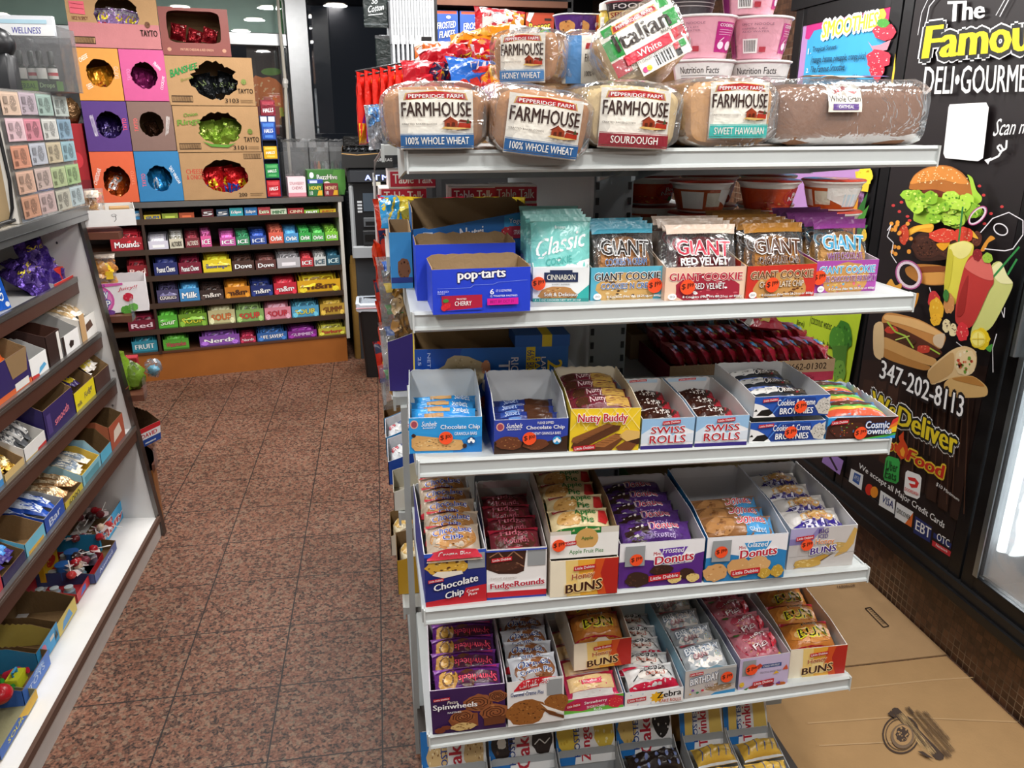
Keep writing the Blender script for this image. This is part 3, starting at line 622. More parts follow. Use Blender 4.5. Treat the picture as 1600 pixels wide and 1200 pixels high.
cook_tray(((1164, 467.5), (1271, 462)), 'd23426', bl, 'r 0 0 1 1 d23426;b .48 .3 .4 .5 cf9a56 6b3a1c,e8c080 40 .07;' + GC % ('7a4a22', 'f2e2c0', 'CHOCOLATE_CHIP', '.18', '.82', 'f5e6d0', '6b3a1c'), 'c9a05a', 'red chocolate chip cookie tray', 'chocolate chip cookies in the red tray', 6, 13, [(.35, .42, '$1.99')], 'a06c34', 'd', 'a8742e', '5a3218', 'CHOCOLATE_CHIP', '5a3218')
m, w = lying(1, (1271, 458), (1366.5, 454))
WF = 'r 0 0 1 1 b04fae;b .5 .4 .36 .56 cf9a56 e86a8a,6ab0e0,f0d060,e8c080 46 .06;' + GC % ('52b4e0', 'fff', 'WHITE_CHOCOLATE_BIRTHDAY', '.02', '.98', '8a2f8e', 'fff')
cook_tray(((1271, 458), (1366.5, 454)), 'a847a6', bl, WF, 'd9cbd8', 'purple white chocolate birthday cookie tray at the fridge end', 'birthday cookies in the purple tray', 6, 14, [(.04, .5, '$1.99')], 'b88a52', 'y', '9a459a', '52b4e0', 'WHITE_CHOCOLATE', '8a2f8e')
# ---------------------------------------------------------------- third shelf
GR = 'bars stacked in a tray on the third shelf'
def bars(me, name, m, w, d, n, z0, lab, group, pitch=28, y0=.045, dy=.05, dz=.0, yaw=0, cat='snack', jr=3, seed=1, x=None):
    return fill(me, name, m, n, (x or w / 2, y0, z0), (0, dy, dz), pitch, lab, cat, group, yaw=yaw, jr=jr, seed=seed)
GRAN = ('r 0 0 1 1 2e9be0;p 1c7cc8 .6 0 1 0 1 .45 .75 .38 .6 .2;e .07 .82 .055 .12 e8b0a0;e .07 .82 .04 .09 a84a5a;t Sunbelt .17 .76 .38 .9 fff B6 I30;t BAKERY .19 .70 .36 .74 fff B4;t Chocolate_Chip .43 .64 .97 .80 fff B18;t GRANOLA_BARS .62 .50 .93 .59 fff B6;'
        'p d2a060 .03 .42 .1 .52 .72 .36 .76 .16 .7 .08 .08 .08 .03 .2;b .38 .27 .33 .17 d8a868 4a2a1a,f0d8a0,a87038 60 .05;b .06 .52 .03 .05 3a1d12 2a1209 2;b .76 .2 .03 .07 3a1d12 2a1209 2;e .85 .35 .055 .11 16487e;e .85 .38 .02 .05 fff;e .82 .33 .02 .05 fff;e .88 .33 .02 .05 fff')
m, w = B(2, -.014, .030, .116, .024)
carton('granola_bar_tray', 'light blue tray of chocolate chip granola bars', 'box', m, w, .17, .068, .105, GRAN, '2b8fd8', 'dfe6ea', sticker=[(.5, .45, '$1.00', .0125)], mat='paper')
me = packet_mesh('granola_bar', .122, .036, .016, '2e9be0', 'r .1 .2 .9 .5 2a8ad8;r .25 .55 .6 .95 caa06a;t Sunbelt .65 .5 .9 .85 fff B6;r .15 .0 .85 .16 eef4f8;r .2 .2 .5 .4 b88a58', seed=1)
me2 = me
bars(me, 'granola_bar', m, w, .17, 3, .052, 'chocolate chip granola bars in the light blue tray', 'granola bars in the light blue tray', pitch=35, dy=.034)
m, w = B(2, .136, .008, .270, .004)
carton('granola_bar_tray', 'dark blue tray of fudge dipped granola bars', 'box', m, w, .17, .066, .105, 'r 0 0 1 1 2f43a8;p 3a2214 0 .0 1 0 1 .5 .7 .32 .5 .4 .25 .3 0 .38;e .08 .80 .055 .12 e8b0a0;e .08 .80 .04 .09 a84a5a;t Sunbelt .16 .76 .38 .9 fff B6 I30;t BAKERY .18 .70 .36 .74 fff B4;t FUDGE_DIPPED .58 .86 .8 .93 fff B6;t Chocolate_Chip .43 .68 .95 .82 fff B18;t CHEWY_GRANOLA_BARS .5 .55 .9 .63 fff B6;b .2 .33 .18 .2 6b3a20 8a5030,c08a50 20 .08;b .56 .28 .18 .16 6b3a20 8a5030 12 .08;e .85 .38 .06 .12 35a0dc;e .85 .41 .02 .05 fff;e .82 .36 .02 .05 fff;e .88 .36 .02 .05 fff', '2c3e9c', 'dcdfe2', sticker=[(.47, .47, '$1.00', .0125)], mat='paper')
me = packet_mesh('granola_bar', .12, .036, .016, '26357f', 'r .08 .5 .4 .95 2b4a9a;r .5 .2 .92 .9 4a2c1c;t Sunbelt .15 .55 .38 .85 cfe2ff B6;r .1 .0 .6 .16 e8eef4;r .63 .02 .8 .14 222;r .2 .2 .4 .4 5a86c8', seed=2)
bars(me, 'granola_bar', m, w, .17, 3, .046, 'fudge dipped granola bars in the dark blue tray', 'granola bars in the dark blue tray', pitch=35, dy=.034)
m, w = B(2, .274, .004, .403, -.003)
nb = 'r 0 0 1 1 f2cf2c;' + ';'.join('l fbe98a .012 %.2f .5 %.2f 1' % (x, x + .25) for x in (-.0, .2, .4, .6, .75)) + ';' + ';'.join('l fbe98a .012 %.2f 1 %.2f .5' % (x, x + .25) for x in (.0, .2, .4, .6, .75)) + ';'
wv = lambda c, pts: 'p %s %s' % (c, pts)
NB = nb + 'p 5a3219 .02 .1 .05 .22 .6 .62 .72 .6 .7 .5 .15 .06;p 8a552c .02 .24 .04 .34 .52 .66 .62 .62 .1 .2;p 6b3d1f .14 .02 .65 .42 .82 .38 .6 .02;p a86b38 .3 .12 .62 .4 .78 .36 .5 .1;p e3b968 .7 .36 .8 .5 1 .46 1 .3 .82 .22;p 3a1d10 .8 .22 1 .3 1 .16 .86 .12;p 7a4726 .66 .1 .8 .24 .96 .16 .9 .02 .7 .02;' + ';'.join('l 4a2815 .006 %.2f %.2f %.2f %.2f' % (.32 + .06 * i, .12 + .05 * i, .44 + .06 * i, .11 + .05 * i) for i in range(6)) + ';' + ';'.join('l 4a2815 .006 %.2f %.2f %.2f %.2f' % (.06 + .07 * i, .24 + .05 * i, .16 + .07 * i, .26 + .05 * i) for i in range(7)) + ';t Nutty_Buddy .1 .66 .8 .9 c8202c B30 Offffff/60;k .05 .04 .36 .15'
carton('wafer_bar_tray', 'yellow tray of chocolate wafer bars', 'box', m, w, .2, .083, .10, NB, 'e9c83a', 'e3dac2', mat='paper', torn=.002)
me = packet_mesh('wafer_bar', .122, .046, .018, '7a2632', 'r .05 .15 .95 .85 6e2030;r .55 .2 .95 .8 c8a050;b .18 .5 .12 .3 4a2a1a 8a5a30 8;t Nutty .3 .3 .55 .7 f0d8d8 B8;r 0 0 1 .12 e8e2da;r .08 .86 .9 .98 e0d2c4', seed=3)
bars(me, 'wafer_bar', m, w, .2, 4, .07, 'chocolate wafer bars in the yellow tray', 'wafer bars in the yellow tray', pitch=24, dy=.046)
SW = 'r 0 0 1 1 f5f7fa;p 9ac4e8 0 1 1 1 1 .55 .8 .7 .6 .42 .3 .66 0 .5;p dfeaf5 0 .5 .18 .7 .3 .6 .42 .75 .6 .42 1 .5 1 .2 0 .2;r 0 0 1 .12 3b2f86;t SWISS .18 .52 .82 .74 c01f30 B20 Offffff/40;t ROLLS .16 .2 .84 .46 c01f30 B20 Offffff/40;k .38 .80 .72 .92'
sw = packet_mesh('cream_roll', .09, .05, .018, 'e9e4e0', 'r 0 .2 1 .8 3a2018;p b02030 .7 .1 1 .1 1 .95 .82 .95;b .32 .5 .22 .3 3a1a12 6a3a28,f0e8e0 10;t Swiss .4 .4 .7 .75 f5f0ea B14;r 0 0 1 .1 6a5a90', seed=4)
for (x0, x1, lab) in ((.407, .508, 'beside the yellow wafer tray'), (.512, .615, 'beside the stacked brownie trays')):
    m, w = B(2, x0, -.002, x1, -.003)
    carton('cream_roll_tray', 'white and blue tray of chocolate cream rolls ' + lab, 'box', m, w, .19, .06, .075, SW, 'a9c6de', 'd9d7d6', back='r .05 .4 .95 .9 b6cfe2;k .3 .5 .7 .8', mat='paper', torn=.001)
    bars(sw, 'cream_roll', m, w, .19, 3, .04, 'cream rolls in the tray ' + lab, 'chocolate cream rolls', pitch=18, dy=.052)
BR = 'r 0 0 1 1 2657b4;p 1d3f8e .2 0 .9 0 .8 .9 .35 .95;l 4a86d8 .02 .24 .1 .4 .9 .7 .98;p f2f2f0 0 0 .3 0 .2 .4 .1 .6 0 .7;p 16130f .04 .1 .1 .35 .2 .4 .26 .2 .2 .06;p 16130f .0 .3 .03 .42 .05 .3;p d9d6cf .88 .1 1 .05 1 .95 .9 .7 .8 .5;b .92 .45 .09 .4 c9c4ba 2a2622,efece6 40 .07;t Cookies_&_Creme .3 .55 .80 .85 fff B14;t BROWNIES .34 .14 .78 .44 fff B24 O1d3f8e/40;k .1 .74 .3 .9'
br = packet_mesh('brownie_pack', .13, .055, .016, '30343c', 'r 0 0 1 .2 2657b4;b .25 .6 .2 .25 eceae6 222 8;b .7 .55 .2 .3 3a302a 8a2a30,dcd8d0 12;t COOKIES .3 .4 .7 .6 e8e4de B12;r .4 .05 .6 .16 fff', seed=5)
m, w = B(2, .623, .004, .775, .003)
carton('brownie_tray', 'lower dark blue brownie tray with white cow pattern', 'box', m, w, .19, .041, .048, BR, 'e9e9ea', 'e3e3e2', sticker=[(.53, .5, '$1.99', .0125)], mat='paper')
m2 = m @ T((.004, .003, .05)); 
carton('brownie_tray', 'upper dark blue brownie tray stacked on another brownie tray', 'box', m2, w, .19, .041, .05, BR, 'e9e9ea', 'e3e3e2', sticker=[(.6, .5, '$1.99', .0125)], mat='paper')
bars(br, 'brownie_pack', m2, w, .19, 3, .022, 'brownie packs in the upper dark blue tray', 'brownie packs in the upper tray', pitch=12, dy=.058)
m, w = B(2, .779, .001, .922, -.005)
CO = 'r 0 0 1 1 3a1c14;p 2f9be0 0 1 .0 .6 .12 1;p 4fb648 .5 0 1 0 1 .25 .7 .1;p 2f9be0 .62 0 1 0 1 .16 .85 .06;p f2c81f .8 .2 1 .3 1 .6 .85 .4;p e87a28 .86 .4 1 .6 1 .8 .9 .6;p d8342c .9 .6 1 .8 1 1 .92 .85;b .3 .45 .26 .36 4a261a e8c83a,4aa0e0,e05a3a,5ab04a 24 .045;t Cosmic .54 .5 .88 .82 ffffff B22 O2a6ab8/50;t Brownies .46 .24 .92 .52 ffffff B22 O2a6ab8/50;k .04 .7 .28 .88'
carton('brownie_tray', 'rainbow-edged brown brownie tray at the far corner of the shelf', 'box', m, w, .19, .045, .052, CO, '3f8fd0', 'dcdcdc', sticker=[(.47, .32, '$1.99', .013)], mat='paper', torn=.003)
me = packet_mesh('brownie_pack', .132, .07, .014, '7aa6c8', 'r 0 .1 1 .3 d8583a;r 0 .3 1 .42 e8c24a;r 0 .42 1 .55 5ab04a;r 0 .75 1 1 3a86c8;b .5 .62 .35 .14 5a3020 e0d0c0 6', seed=6)
bars(me, 'brownie_pack', m, w, .19, 3, .04, 'rainbow brownie packs in the tray with rainbow edge', 'rainbow brownie packs', pitch=8, dy=.06)
# cereal treat bars carton lying behind
RK = ('r 0 0 1 1 1f6cc0;r 0 0 .2 1 1a55b8;p 1a55b8 .2 0 .3 1 .2 1;b .3 .6 .15 .3 dcc694 e9d8ae,c2a878 60 .05;r .72 0 .78 1 f2d82e;t 66%_BIGGER! .725 .45 .775 .95 1a3a80 D B8;t RICE_KRISPIES .62 0 .67 .85 fff D B16;t TREATS .54 .0 .615 .8 fff D B26;t LARGE_SIZE .82 .2 .85 .85 fff D B14;t BARS .775 .5 .815 .85 f2d82e D B14;t 25% .86 .3 .96 .8 f2d82e D B26;'
      'b .455 .72 .03 .1 e8a070 d8442c,fff 8;b .46 .45 .03 .1 f2e2c8 d8442c,fff 8;b .45 .2 .03 .1 d8442c f2c890 8;t Original .12 .0 .17 .62 fff D B20;t 25_BARS .02 .4 .04 .9 cfe0ff D;t NET_WT_1LB .08 .3 .1 .95 cfe0ff D')
m = SM[2] @ T((.006, .214, 0)) @ RZ(-.5)
carton('treat_bar_carton', 'large blue cereal treat carton with open brown top behind the granola bar trays', 'box', m, .31, .085, .142, .17, RK, 'f2d82e', '8d7350', hs=.16, dip=.2, mat='paper', inmat='kraft', torn=.002)
G().box(.2, -.001, .142, .312, .084, .166, '1b62b4').box(.255, -.0015, .142, .275, .0845, .1665, 'f2d82e').build('closed_lid', bpy.data.objects[[q.name for q in bpy.data.objects if q.get('label', '').startswith('large blue cereal treat')][0]])

# ---------------------------------------------------------------- fourth shelf
GREYL = 'r %s %s %s %s 9b9fa1'
m, w = B(3, .004, .003, .120, .006)
carton('creme_pie_tray', 'dark blue and red tray of chocolate chip creme pies', 'box', m, w, .26, .114, .135, 'r 0 0 1 1 1d2a78;r 0 .93 1 1 2f56c0;p c8202e 0 0 1 0 1 .2 0 .1;p c8202e .6 .12 1 .2 1 .34 .66 .3;b .36 .74 .34 .19 d8a83c 5a3418,f0cc70 40 .08;p f2ead8 .12 .6 .2 .66 .6 .64 .62 .58 .3 .53;r .70 .66 .98 .95 9b9fa1;q Chocolate .14 .3 .86 .42 .86 .56 .14 .42 fff B30 O16205c/60;q Chip .32 .1 .62 .17 .62 .33 .32 .26 fff B30 O16205c/60;q Creme .67 .22 .87 .255 .87 .305 .67 .275 fff B8;q Pies .7 .155 .84 .185 .84 .235 .7 .21 fff B8;k .05 .47 .3 .53', '2a3f9c', 'd8dadd', mat='paper', back='r .1 .1 .9 .9 dfe3ee;p 2d74b8 .55 .5 .7 .8 .85 .5 .7 .2;t Mini .1 .3 .5 .7 16205c B20')
me = packet_mesh('creme_pie', .105, .078, .026, 'b9a894', 'e .5 .5 .44 .34 a8743e;b .5 .5 .4 .3 b9864a 5a3418,d8b070 20 .06;q Chocolate .12 .55 .85 .6 .85 .78 .12 .74 2f3fa0 B30 Offffff/50;q Chip .3 .34 .68 .36 .68 .53 .3 .51 2f3fa0 B30 Offffff/50;r 0 .02 1 .16 d83a4c;t Creme_Pies .2 .05 .8 .13 fff B10;r .02 .86 .6 .98 c8303e', mat='gloss', seed=7, wr=.002)
bars(me, 'creme_pie', m, w, .26, 5, .115, 'chocolate chip creme pies in the dark blue and red tray', 'wrapped chocolate chip creme pies', pitch=32, dy=.046, dz=.004, y0=.03, jr=7, seed=4)
m, w = B(3, .121, .008, .236, .003)
carton('fudge_round_tray', 'white tray of fudge rounds with chocolate picture', 'box', m, w, .26, .109, .128, 'r 0 0 1 1 f6f4f2;r 0 0 1 .05 2a3f9c;r 0 .05 1 .16 c8202e;p 3f2218 0 .98 0 .62 .2 .52 .5 .5 .62 .55 .66 .98;l a87858 .02 .05 .86 .2 .95 .3 .8 .45 .95 .6 .8;l a87858 .02 .1 .7 .3 .62 .5 .72 .62 .64;b .3 .66 .26 .1 4a291c 6b4130 14 .1;r .68 .65 .98 .96 9b9fa1;q FudgeRounds .06 .2 .96 .24 .96 .4 .06 .34 c01f38 B34 Offffff/60;t TWELVE_WRAPPED .06 .42 .5 .46 c9c4c0;k .08 .76 .42 .84;r 0 .97 1 1 3550b8', 'd5c3bf', 'cfcac8', mat='paper', back='r .1 .1 .9 .9 d2b8ba')
me = packet_mesh('fudge_round', .1, .07, .024, '6a1f2a', 'e .5 .55 .42 .32 4a2218;r 0 .05 1 .3 c02038;t FUDGE_ROUNDS .2 .1 .8 .24 e8c8c8 B8;t Fudge .2 .62 .75 .85 b05a6a B16;t Rounds .25 .42 .75 .6 b05a6a B16;r 0 .86 1 .98 8a1a2c', seed=8, wr=.002)
bars(me, 'fudge_round', m, w, .26, 4, .096, 'fudge rounds in the white tray', 'wrapped fudge rounds', pitch=34, dy=.05, y0=.032, jr=5)
HB = 'r 0 0 1 1 f0b23c;r 0 0 .12 1 f6ecd2;p f6ecd2 .1 0 .36 0 .28 1 .1 1;p f3d37e .25 0 .45 0 .4 1 .22 1;p d8541c .72 0 1 0 1 1 .66 1 .62 .5;p b8241a .84 0 1 0 1 1 .8 1 .74 .6;p f7df9a .4 .1 .62 .1 .6 .5 .4 .5;q Honey .32 .42 .65 .46 .65 .70 .32 .62 b5521c B14 Offf0c8/36;q BUNS .23 .1 .76 .18 .76 .46 .23 .34 40190c B32 Offe2a0/50;k .34 .72 .66 .84'
m, w = B(3, .242, -.003, .375, -.007)
carton('honey_bun_box', 'cream and orange honey bun box under the apple pie tray', 'box', m, w, .25, .079, .079, HB, 'efe6d2', 'e8e0d0', mat='paper', torn=0)
m2 = m @ T((0, .006, .081))
carton('fruit_pie_tray', 'white cardboard tray of apple fruit pies on top of the honey bun box', 'box', m2, w, .25, .05, .085, 'r 0 0 1 1 f4f3ee;e .53 .78 .17 .45 d8a860;r .2 .0 .9 .40 f4f3ee;t Apple_Fruit_Pies .28 .12 .78 .34 3c8a3a B12;k .14 .5 .38 .68;t Apple .45 .72 .62 .9 2a7a34 B10', 'd9d3c6', '8f7a5c', fcut=[(0, 1.15), (.3, 1.15), (.3, .8), (.74, .72), (.74, 1.25), (1, 1.25)], sticker=[(.12, .62, '$1.99', .013)], mat='paper', inmat='kraft')
me = packet_mesh('fruit_pie', .122, .062, .022, 'e3cfa0', 'r 0 0 1 .2 2f7d3a;b .3 .5 .22 .25 d0a05a e9cf98,a87838 18;p c02a2a .78 .35 .82 .75 .95 .8 .99 .5 .92 .28;t Apple .4 .55 .76 .82 2a7a34 B22;t Pie .5 .3 .7 .52 2a7a34 B22;k .05 .78 .3 .92', seed=9, wr=.001)
bars(me, 'fruit_pie', m2, w, .25, 4, .045, 'apple pies in the white cardboard tray', 'wrapped apple pies', pitch=30, dy=.052, y0=.05, jr=2, dz=.004)
DON = 't Mini .40 .70 .48 .78 c8202c B10;p %s .48 .5 .78 .5 .74 .68 .8 .86 .46 .84 .52 .68;t %s .5 .74 .76 .86 fff B12 I20;q Donuts .42 .5 .87 .56 .87 .76 .42 .68 c8203a B34 Offffff/70;'
m, w = B(3, .380, .003, .551, -.002)
carton('donut_tray', 'purple and white tray of chocolate frosted mini donuts', 'box', m, w, .25, .1, .125, 'r 0 0 1 1 5b2a86;p f4f3f5 0 1 1 1 1 .72 .6 .55 .3 .62 0 .6;p f4f3f5 .4 .6 .9 .7 .86 .5 .45 .45;' + DON % ('6a3aa8', 'Frosted') + 'b .22 .2 .14 .17 3a2218 5a3624 8;b .5 .38 .14 .12 3a2218 5a3624 6;b .8 .26 .1 .12 3a2218 5a3624 5;b .66 .18 .08 .12 e8cc80 c8a050 8;b .88 .16 .08 .1 e8cc80 c8a050 8;k .35 .14 .72 .27;r .06 .52 .29 .96 9b9fa1', '5b2a86', 'd9d6d8', sticker=[(.19, .66, '$1.99', .013)], mat='paper', back='r .02 .3 .98 .9 dfe0e2')
me = packet_mesh('donut_pack', .15, .06, .022, '4a2a6a', 'r .02 .1 .98 .9 55307c;b .25 .45 .18 .35 33201a e8e0d8 6;q Donuts .4 .5 .82 .55 .82 .85 .4 .8 d04060 B30 Offffff/60;t Frosted .45 .2 .75 .4 c8b0e0 B8', seed=10, wr=.002)
bars(me, 'donut_pack', m, w, .25, 5, .088, 'chocolate donut packs in the purple tray', 'chocolate frosted donut packs', pitch=28, dy=.046, jr=5, seed=2)
m, w = B(3, .556, -.002, .722, -.009)
carton('donut_tray', 'blue and white tray of glazed mini donuts', 'box', m, w, .26, .1, .13, 'r 0 0 1 1 2a86c4;p f4f3f5 0 1 1 1 1 .62 .8 .7 .6 .5 .3 .6 0 .55;' + DON % ('3a9ad8', 'Glazed') + 'b .12 .22 .15 .2 d8a468 ecc890,b88040 8;b .42 .3 .16 .22 d8a468 ecc890,b88040 8;b .66 .36 .14 .18 dcac70 ecc890 8;b .74 .14 .08 .12 c8a03a e8cc70 12;b .9 .18 .08 .14 c8a03a e8cc70 12;k .32 .12 .68 .25;r .06 .48 .29 .95 9b9fa1', '2a86c4', 'dcdcde', sticker=[(.17, .70, '$1.99', .013)], mat='paper', back='r .02 .2 .98 .9 e4e4e6')
me = packet_mesh('donut_pack', .15, .062, .024, '9a6a40', 'p 4a9fd8 .55 .05 1 .05 1 .95 .6 .9;b .22 .5 .2 .35 b88450 8a5a30 8;q Donuts .45 .5 .86 .55 .86 .85 .45 .8 d03040 B30 Offffff/60;t Glazed .6 .2 .85 .38 e8f4ff B8', seed=11, wr=.002)
bars(me, 'donut_pack', m, w, .26, 3, .088, 'glazed donut packs in the blue tray', 'glazed donut packs', pitch=30, dy=.04, jr=5)
m, w = B(3, .740, .014, .884, .010)
carton('iced_bun_tray', 'lilac and white tray of big iced honey buns at the tiled wall end', 'box', m, w, .27, .094, .115, 'r 0 0 1 1 cdc8c4;p 8f84bc 0 1 0 .6 .3 .6 .5 1;p b4acd4 0 .75 .3 .75 .4 1 .0 1;b .72 .5 .2 .1 c8a45a e8d090 14;p d0a85a .86 .6 .95 .95 1 .9 .97 .55 .88 .35 .7 .25;p 5a3c20 .2 .1 .6 .3 .7 .36 .5 .16;p c4983e .1 .02 .2 .18 .55 .34 .62 .3 .4 .1;b .3 .14 .2 .1 c8a04a e8cc80 16;t BIG .42 .86 .56 .97 4a2a86 B20;t ICED .42 .74 .56 .84 4a2a86 B16;t Honey .38 .56 .66 .74 e88a3a B14 Offffff/40;q BUNS .32 .36 .70 .42 .70 .58 .32 .52 4a2a86 B30 Offffff/60;k .08 .72 .34 .82;l 8f8a86 .008 0 .34 1 .38', 'dcd9d6', 'd6d6d8', sticker=[(.25, .62, '$1.99', .013)], mat='paper', back='r .05 .1 .95 .95 dadadc', flabel='lilac front with bun picture')
me = packet_mesh('iced_bun', .125, .078, .026, 'd9d4cf', 'p 3a2a8c .0 .2 .3 .1 1 .1 .96 .42 .3 .5 .06 .42;b .5 .62 .3 .2 d8a860 f4ead8,e0c080 14 .1;q BUN .2 .2 .8 .22 .8 .48 .2 .5 efeaf6 B40 O3a2a8c/60;t Honey .3 .5 .66 .64 d88a3a B16 Offffff/40;t BIG_ICED .2 .72 .66 .84 3a2a6c B12', seed=12, wr=.003)
bars(me, 'iced_bun', m, w, .27, 4, .075, 'iced honey buns in the lilac tray', 'wrapped iced honey buns', pitch=26, dy=.06, y0=.04, jr=5)

# ---------------------------------------------------------------- fifth shelf
sp = lambda u, v, r: 'b %s %s %s %s 9a5a34 b87848 6;' % (u, v, r, r) + ';'.join('l 4a2414 %.3f ' % (.014) + ' '.join('%.3f %.3f' % (u + r * (.15 + .75 * t / 13) * cos(t * .75 + q), v + r * (.15 + .75 * t / 13) * sin(t * .75 + q) * .95) for t in range(14)) for q in (0, 3.1)) + ';'
m, w = B(4, .008, -.002, .156, -.008)
carton('cinnamon_roll_tray', 'dark purple tray of cinnamon roll pastries', 'box', m, w, .21, .106, .12, 'r 0 0 1 1 3b1c52;' + sp(.64, .62, .2) + sp(.9, .74, .13) + sp(.86, .38, .2) + 'p 8a4e2c .22 .3 .3 .46 .62 .42 .62 .12 .3 .06;' + sp(.42, .36, .16) + 'p 6a3a20 .7 .1 .98 .12 1 .3 .7 .28;b .42 .14 .17 .09 d8b878 7a4a28,b08a50 20;b .1 .1 .07 .06 7a3a24 5a2614 4;b .18 .16 .07 .05 7a3a24 5a2614 4;t Spinwheels .03 .55 .62 .70 ffffff B26;t Pecan .22 .70 .36 .77 f4e8d8 B6 I30;t PASTRIES .22 .485 .40 .52 fff B4;k .04 .78 .26 .84', '5a2a78', 'd8ccd8', mat='paper')
me = packet_mesh('cinnamon_roll', .138, .062, .022, '5b2470', 'b .2 .5 .15 .38 b8883a 5a3a14,e0b860 8;e .2 .5 .09 .2 6a4418;e .2 .5 .06 .14 c8983e;b .5 .5 .13 .3 5a3420 8a5a30 6;r .35 .3 .96 .7 4a1e38;t Spinwheels .36 .34 .94 .66 f0506a X B14;r 0 .84 1 .98 7a3a92;r .6 .86 .96 .96 d83a7a;t NET_WT .5 .04 .66 .12 f0e0f4', seed=13, wr=.0015)
bars(me, 'cinnamon_roll', m, w, .21, 5, .094, 'cinnamon roll pastries in the dark purple tray', 'wrapped cinnamon roll pastries', pitch=28, dy=.05, y0=.03, jr=2)
m, w = B(4, .160, -.010, .275, -.012)
carton('oatmeal_pie_tray', 'white tray of oatmeal creme pies with big brown cookie picture', 'box', m, w, .24, .108, .125, 'r 0 0 1 1 efeeec;p efe9df .1 .0 .6 .06 .7 .2 .4 .05;b .32 .3 .36 .28 9a5f28 7a4618,bd8240,5a3212 60 .05;b .86 .42 .22 .24 9a5f28 7a4618,bd8240 30 .06;p f4efe6 .58 .46 .7 .3 1 .14 1 .2 .72 .36;p 6a3c1a .58 .36 .74 .18 1 .05 1 .12 .7 .28;r .70 .62 .97 .97 9b9fa1;t Oatmeal_Creme_Pies .06 .68 .64 .77 2d4a8a B12 I20;k .2 .82 .56 .93', 'd8d5d2', 'cfcccb', mat='paper', back='r .1 .1 .9 .9 bfc3cc', fcut=[(0, 1), (.32, 1), (.38, 1.14), (.48, 1.16), (.54, 1.0), (1, 1)])
me = packet_mesh('oatmeal_pie', .1, .072, .026, 'c9ccd2', 'e .5 .5 .44 .36 7a4a2a;b .5 .5 .4 .3 8a5630 6a3e1e,a87040 16 .08;q Oatmeal .14 .56 .84 .6 .84 .78 .14 .74 2d4a8a B30 Offffff/60;q Creme_Pie .16 .36 .86 .4 .86 .54 .16 .5 2d4a8a B26 Offffff/60;r 0 .06 1 .24 c8202e;t LITTLE_DEBBIE .2 .1 .8 .2 fff B6', seed=14, wr=.0025)
bars(me, 'oatmeal_pie', m, w, .24, 5, .1, 'oatmeal creme pies in the white tray', 'wrapped oatmeal creme pies', pitch=34, dy=.046, y0=.03, jr=6)
m, w = B(4, .278, .001, .404, 0)
carton('shortcake_roll_tray', 'low pink and green tray of strawberry shortcake rolls', 'box', m, w, .24, .036, .06, 'r 0 0 1 1 c02a58;p 6ab83c 0 0 1 0 1 .2 .6 .35 .3 .12 0 .3;p 6ab83c 0 1 .2 1 0 .7;p 6ab83c .85 1 1 1 1 .8;b .86 .5 .12 .42 d8283c f0c890 14 .05;q Strawberry .34 .52 .72 .6 .72 .84 .34 .76 fff B16;t SHORTCAKE .38 .3 .68 .46 fff B10;t Rolls .5 .08 .64 .26 fff B8;k .04 .42 .28 .7', 'cfc6c8', 'd0c8c6', mat='paper')
ss = packet_mesh('shortcake_roll', .112, .05, .02, 'c8305a', 'r .05 .2 .95 .8 d8b884;b .4 .5 .24 .25 e0bc80 c83a50,f4e4c8 10;r 0 .82 1 1 b82040;r .1 0 .9 .18 e8e4e0;r .3 .4 .7 .6 d83a5a;t Strawberry .32 .42 .68 .58 fff B8', seed=15)
bars(ss, 'shortcake_roll', m, w, .24, 4, .036, 'strawberry shortcake rolls in the pink and green tray', 'strawberry shortcake rolls', pitch=24, dy=.052, y0=.035)
m, w = B(4, .407, -.001, .532, -.006)
carton('zebra_roll_tray', 'low white tray of striped cake rolls with sun emblem', 'box', m, w, .24, .035, .05, 'r 0 0 1 1 f4f4f2;' + 'p f2b81f ' + ' '.join('%.3f %.3f' % (.55 + (.13 if i % 2 else .09) * cos(i * pi / 9), .5 + (.42 if i % 2 else .28) * sin(i * pi / 9)) for i in range(18)) + ';q Zebra .55 .4 .96 .52 .96 .95 .55 .82 1a1614 B30;t CAKE_ROLLS .58 .1 .96 .32 c8502c B16;k .04 .28 .36 .56;e .1 .84 .01 .03 5a86c0;e .3 .86 .01 .03 5a86c0;e .22 .12 .01 .03 5a86c0;e .44 .16 .01 .03 5a86c0', '5a9fd0', 'cfd2d4', mat='paper')
me = packet_mesh('zebra_roll', .112, .056, .022, 'd8d6d4', 'p c82040 0 .05 1 .05 1 .3 0 .24;l 2a2422 .03 .1 .4 .3 .7 .5 .4 .7 .7 .9 .4;b .5 .5 .3 .2 e8e2da 3a302a 10;q Zebra .3 .62 .8 .66 .8 .92 .3 .88 1a1614 B30 Offffff/40;t CAKE_ROLLS .35 .44 .75 .58 c8502c B14;p c82040 0 .9 .3 .94 .2 1 0 1', seed=16, wr=.003)
bars(me, 'zebra_roll', m, w, .24, 5, .036, 'striped cake rolls in the low white tray', 'striped cake rolls', pitch=26, dy=.046, y0=.035, jr=8)
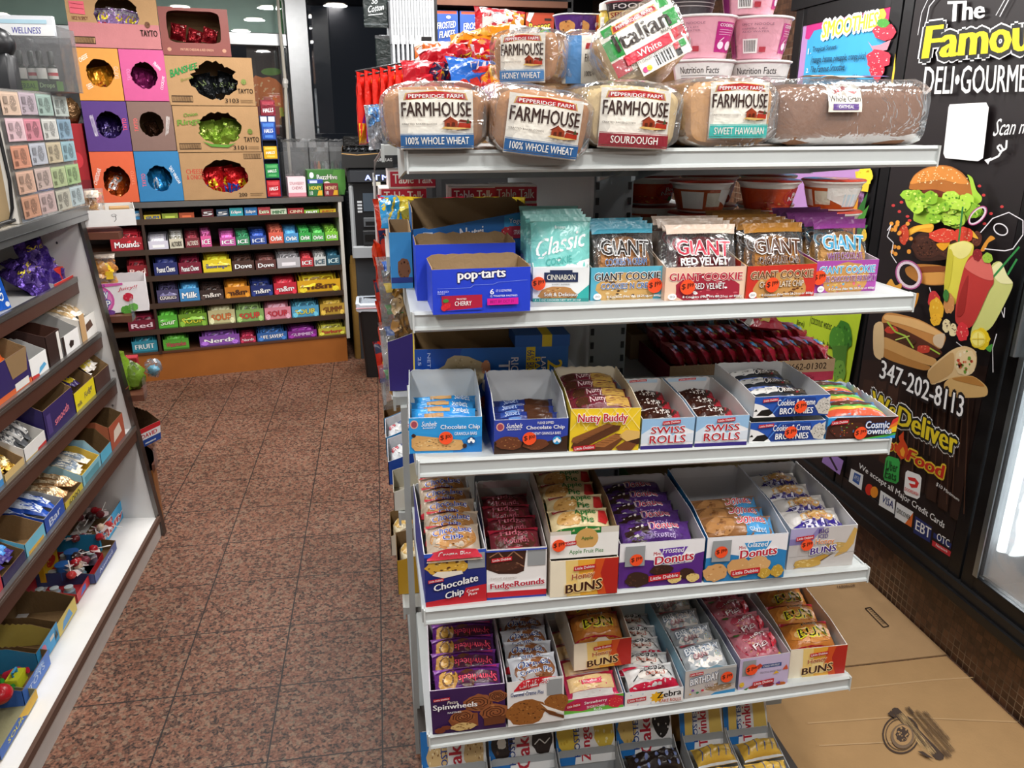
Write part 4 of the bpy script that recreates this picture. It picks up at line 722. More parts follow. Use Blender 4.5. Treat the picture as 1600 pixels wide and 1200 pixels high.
# raised honey bun box bridging the two low trays
a = SMI[4] @ atY(909, 1047, -.005 + .055); b_ = SMI[4] @ atY(1001, 1039, .05)
m = SM[4] @ T((.312, .055, .062)) @ RZ(0)
carton('honey_bun_box', 'cream and orange honey bun tray resting on two low trays', 'box', m, .124, .19, .066, .09, HB, 'e6ddcb', 'd9d2c4', mat='paper', fcut=[(0, 1), (.35, 1), (.42, 1.13), (.55, 1.13), (.62, 1), (1, 1)])
hbun = packet_mesh('honey_bun', .11, .085, .03, 'b8702c', 'p b01c34 0 .02 .4 .06 1 .02 1 .16 0 .18;p a01a30 0 .9 .5 .84 1 .9 1 1 0 1;b .5 .52 .42 .3 c88238 e0a858,9a5a22 12;b .5 .5 .34 .16 e0b878 c89048 4;q BUN .22 .36 .8 .4 .8 .64 .22 .6 2a140a B40 Off3d8/60;t Honey .34 .66 .64 .78 2a140a B12 Offe8c0/40', seed=17, wr=.002)
bars(hbun, 'honey_bun', m, .124, .19, 3, .06, 'honey buns in the tray resting on two trays', 'wrapped honey buns in the raised tray', pitch=20, dy=.06, y0=.045)
m, w = B(4, .536, -.002, .649, -.001)
carton('birthday_cake_tray', 'pale blue and grey tray of birthday cakes with price sticker', 'box', m, w, .255, .07, .085, 'r 0 0 1 1 c9c4bf;p 3a96d0 .0 0 1 0 1 .14 .6 .1 .5 .0;p d8cfc4 .3 .1 .9 .3 .96 .5 .5 .45;b .66 .3 .26 .14 a88a68 e8e0d4 10;q BIRTHDAY .1 .48 .64 .6 .64 .86 .1 .7 fff B26 O6a7a98/60;t CAKES .4 .36 .56 .46 fff B12 O8a3a4a/40;k .08 .82 .34 .92;r .64 .4 .98 .96 9b9fa1;e .15 .32 .03 .04 8a4a9c;e .24 .22 .03 .04 3a8a5c;e .34 .28 .03 .04 d83a4c;e .1 .2 .02 .03 e8b83a', '86b4cc', 'b9bfc2', sticker=[(.80, .66, '$1.99', .0135)], mat='paper', fcut=[(0, 1), (.2, 1.02), (.3, 1.1), (.42, 1.0), (.6, 1.1), (.76, 1.0), (1, 1)])
bd = packet_mesh('birthday_cake', .1, .078, .024, 'a9aeb2', 'b .5 .48 .4 .3 efeae4 5a9ad0,e05a7a,6ab85a,e8c83a 40 .03;q BIRTHDAY .08 .6 .9 .66 .9 .86 .08 .8 f6f8fa B34 O6a86a8/60;t CAKE .2 .44 .5 .58 d8b0b4 B22 O9a3040/30;p c8304a .0 .02 .5 .06 .6 .14 0 .1;r .05 .88 .4 .97 c0384a', seed=18, wr=.003)
bars(bd, 'birthday_cake', m, w, .255, 4, .06, 'birthday cakes in the pale blue tray', 'wrapped birthday cakes', pitch=24, dy=.06, y0=.04, jr=7)
m, w = B(4, .657, .001, .770, .002)
carton('pastry_tray', 'lilac tray of fruit pastries with leaf garland print', 'box', m, w, .255, .079, .09, 'r 0 0 1 1 cdbfe0;r .44 .62 .84 .74 34508a;t LOADED_WITH_FRUIT .47 .65 .8 .71 fff;t DELICIOUS_BAKED_TREAT .42 .46 .86 .52 8a8090;r .06 .46 .32 .94 9b9fa1;p c84028 .3 .7 .4 .8 .46 .72 .38 .62;p d85a38 .86 .5 .94 .66 .98 .5;p e8b82a .68 .4 .74 .5 .8 .42;b .3 .06 .1 .06 b03a2c d8702c 6;b .6 .08 .12 .07 8a2438 c84a2c 6;b .85 .06 .1 .06 c86a28 8a3024 6;b .06 .2 .05 .08 e8c03a 8a9a3a 6;p 4a8a3c .1 .04 .2 .1 .16 .0;p 7a3f9c .74 .1 .82 .16 .84 .06;k .28 .1 .70 .24', 'a8a0b8', 'c6c2c8', sticker=[(.22, .68, '$1.99', .0135)], mat='paper')
me = packet_mesh('fruit_pastry', .1, .085, .028, 'b8707c', 'b .5 .5 .46 .4 a83a4c e8d8d4,d8a080,7a1c30 26 .06;q Cherry .2 .55 .74 .7 .74 .86 .2 .71 f4ecec B30 O8a1c34/50;q Pie .3 .3 .62 .4 .62 .56 .3 .46 f4ecec B30 O8a1c34/50;p c8283c .72 .3 .96 .5 .96 .8 .8 .7;e .1 .85 .06 .06 4a8a3c;e .9 .15 .07 .06 d8b83a', seed=19, wr=.003)
bars(me, 'fruit_pastry', m, w, .255, 4, .066, 'fruit pastries in the lilac tray', 'wrapped fruit pastries', pitch=22, dy=.062, y0=.042, jr=7)
m, w = B(4, .779, .016, .907, .010)
carton('honey_bun_box', 'cream and orange honey bun tray at the cardboard end of the shelf', 'box', m, w, .215, .073, .09, HB, 'c8b8a4', 'cdc8c2', mat='paper', back='r 0 .2 1 1 e0762a;t BUN .2 .4 .8 .9 2a140a B20')
bars(hbun, 'honey_bun', m, w, .215, 3, .062, 'honey buns in the tray at the shelf end', 'wrapped honey buns at the shelf end', pitch=22, dy=.066, y0=.042)

# ---------------------------------------------------------------- bottom deck: trays with printed headers
HOST = 'r 0 0 1 1 f4f4f4;p 1f76c4 0 0 .3 0 .34 .3 .2 1 0 1;%s;t %s .42 .05 .62 .98 c01f34 V B30;t HOSTESS .3 .15 .40 .9 1d3f8c V B20'
def host(x, w, lab, hart, word, mk, items, pk, kind, y0=.065, hh=.115, z=.25):
    # tray floor slopes up towards the back like a display wedge
    m = T((x, -.115, .152))
    c = carton(kind + '_tray', lab, 'box', m, w, .26, .03, .085, 'r 0 0 1 1 2f86c8', 'd8dadc', 'b9bcbe', mat='paper', hs=.095, dip=.9)
    P = [(0, 0, 0), (w, 0, 0), (w, 0, hh * .9), (w * .97, 0, hh), (w * .03, 0, hh), (0, 0, hh * .9)]
    g = G().prism(P, .0018, 'f4f4f4', 'dcd9d2', 'paper'); art(g, flat((0, 0, 0), (w, 0, 0), (0, 0, hh)), HOST % (hart, word), 'paper')
    hd = g.build('header_card', c, T((0, .252, .048)) @ RX(-22))
    fill(pk, kind, m, items, (w / 2, .03, .042), (0, .055, .012), 16, lab, mk, 'cakes in the bottom trays', jr=4)
tw = packet_mesh('sponge_cake', .1, .048, .03, 'd8b04a', ';'.join('l 3f5fa8 .02 %.2f .2 %.2f .55 %.2f .8' % (x, x + .05, x + .02) for x in (.1, .3, .5, .7, .88)) + ';r 0 .0 1 .08 cfd4d8', mat='gloss', seed=20, wr=.002)
cc_ = packet_mesh('cup_cake', .13, .06, .032, '2e2522', ';'.join('e %.2f %.2f .03 .09 7a8ac0' % (x, y) for x in (.12, .3, .5, .7, .88) for y in (.25, .55, .8)) + ';r .0 .0 1 .07 8a8a90', mat='gloss', seed=21, wr=.003)
zz = packet_mesh('snack_cake', .13, .06, .03, 'd0a840', ';'.join('q Hostess %.2f %.2f %.2f %.2f %.2f %.2f %.2f %.2f 8a6a1a B8' % (x, y, x + .26, y + .05, x + .26, y + .2, x, y + .15) for x in (.05, .38, .7) for y in (.15, .55)) + ';r 0 0 1 .08 cfcfcf', mat='gloss', seed=22, wr=.003)
ca = lambda u, v, a, b: 'b %s %s %s %s d8b882 8a5a2a,f0dcb0 24 .07' % (u, v, a, b)
host(-.013, .148, 'bottom tray of coffee cakes at the aisle corner', ca(.25, .5, .16, .4) + ';' + ca(.82, .5, .16, .38), 'Cakes', 'cake', 2, zz, 'coffee_cake')
host(.142, .153, 'bottom tray of dark cup cakes nearly empty with grey inside', 'b .2 .6 .16 .35 2a1a14 5a4030 6;b .2 .6 .07 .12 f4f0ea eee 2;b .82 .6 .16 .34 2a1a14 3a2a20 6;l fff .02 .7 .5 .78 .6 .86 .5 .94 .6', 'Cakes', 'cake', 1, cc_, 'cup_cake')
host(.300, .142, 'bottom tray of yellow snack cakes with lemon-coloured header picture', 'b .2 .6 .18 .36 e8c84a d8b030 8;b .82 .6 .17 .34 e8c84a f4e8b0 8', 'Zingers', 'cake', 3, zz, 'snack_cake')
host(.446, .137, 'bottom tray of chocolate cakes in dark printed wrappers', 'b .2 .6 .16 .34 e0c070 c8a050 6;b .82 .65 .16 .32 1a1412 f0f0f0 6', 'Cakes', 'cake', 4, cc_, 'chocolate_cake')
host(.604, .108, 'bottom tray of golden sponge cakes beside the chocolate cakes', 'p e8c868 .1 .2 .28 .2 .3 .8 .12 .84;p e8c868 .68 .2 .98 .26 .94 .84 .68 .8', 'Twinkies', 'cake', 4, tw, 'sponge_cake')
host(.715, .112, 'bottom tray of golden sponge cakes at the cardboard corner', 'p e8c868 .1 .2 .28 .2 .3 .8 .12 .84;p e8c868 .68 .2 .98 .26 .94 .84 .68 .8', 'Twinkies', 'cake', 4, tw, 'sponge_cake')
carton('honey_bun_box', 'brown honey bun carton standing behind the bottom trays', 'box', T((.58, .22, .15)), .27, .15, .17, .17, 'r 0 0 1 1 b98a52;r .0 .7 .3 1 d8b468;q BUNS .05 .72 .5 .78 .5 .98 .05 .92 40190c B30;b .75 .8 .22 .18 8a5a34 a87048 10', 'a87c4c', '8a6a48', mat='paper', torn=0)
# ---------------------------------------------------------------- aisle shelving: goods seen past the end display
TT = 'r 0 0 1 1 c01f3a;t Table_Talk .06 .2 .94 .85 f6eee8 B24'
R = random.Random(31)
def pie(x, y, z, lab, yaw=0):
    o = tag(empty('pie_box', T((x, y, z)) @ RZ(yaw)), lab, 'box', 'small red pie boxes')
    G().box(0, 0, 0, .1, .1, .036, 'efe3e0').build('carton', o)
    g = G().box(.004, -.0008, .003, .1, .0, .034, 'c01f3a'); art(g, flat((.004, -.0009, .003), (.096, 0, 0), (0, 0, .031)), TT, 'paper'); g.build('printed_front', o)
for k, dx in enumerate((-.018, -.022, -.012, -.034, -.014)):
    pie(dx - .01, .47 + R.uniform(-.006, .006), 1.346 + .0365 * k, ORD[k] + ' red pie box from the bottom of the outermost stack', R.uniform(-4, 4))
for k in range(4): pie(.095 + .004 * k, .475, 1.346 + .0365 * k, ORD[k] + ' red pie box from the bottom of the inner stack', R.uniform(-3, 3))
for k in range(4): pie(.205, .49 + .004 * k, 1.346 + .0365 * k, ORD[k] + ' red pie box from the bottom of the stack nearest the upright', R.uniform(-3, 3))
def bagmesh(name, w, l, th, col, src, seed, mat='gloss', wr=.004): return packet_mesh(name, w, l, th, col, src, mat, seed, 12, 14, None, .06, wr)
def bag(me, p, rx, ry, rz, lab, grp, name='snack_bag', cat='snack bag', par=None):
    return tag(put(me, name, None, T(p) @ RZ(rz) @ RX(rx) @ RY(ry)), lab, cat, grp)
me = bagmesh('chip_bag', .10, .075, .02, 'e8c82a', 'r 0 0 .4 1 2f9bd8;b .6 .5 .2 .3 f0e060 d8342c 4;p c8203c .0 .8 .3 1 0 1', 40)
bag(me, (.0, .42, 1.445), 60, 10, 8, 'yellow and blue snack bag lying against the small red pie boxes', None)
me = bagmesh('chip_bag', .1, .07, .02, 'b01f3c', 'b .5 .5 .3 .3 d83a50 2f8ad0,f0d040 6', 41)
bag(me, (.085, .43, 1.442), 60, -8, -6, 'dark red snack bag beside the yellow and blue snack bag', None)
me = bagmesh('chip_bag', .12, .07, .025, 'd8c02a', 'r .1 .2 .6 .5 8a7a1a;t Y .2 .3 .4 .7 fff B10', 42)
bag(me, (.215, .44, 1.44), 65, 4, 4, 'plain yellow snack bag under the top shelf', None)
# strip of hot chips hanging down the aisle side
ch = [bagmesh('chip_bag', .085, .115, .026, c, s, 43 + i) for i, (c, s) in enumerate([('c8341c', 'p 22264a 0 0 1 0 1 .2 0 .3;q Hot .2 .4 .8 .5 .8 .75 .2 .65 f2c02a B30;b .3 .2 .2 .1 e86a2a f0b040 6'), ('c02c1a', 'p 3a3f58 0 .7 1 .9 1 1 0 1;q Chip .1 .35 .85 .45 .85 .65 .1 .55 f2c02a B30;r 0 0 1 .1 1f2a5a'), ('d2401f', 'p 8f98a8 0 0 .6 0 .3 .35 0 .3;p 22264a .5 0 1 0 1 .3;b .6 .6 .25 .2 f0a030 8a1a14 6')])]
st = tag(empty('clip_strip', Matrix()), 'narrow hanging strip clipped to the aisle shelf edge holding red chip bags', 'display strip')
G().tube([(-.055, .86, 1.50), (-.057, .86, .86)], .004, 'd8d8d8', 'plastic').build('strip', st); G().tube([(-.03, .80, 1.56), (-.05, .85, 1.53), (-.055, .86, 1.49)], .004, 'c8c8c8', 'metal').build('hook', st)
wd = ['topmost', 'second', 'third', 'fourth', 'fifth', 'sixth', 'seventh', 'lowest']
for k, (px, py, rz, tw_) in enumerate([(607, 345, 30, 10), (603, 378, 40, 30), (592, 408, 55, 35), (600, 432, 35, 30), (600, 468, 40, 25), (607, 500, 30, 20), (602, 532, 45, 35), (606, 562, 30, 10)]):
    p = atY(px, py, .83 + .004 * k); bag(ch[k % 3], p, 78, tw_, rz, wd[k] + ' red chip bag on the strip hanging beside the shelving', 'red chip bags on the hanging strip')
cb = [packet_mesh('cookie_bag', .085, .11, .03, 'fff', 'b .5 .4 .34 .3 %s %s 10;p %s .1 .7 .9 .7 .9 .9 .1 .9' % q, 'film', 50 + i, wr=.004) for i, q in enumerate([('c8944a', '8a5a2c,e8c888', '3a6ac0'), ('c0a070', 'e8dcc8,6a4a2a', 'e8c82a'), ('b88a50', 'd8b888,9a6a3a', '4a9a4a')])]
for k, (px, py) in enumerate([(614, 437), (618, 470), (621, 503), (617, 536), (622, 570), (619, 602)]):
    p = atY(px, py, .56); bag(cb[k % 3], p, 80, 12 - 5 * (k % 3), 24, ['topmost', 'second', 'third', 'fourth', 'fifth', 'lowest'][k] + ' clear bag of cookies hanging along the end upright', 'clear cookie bags beside the end upright', 'cookie_bag', 'cookie bag')
st = tag(empty('clip_strip', Matrix()), 'thin hanging strip beside the end upright holding clear cookie bags', 'display strip')
G().tube([(atY(616, 430, .585).x, .585, 1.345), (atY(620, 612, .585).x, .585, .98)], .003, 'd8d8d8', 'plastic').build('strip', st)
# cartons on the lower aisle shelves, facing the aisle
def side_carton(y0, z, w, h, hb, d, x, col, inner, front, lab, n=0, me=None, pl=''):
    m = T((x, y0 + w, z)) @ RZ(-90)
    carton('snack_carton', lab, 'box', m, w, d, h, hb, front, col, inner, mat='paper', inmat='kraft' if inner in ('8a6f4e', 'a58a68') else 'paper')
    if n: fill(me, 'snack_packet', m, n, (w / 2, .04, h * .75), (0, .045, 0), 25, pl, 'snack', pl)
sc1 = packet_mesh('snack_packet', .1, .07, .022, 'dfe2e6', 'p c83a4a .1 .1 .6 .2 .5 .5 .1 .4;e .7 .6 .16 .2 f4f4f4;t bun .2 .6 .5 .8 3a5aa0', seed=60, wr=.003)
sc2 = packet_mesh('snack_packet', .1, .07, .022, 'e6d8b4', 'b .5 .5 .3 .3 d8b060 b88a40 8;r 0 .8 1 1 e0a83a', seed=61, wr=.003)
side_carton(.62, 1.022, .12, .09, .13, .2, -.052, 'a98a60', '8a6f4e', 'r 0 0 1 1 a98a60;r .1 .1 .9 .35 3a2a8a', 'brown cardboard snack carton peeking past the treat carton on the aisle side')
side_carton(.50, 1.022, .09, .12, .15, .2, -.044, '3a2a8a', 'efe9e0', 'r 0 0 1 1 e8eaf0;r 0 0 1 .4 3a2a8a', 'white and violet snack carton on the aisle side by the granola bars')
side_carton(.98, .722, .14, .05, .09, .22, -.064, '2f9bd0', '8a6f4e', 'r 0 0 1 1 2f9bd0;b .5 .4 .3 .4 8a5a30 d8a868 6', 'farthest blue carton with brown inside on the fourth aisle shelf', 0)
side_carton(.80, .722, .15, .06, .1, .22, -.060, '2f9bd0', 'dfe2e6', 'r 0 0 1 1 3fa6d8;e .7 .6 .14 .3 fff', 'light blue carton of white packets on the fourth aisle shelf', 2, sc1, 'white packets in the light blue aisle carton')
side_carton(.62, .722, .16, .065, .1, .22, -.056, '1f4fb0', 'dfe2e6', 'r 0 0 1 1 2450b0;p fff 0 .5 1 .7 1 1 0 1;t B .2 .1 .6 .4 fff', 'royal blue carton of packets on the fourth aisle shelf', 2, sc1, 'packets in the royal blue aisle carton')
side_carton(.47, .722, .13, .05, .08, .2, -.046, 'e9e6da', 'c8c2b0', 'r 0 0 1 1 eeebdf;e .4 .5 .2 .3 e0d060', 'off-white carton with yellow spot on the fourth aisle shelf')
side_carton(.72, .452, .15, .06, .12, .22, -.060, 'e6e2d8', '8a6f4e', 'r 0 0 1 1 e6e2d8', 'plain white cardboard carton with brown inside on the lowest aisle shelf', 2, sc2, 'pale packets in the plain white aisle carton')
side_carton(.52, .452, .15, .10, .12, .22, -.046, 'd8a82a', '8a6f4e', 'r 0 0 1 1 e0ae2c;r 0 .62 1 .8 3a5aa8;r .3 .35 .7 .75 3a8a4a;t MAIZE .2 .1 .8 .3 8a5a1a;b .5 .9 .3 .1 e8c860 c89a30 4', 'yellow carton with green patch on the lowest aisle shelf', 2, sc2, 'pale packets in the yellow aisle carton')
# right side: noodle bowls
def bowl_meshes():
    out = []
    for seed, art_src in ((1, 'r 0 0 1 1 b8501c;r .02 .1 .14 .9 e8e4dc;r .36 .1 .5 .9 efece4;r .52 .2 .62 .85 d8d0b8;r .16 .0 .34 1 a8421a;p efece4 .6 .5 .72 .1 .84 .1 .84 1 .6 1;r .7 .1 .8 .7 cfe2e8;p d8341c .86 0 1 0 1 1 .86 1'), (2, 'r 0 0 1 1 c8481c;p e8e4da .0 .4 .1 .1 .2 .1 .24 1 0 1;r .1 .12 .2 .8 d8cfa8;e .72 .6 .13 .45 b8202c;e .72 .62 .1 .38 c83040;q Bowl .66 .62 .77 .62 .77 .82 .66 .82 fff B20;q Noodle .63 .42 .80 .42 .80 .62 .63 .62 fff B20;r .7 .12 .84 .36 2a8a3c;b .5 .22 .12 .2 b83a1c e8b060,8a2a14 14')):
        g = G(); g.lathe([(.045, 0), (.052, .002), (.068, .06), (.072, .066), (.076, .068), (.076, .073), (.072, .0745)], 28, 'f0ebe2', 'plastic')
        S = lambda u, v, k: (lambda a, r: V((r * cos(a), r * sin(a), .006 + v * .05)))(-pi * .5 + (u - .6) * 2 * pi, .0535 + v * .0136 + .0004 + k)
        art(g, S, art_src, 'gloss', cv=30, lay=.00012); b = g.mesh('cup', True)
        l = G().lathe([(0, .0746), (.074, .0746), (.0775, .072)], 28, 'a8301c', 'gloss', cap=False)
        art(l, flat((-.05, -.05, .0752), (.1, 0, 0), (0, .1, 0)), 'b .5 .5 .4 .4 b8481c d86a2a,e8c060 20', 'gloss'); out.append((b, l.mesh('lid', True)))
    return out
BW = bowl_meshes()
def bowl(x, y, z, k, rz, lab):
    o = tag(empty('noodle_bowl', T((x, y, z)) @ RZ(rz)), lab, 'noodle bowl', 'orange noodle bowls'); put(BW[k][0], 'cup', o); put(BW[k][1], 'lid', o)
for k, (px, t, rz, nm) in enumerate([(1095, 0, 20, 'nearest the upright'), (1200, 1, 12, 'in the middle with red emblem'), (1300, 0, -40, 'nearest the smoothie poster')]):
    p = atY(px, 300, .57)
    bowl(p.x, .57, 1.346, 1 - t, 60 * k, 'lower orange noodle bowl ' + nm); bowl(p.x, .57, 1.4212, t, rz, 'upper orange noodle bowl ' + nm)
for k in range(3):
    x = .66 + .165 * k; bowl(x, .76, 1.346, k % 2, 40 * k, 'lower bowl in the rear row of noodle bowls, ' + ('by the upright', 'in the middle', 'at the cooler side')[k]); bowl(x, .76, 1.4212, (k + 1) % 2, 25 * k, 'upper bowl in the rear row of noodle bowls, ' + ('by the upright', 'in the middle', 'at the cooler side')[k])
# tray of instant noodle packs
m = T((.64, .475, 1.002))
carton('noodle_tray', 'long cardboard tray of red noodle packs with printed number', 'box', m, .44, .24, .056, .058, 'r 0 0 1 1 a88c6c;r 0 0 1 .42 a8364a;t 70662-01302 .68 .55 .95 .85 33241c B10;q Top_Ramen .12 .06 .36 .06 .36 .36 .12 .36 2a1418 B24;t SHIPPING_CASE .76 .1 .88 .2 6a1a2a;t PACKED_FRESH .74 .24 .86 .3 6a1a2a', '8a3042', '8f7350', mat='kraft', torn=0)
nd = packet_mesh('noodle_pack', .092, .115, .026, '9a2032', 'b .5 .6 .42 .24 b8a048 d8c880,7a6a28 26;e .8 .62 .14 .1 3a86c0;p e8e4dc .05 .84 .4 .88 .36 .95 .05 .93;r 0 .96 1 1 d0d0d0', seed=62, wr=.004)
R = random.Random(5)
for r in range(2):
    for k in range(12):
        o = put(nd, 'noodle_pack', None, m @ T((.028 + .035 * k, .06 + .11 * r, .056 + .012 * r)) @ RZ(90) @ RX(58 + R.uniform(-5, 5)) @ RZ(90))
        tag(o, ORD[k] + ' pack from the upright in the %s row of red noodle packs' % ('front', 'rear')[r], 'noodle pack', 'red noodle packs in the cardboard tray')
p = V((.93, .60, 1.125)); tag(put(nd, 'noodle_pack', None, T(p) @ RZ(70) @ RX(8) @ RZ(20)), 'red noodle pack lying loose across the top of the others', 'noodle pack', 'red noodle packs in the cardboard tray')
nd2 = packet_mesh('noodle_pack', .092, .11, .026, '8f979c', 'b .5 .4 .35 .3 a8b0b4 d0d4d8 10;r 0 .8 1 .95 5a7a8a', seed=63, wr=.004)
for k in range(7):
    tag(put(nd2, 'noodle_pack', None, T((.66 + .06 * k, .78, 1.10)) @ RZ(90) @ RX(60 + R.uniform(-5, 5)) @ RZ(90)), ORD[k] + ' silver grey noodle pack behind the red noodle packs', 'noodle pack', 'silver noodle packs')
carton('noodle_tray', 'brown tray holding silver grey noodle packs behind the red ones', 'box', T((.62, .73, 1.002)), .45, .2, .07, .07, 'r 0 0 1 1 a88c6c', 'a88c6c', '8f7350', mat='kraft', torn=0)
carton('snack_carton', 'low green carton on the aisle shelf behind the donut trays', 'box', T((.56, .47, .702)), .46, .22, .055, .06, 'r 0 0 1 1 4a7a34;r 0 .0 1 .3 6a9a3a', '4a7a34', '6a5a3c', mat='paper', torn=0)

# ---------------------------------------------------------------- on top of the aisle shelving
carton('shipping_case', 'cardboard case under the heap of chip bags behind the bread', 'box', T((.0, .48, 1.582)), .40, .3, .075, .075, 'r 0 0 1 1 b08a5a', 'b08a5a', '8f7350', mat='kraft', torn=0)
RED = 'p e8e4e0 0 0 .5 .05 .4 .12 0 .1;e .5 .6 .26 .2 f2c02a;q LAYS .32 .52 .7 .56 .7 .7 .32 .66 fff B30 O2a3a9a/70;b .5 .22 .3 .14 e8b050 f0d890 6'
heap = [((677, 122, .52), .15, .12, 'c81c2c', 'e .6 .55 .2 .28 22264a;q LAY .48 .42 .74 .46 .74 .66 .48 .62 f2c02a B30;p f2f0ee 0 .2 .4 .3 .3 .4 0 .3', 68, 0, 8, 'red chip bag with a dark round emblem lying at the left of the heap'),
        ((706, 98, .58), .15, .13, 'c01a2a', 'q RITZ .5 .3 .85 .4 .85 .6 .5 .5 f2c02a B30 O6a1018/40;r 0 .9 1 1 e8d8d8', 60, -20, 25, 'folded red chip bag above the one with round emblem'),
        ((748, 75, .62), .17, .15, 'e8921c', 'p d81c2c 0 .0 1 .0 1 .5 .3 .62 0 .4;q Chiz .25 .08 .95 .18 .95 .46 .25 .36 fff B30 X;q SPICY .2 .68 .7 .76 .7 .84 .2 .76 6a2a10 B12;p f0b83a .4 .7 .8 .62 .6 .95', 62, -18, -14, 'orange and red chip bag at the top of the heap'),
        ((781, 52, .72), .14, .17, 'c81a2a', 'p f0f0f2 .1 .55 .9 .5 .9 1 .1 1;p e89a1c .55 .6 1 .55 1 .95 .6 1;b .4 .75 .2 .14 d8d8dc b0b0b8 10', 75, 15, -8, 'red chip bag with shiny silver end standing at the back of the heap'),
        ((817, 66, .66), .12, .13, 'eceeec', 'p 3fb04a 0 .1 1 0 1 .4 0 .5;p 2a8ad0 .7 0 1 0 1 .3', 65, 10, 10, 'white chip bag with a green band in the heap'),
        ((848, 66, .70), .12, .09, '2a78c0', 'p 3fb04a 0 .4 .7 .3 .7 .8 0 .9;p e8f0f4 .6 .6 1 .5 1 1', 60, 0, 15, 'blue and green chip bag at the cup end of the heap'),
        ((744, 118, .50), .15, .12, '1f6cd0', 'q CHIPS .2 .5 .85 .56 .85 .74 .2 .68 fff B20;p d8342c 0 0 .4 0 .3 .3 0 .3;p e8eaf0 .6 .1 1 .0 1 .3', 62, 8, 20, 'blue chip bag below the orange and red bag'),
        ((771, 128, .47), .13, .12, 'd02c2a', 'p e89a2a .4 .4 1 .3 1 .9 .5 1;b .7 .6 .16 .16 f0c060 d86a2a 8;q HOT .1 .2 .5 .26 .5 .44 .1 .38 f2e0d0 B20', 66, -10, -25, 'red and yellow chip bag close behind the tilted wheat loaf'),
        ((678, 90, .66), .10, .12, 'f0f0ee', 'p e8701c 0 .55 1 .5 1 .8 0 .85', 72, 0, 0, 'small white and orange chip bag behind the folded red one'),
        ((840, 88, .62), .13, .12, '2a5ab8', 'p c8d8ea 0 .3 1 .1 1 .4 0 .6', 60, 12, -20, 'dark blue chip bag behind the crosswise loaf')]
for k, ((px, py, Y), bw, bl_, c, s, rx, ry, rz, lab) in enumerate(heap):
    bag(bagmesh('chip_bag', bw * .9, bl_ * .76, .034, c, s, 70 + k, wr=.007), atY(px, py + 6, Y), rx, ry, rz, lab, None, 'chip_bag', 'chip bag')
bag(bagmesh('chip_bag', .055, .095, .018, 'b9bcc4', 'p 6aa0d8 .1 .5 .9 .6 .8 1 .2 1;p e0e2e8 .2 .1 .6 .2 .5 .5;p 8a8f9a .5 .1 .9 .2 .8 .4', 85, 'foil', .008), atY(592, 198, .55), 78, -25, 20, 'crumpled silver and blue foil snack bag beside the first wheat loaf', None)
# hanging red candy bags on a rod
p0, p1 = atY(555, 112, 1.2), atY(664, 92, 1.2)
o = tag(empty('peg_rail', Matrix()), 'black peg rail with double rods carrying red candy bags', 'hanging rail')
for dz in (0, -.014): G().tube([p0 + V((0, 0, dz)), p1 + V((0, 0, dz))], .003, '1c1c1e', 'painted').build('rod', o)
G().box(p1.x - .008, 1.19, 1.58, p1.x + .02, 1.22, atY(660, 58, 1.2).z, '161618', 'painted').build('post', o)
hg = [packet_mesh('candy_bag', .075, .2, .018, 'd8261c', 'r .0 .02 1 .3 %s;p 6a2a9a .1 .3 .9 .3 .8 .48 .2 .48;q 7 .3 .55 .6 .6 .6 .76 .3 .72 f2c02a B20;e .6 .84 .24 .06 f29a1c;b .5 .14 .3 .06 e8b040 8a3a1a 6' % c, seed=90 + i, wr=.003) for i, c in enumerate(('e8b82a', '7a3aa8', 'c81c18'))]
for k in range(9):
    u = .06 + .11 * k; p = p0.lerp(p1, u) + V((0, 0, -.104)); tag(put(hg[k % 3], 'candy_bag', None, T(p) @ RY(3) @ RZ(74) @ RX(88)), ORD[k] + ' red candy bag from the free end of the black peg rail', 'candy bag', 'red candy bags on the peg rail')
# noodle cups
carton('shipping_case', 'cardboard case under the stacked pink noodle cups', 'box', T((.60, .47, 1.582)), .44, .32, .088, .088, 'r 0 0 1 1 b08a5a', 'b08a5a', '8f7350', mat='kraft', torn=0)
def cupset(c, band, src, top='f2f0f0'):
    g = G(); g.lathe([(.050, 0), (.053, .002), (.069, .082), (.0715, .0835)], 30, c, 'gloss'); g.lathe([(.0715, .0835), (.074, .085), (.074, .088), (.0705, .089)], 30, top, 'plastic')
    S = lambda u, v, k: (lambda a, r: V((r * cos(a), r * sin(a), .003 + v * .078)))(-pi * .5 + (u - .5) * pi * 1.1, .0533 + v * .0154 + .0004 + k)
    art(g, S, src, 'gloss', cv=26, lay=.00012); return g.mesh('noodle_cup', True)
PK = 'r .62 .12 .88 .9 b3257a;t COOKING .65 .78 .85 .86 fff B5;l f0c8e0 .01 .65 .7 .85 .7;l f0c8e0 .01 .65 .64 .85 .64;l f0c8e0 .01 .65 .58 .83 .58;e .69 .3 .04 .1 f4d8e8;e .81 .3 .05 .12 f4d8e8;l f4d8e8 .014 .67 .4 .72 .5;r .2 .12 .36 .5 f6f2f2;' + ';'.join('r %.3f .16 %.3f .46 2a2024' % (.22 + .018 * i, .228 + .018 * i) for i in range(7)) + ';r .38 .14 .45 .28 b83a4a;t SPICY_NOODLE .2 .84 .5 .9 8a5a70;t OPEN_LID .2 .74 .44 .78 8a5a70;t ADD_WATER .2 .66 .46 .70 8a5a70;r 0 0 .1 1 8a2a6a'
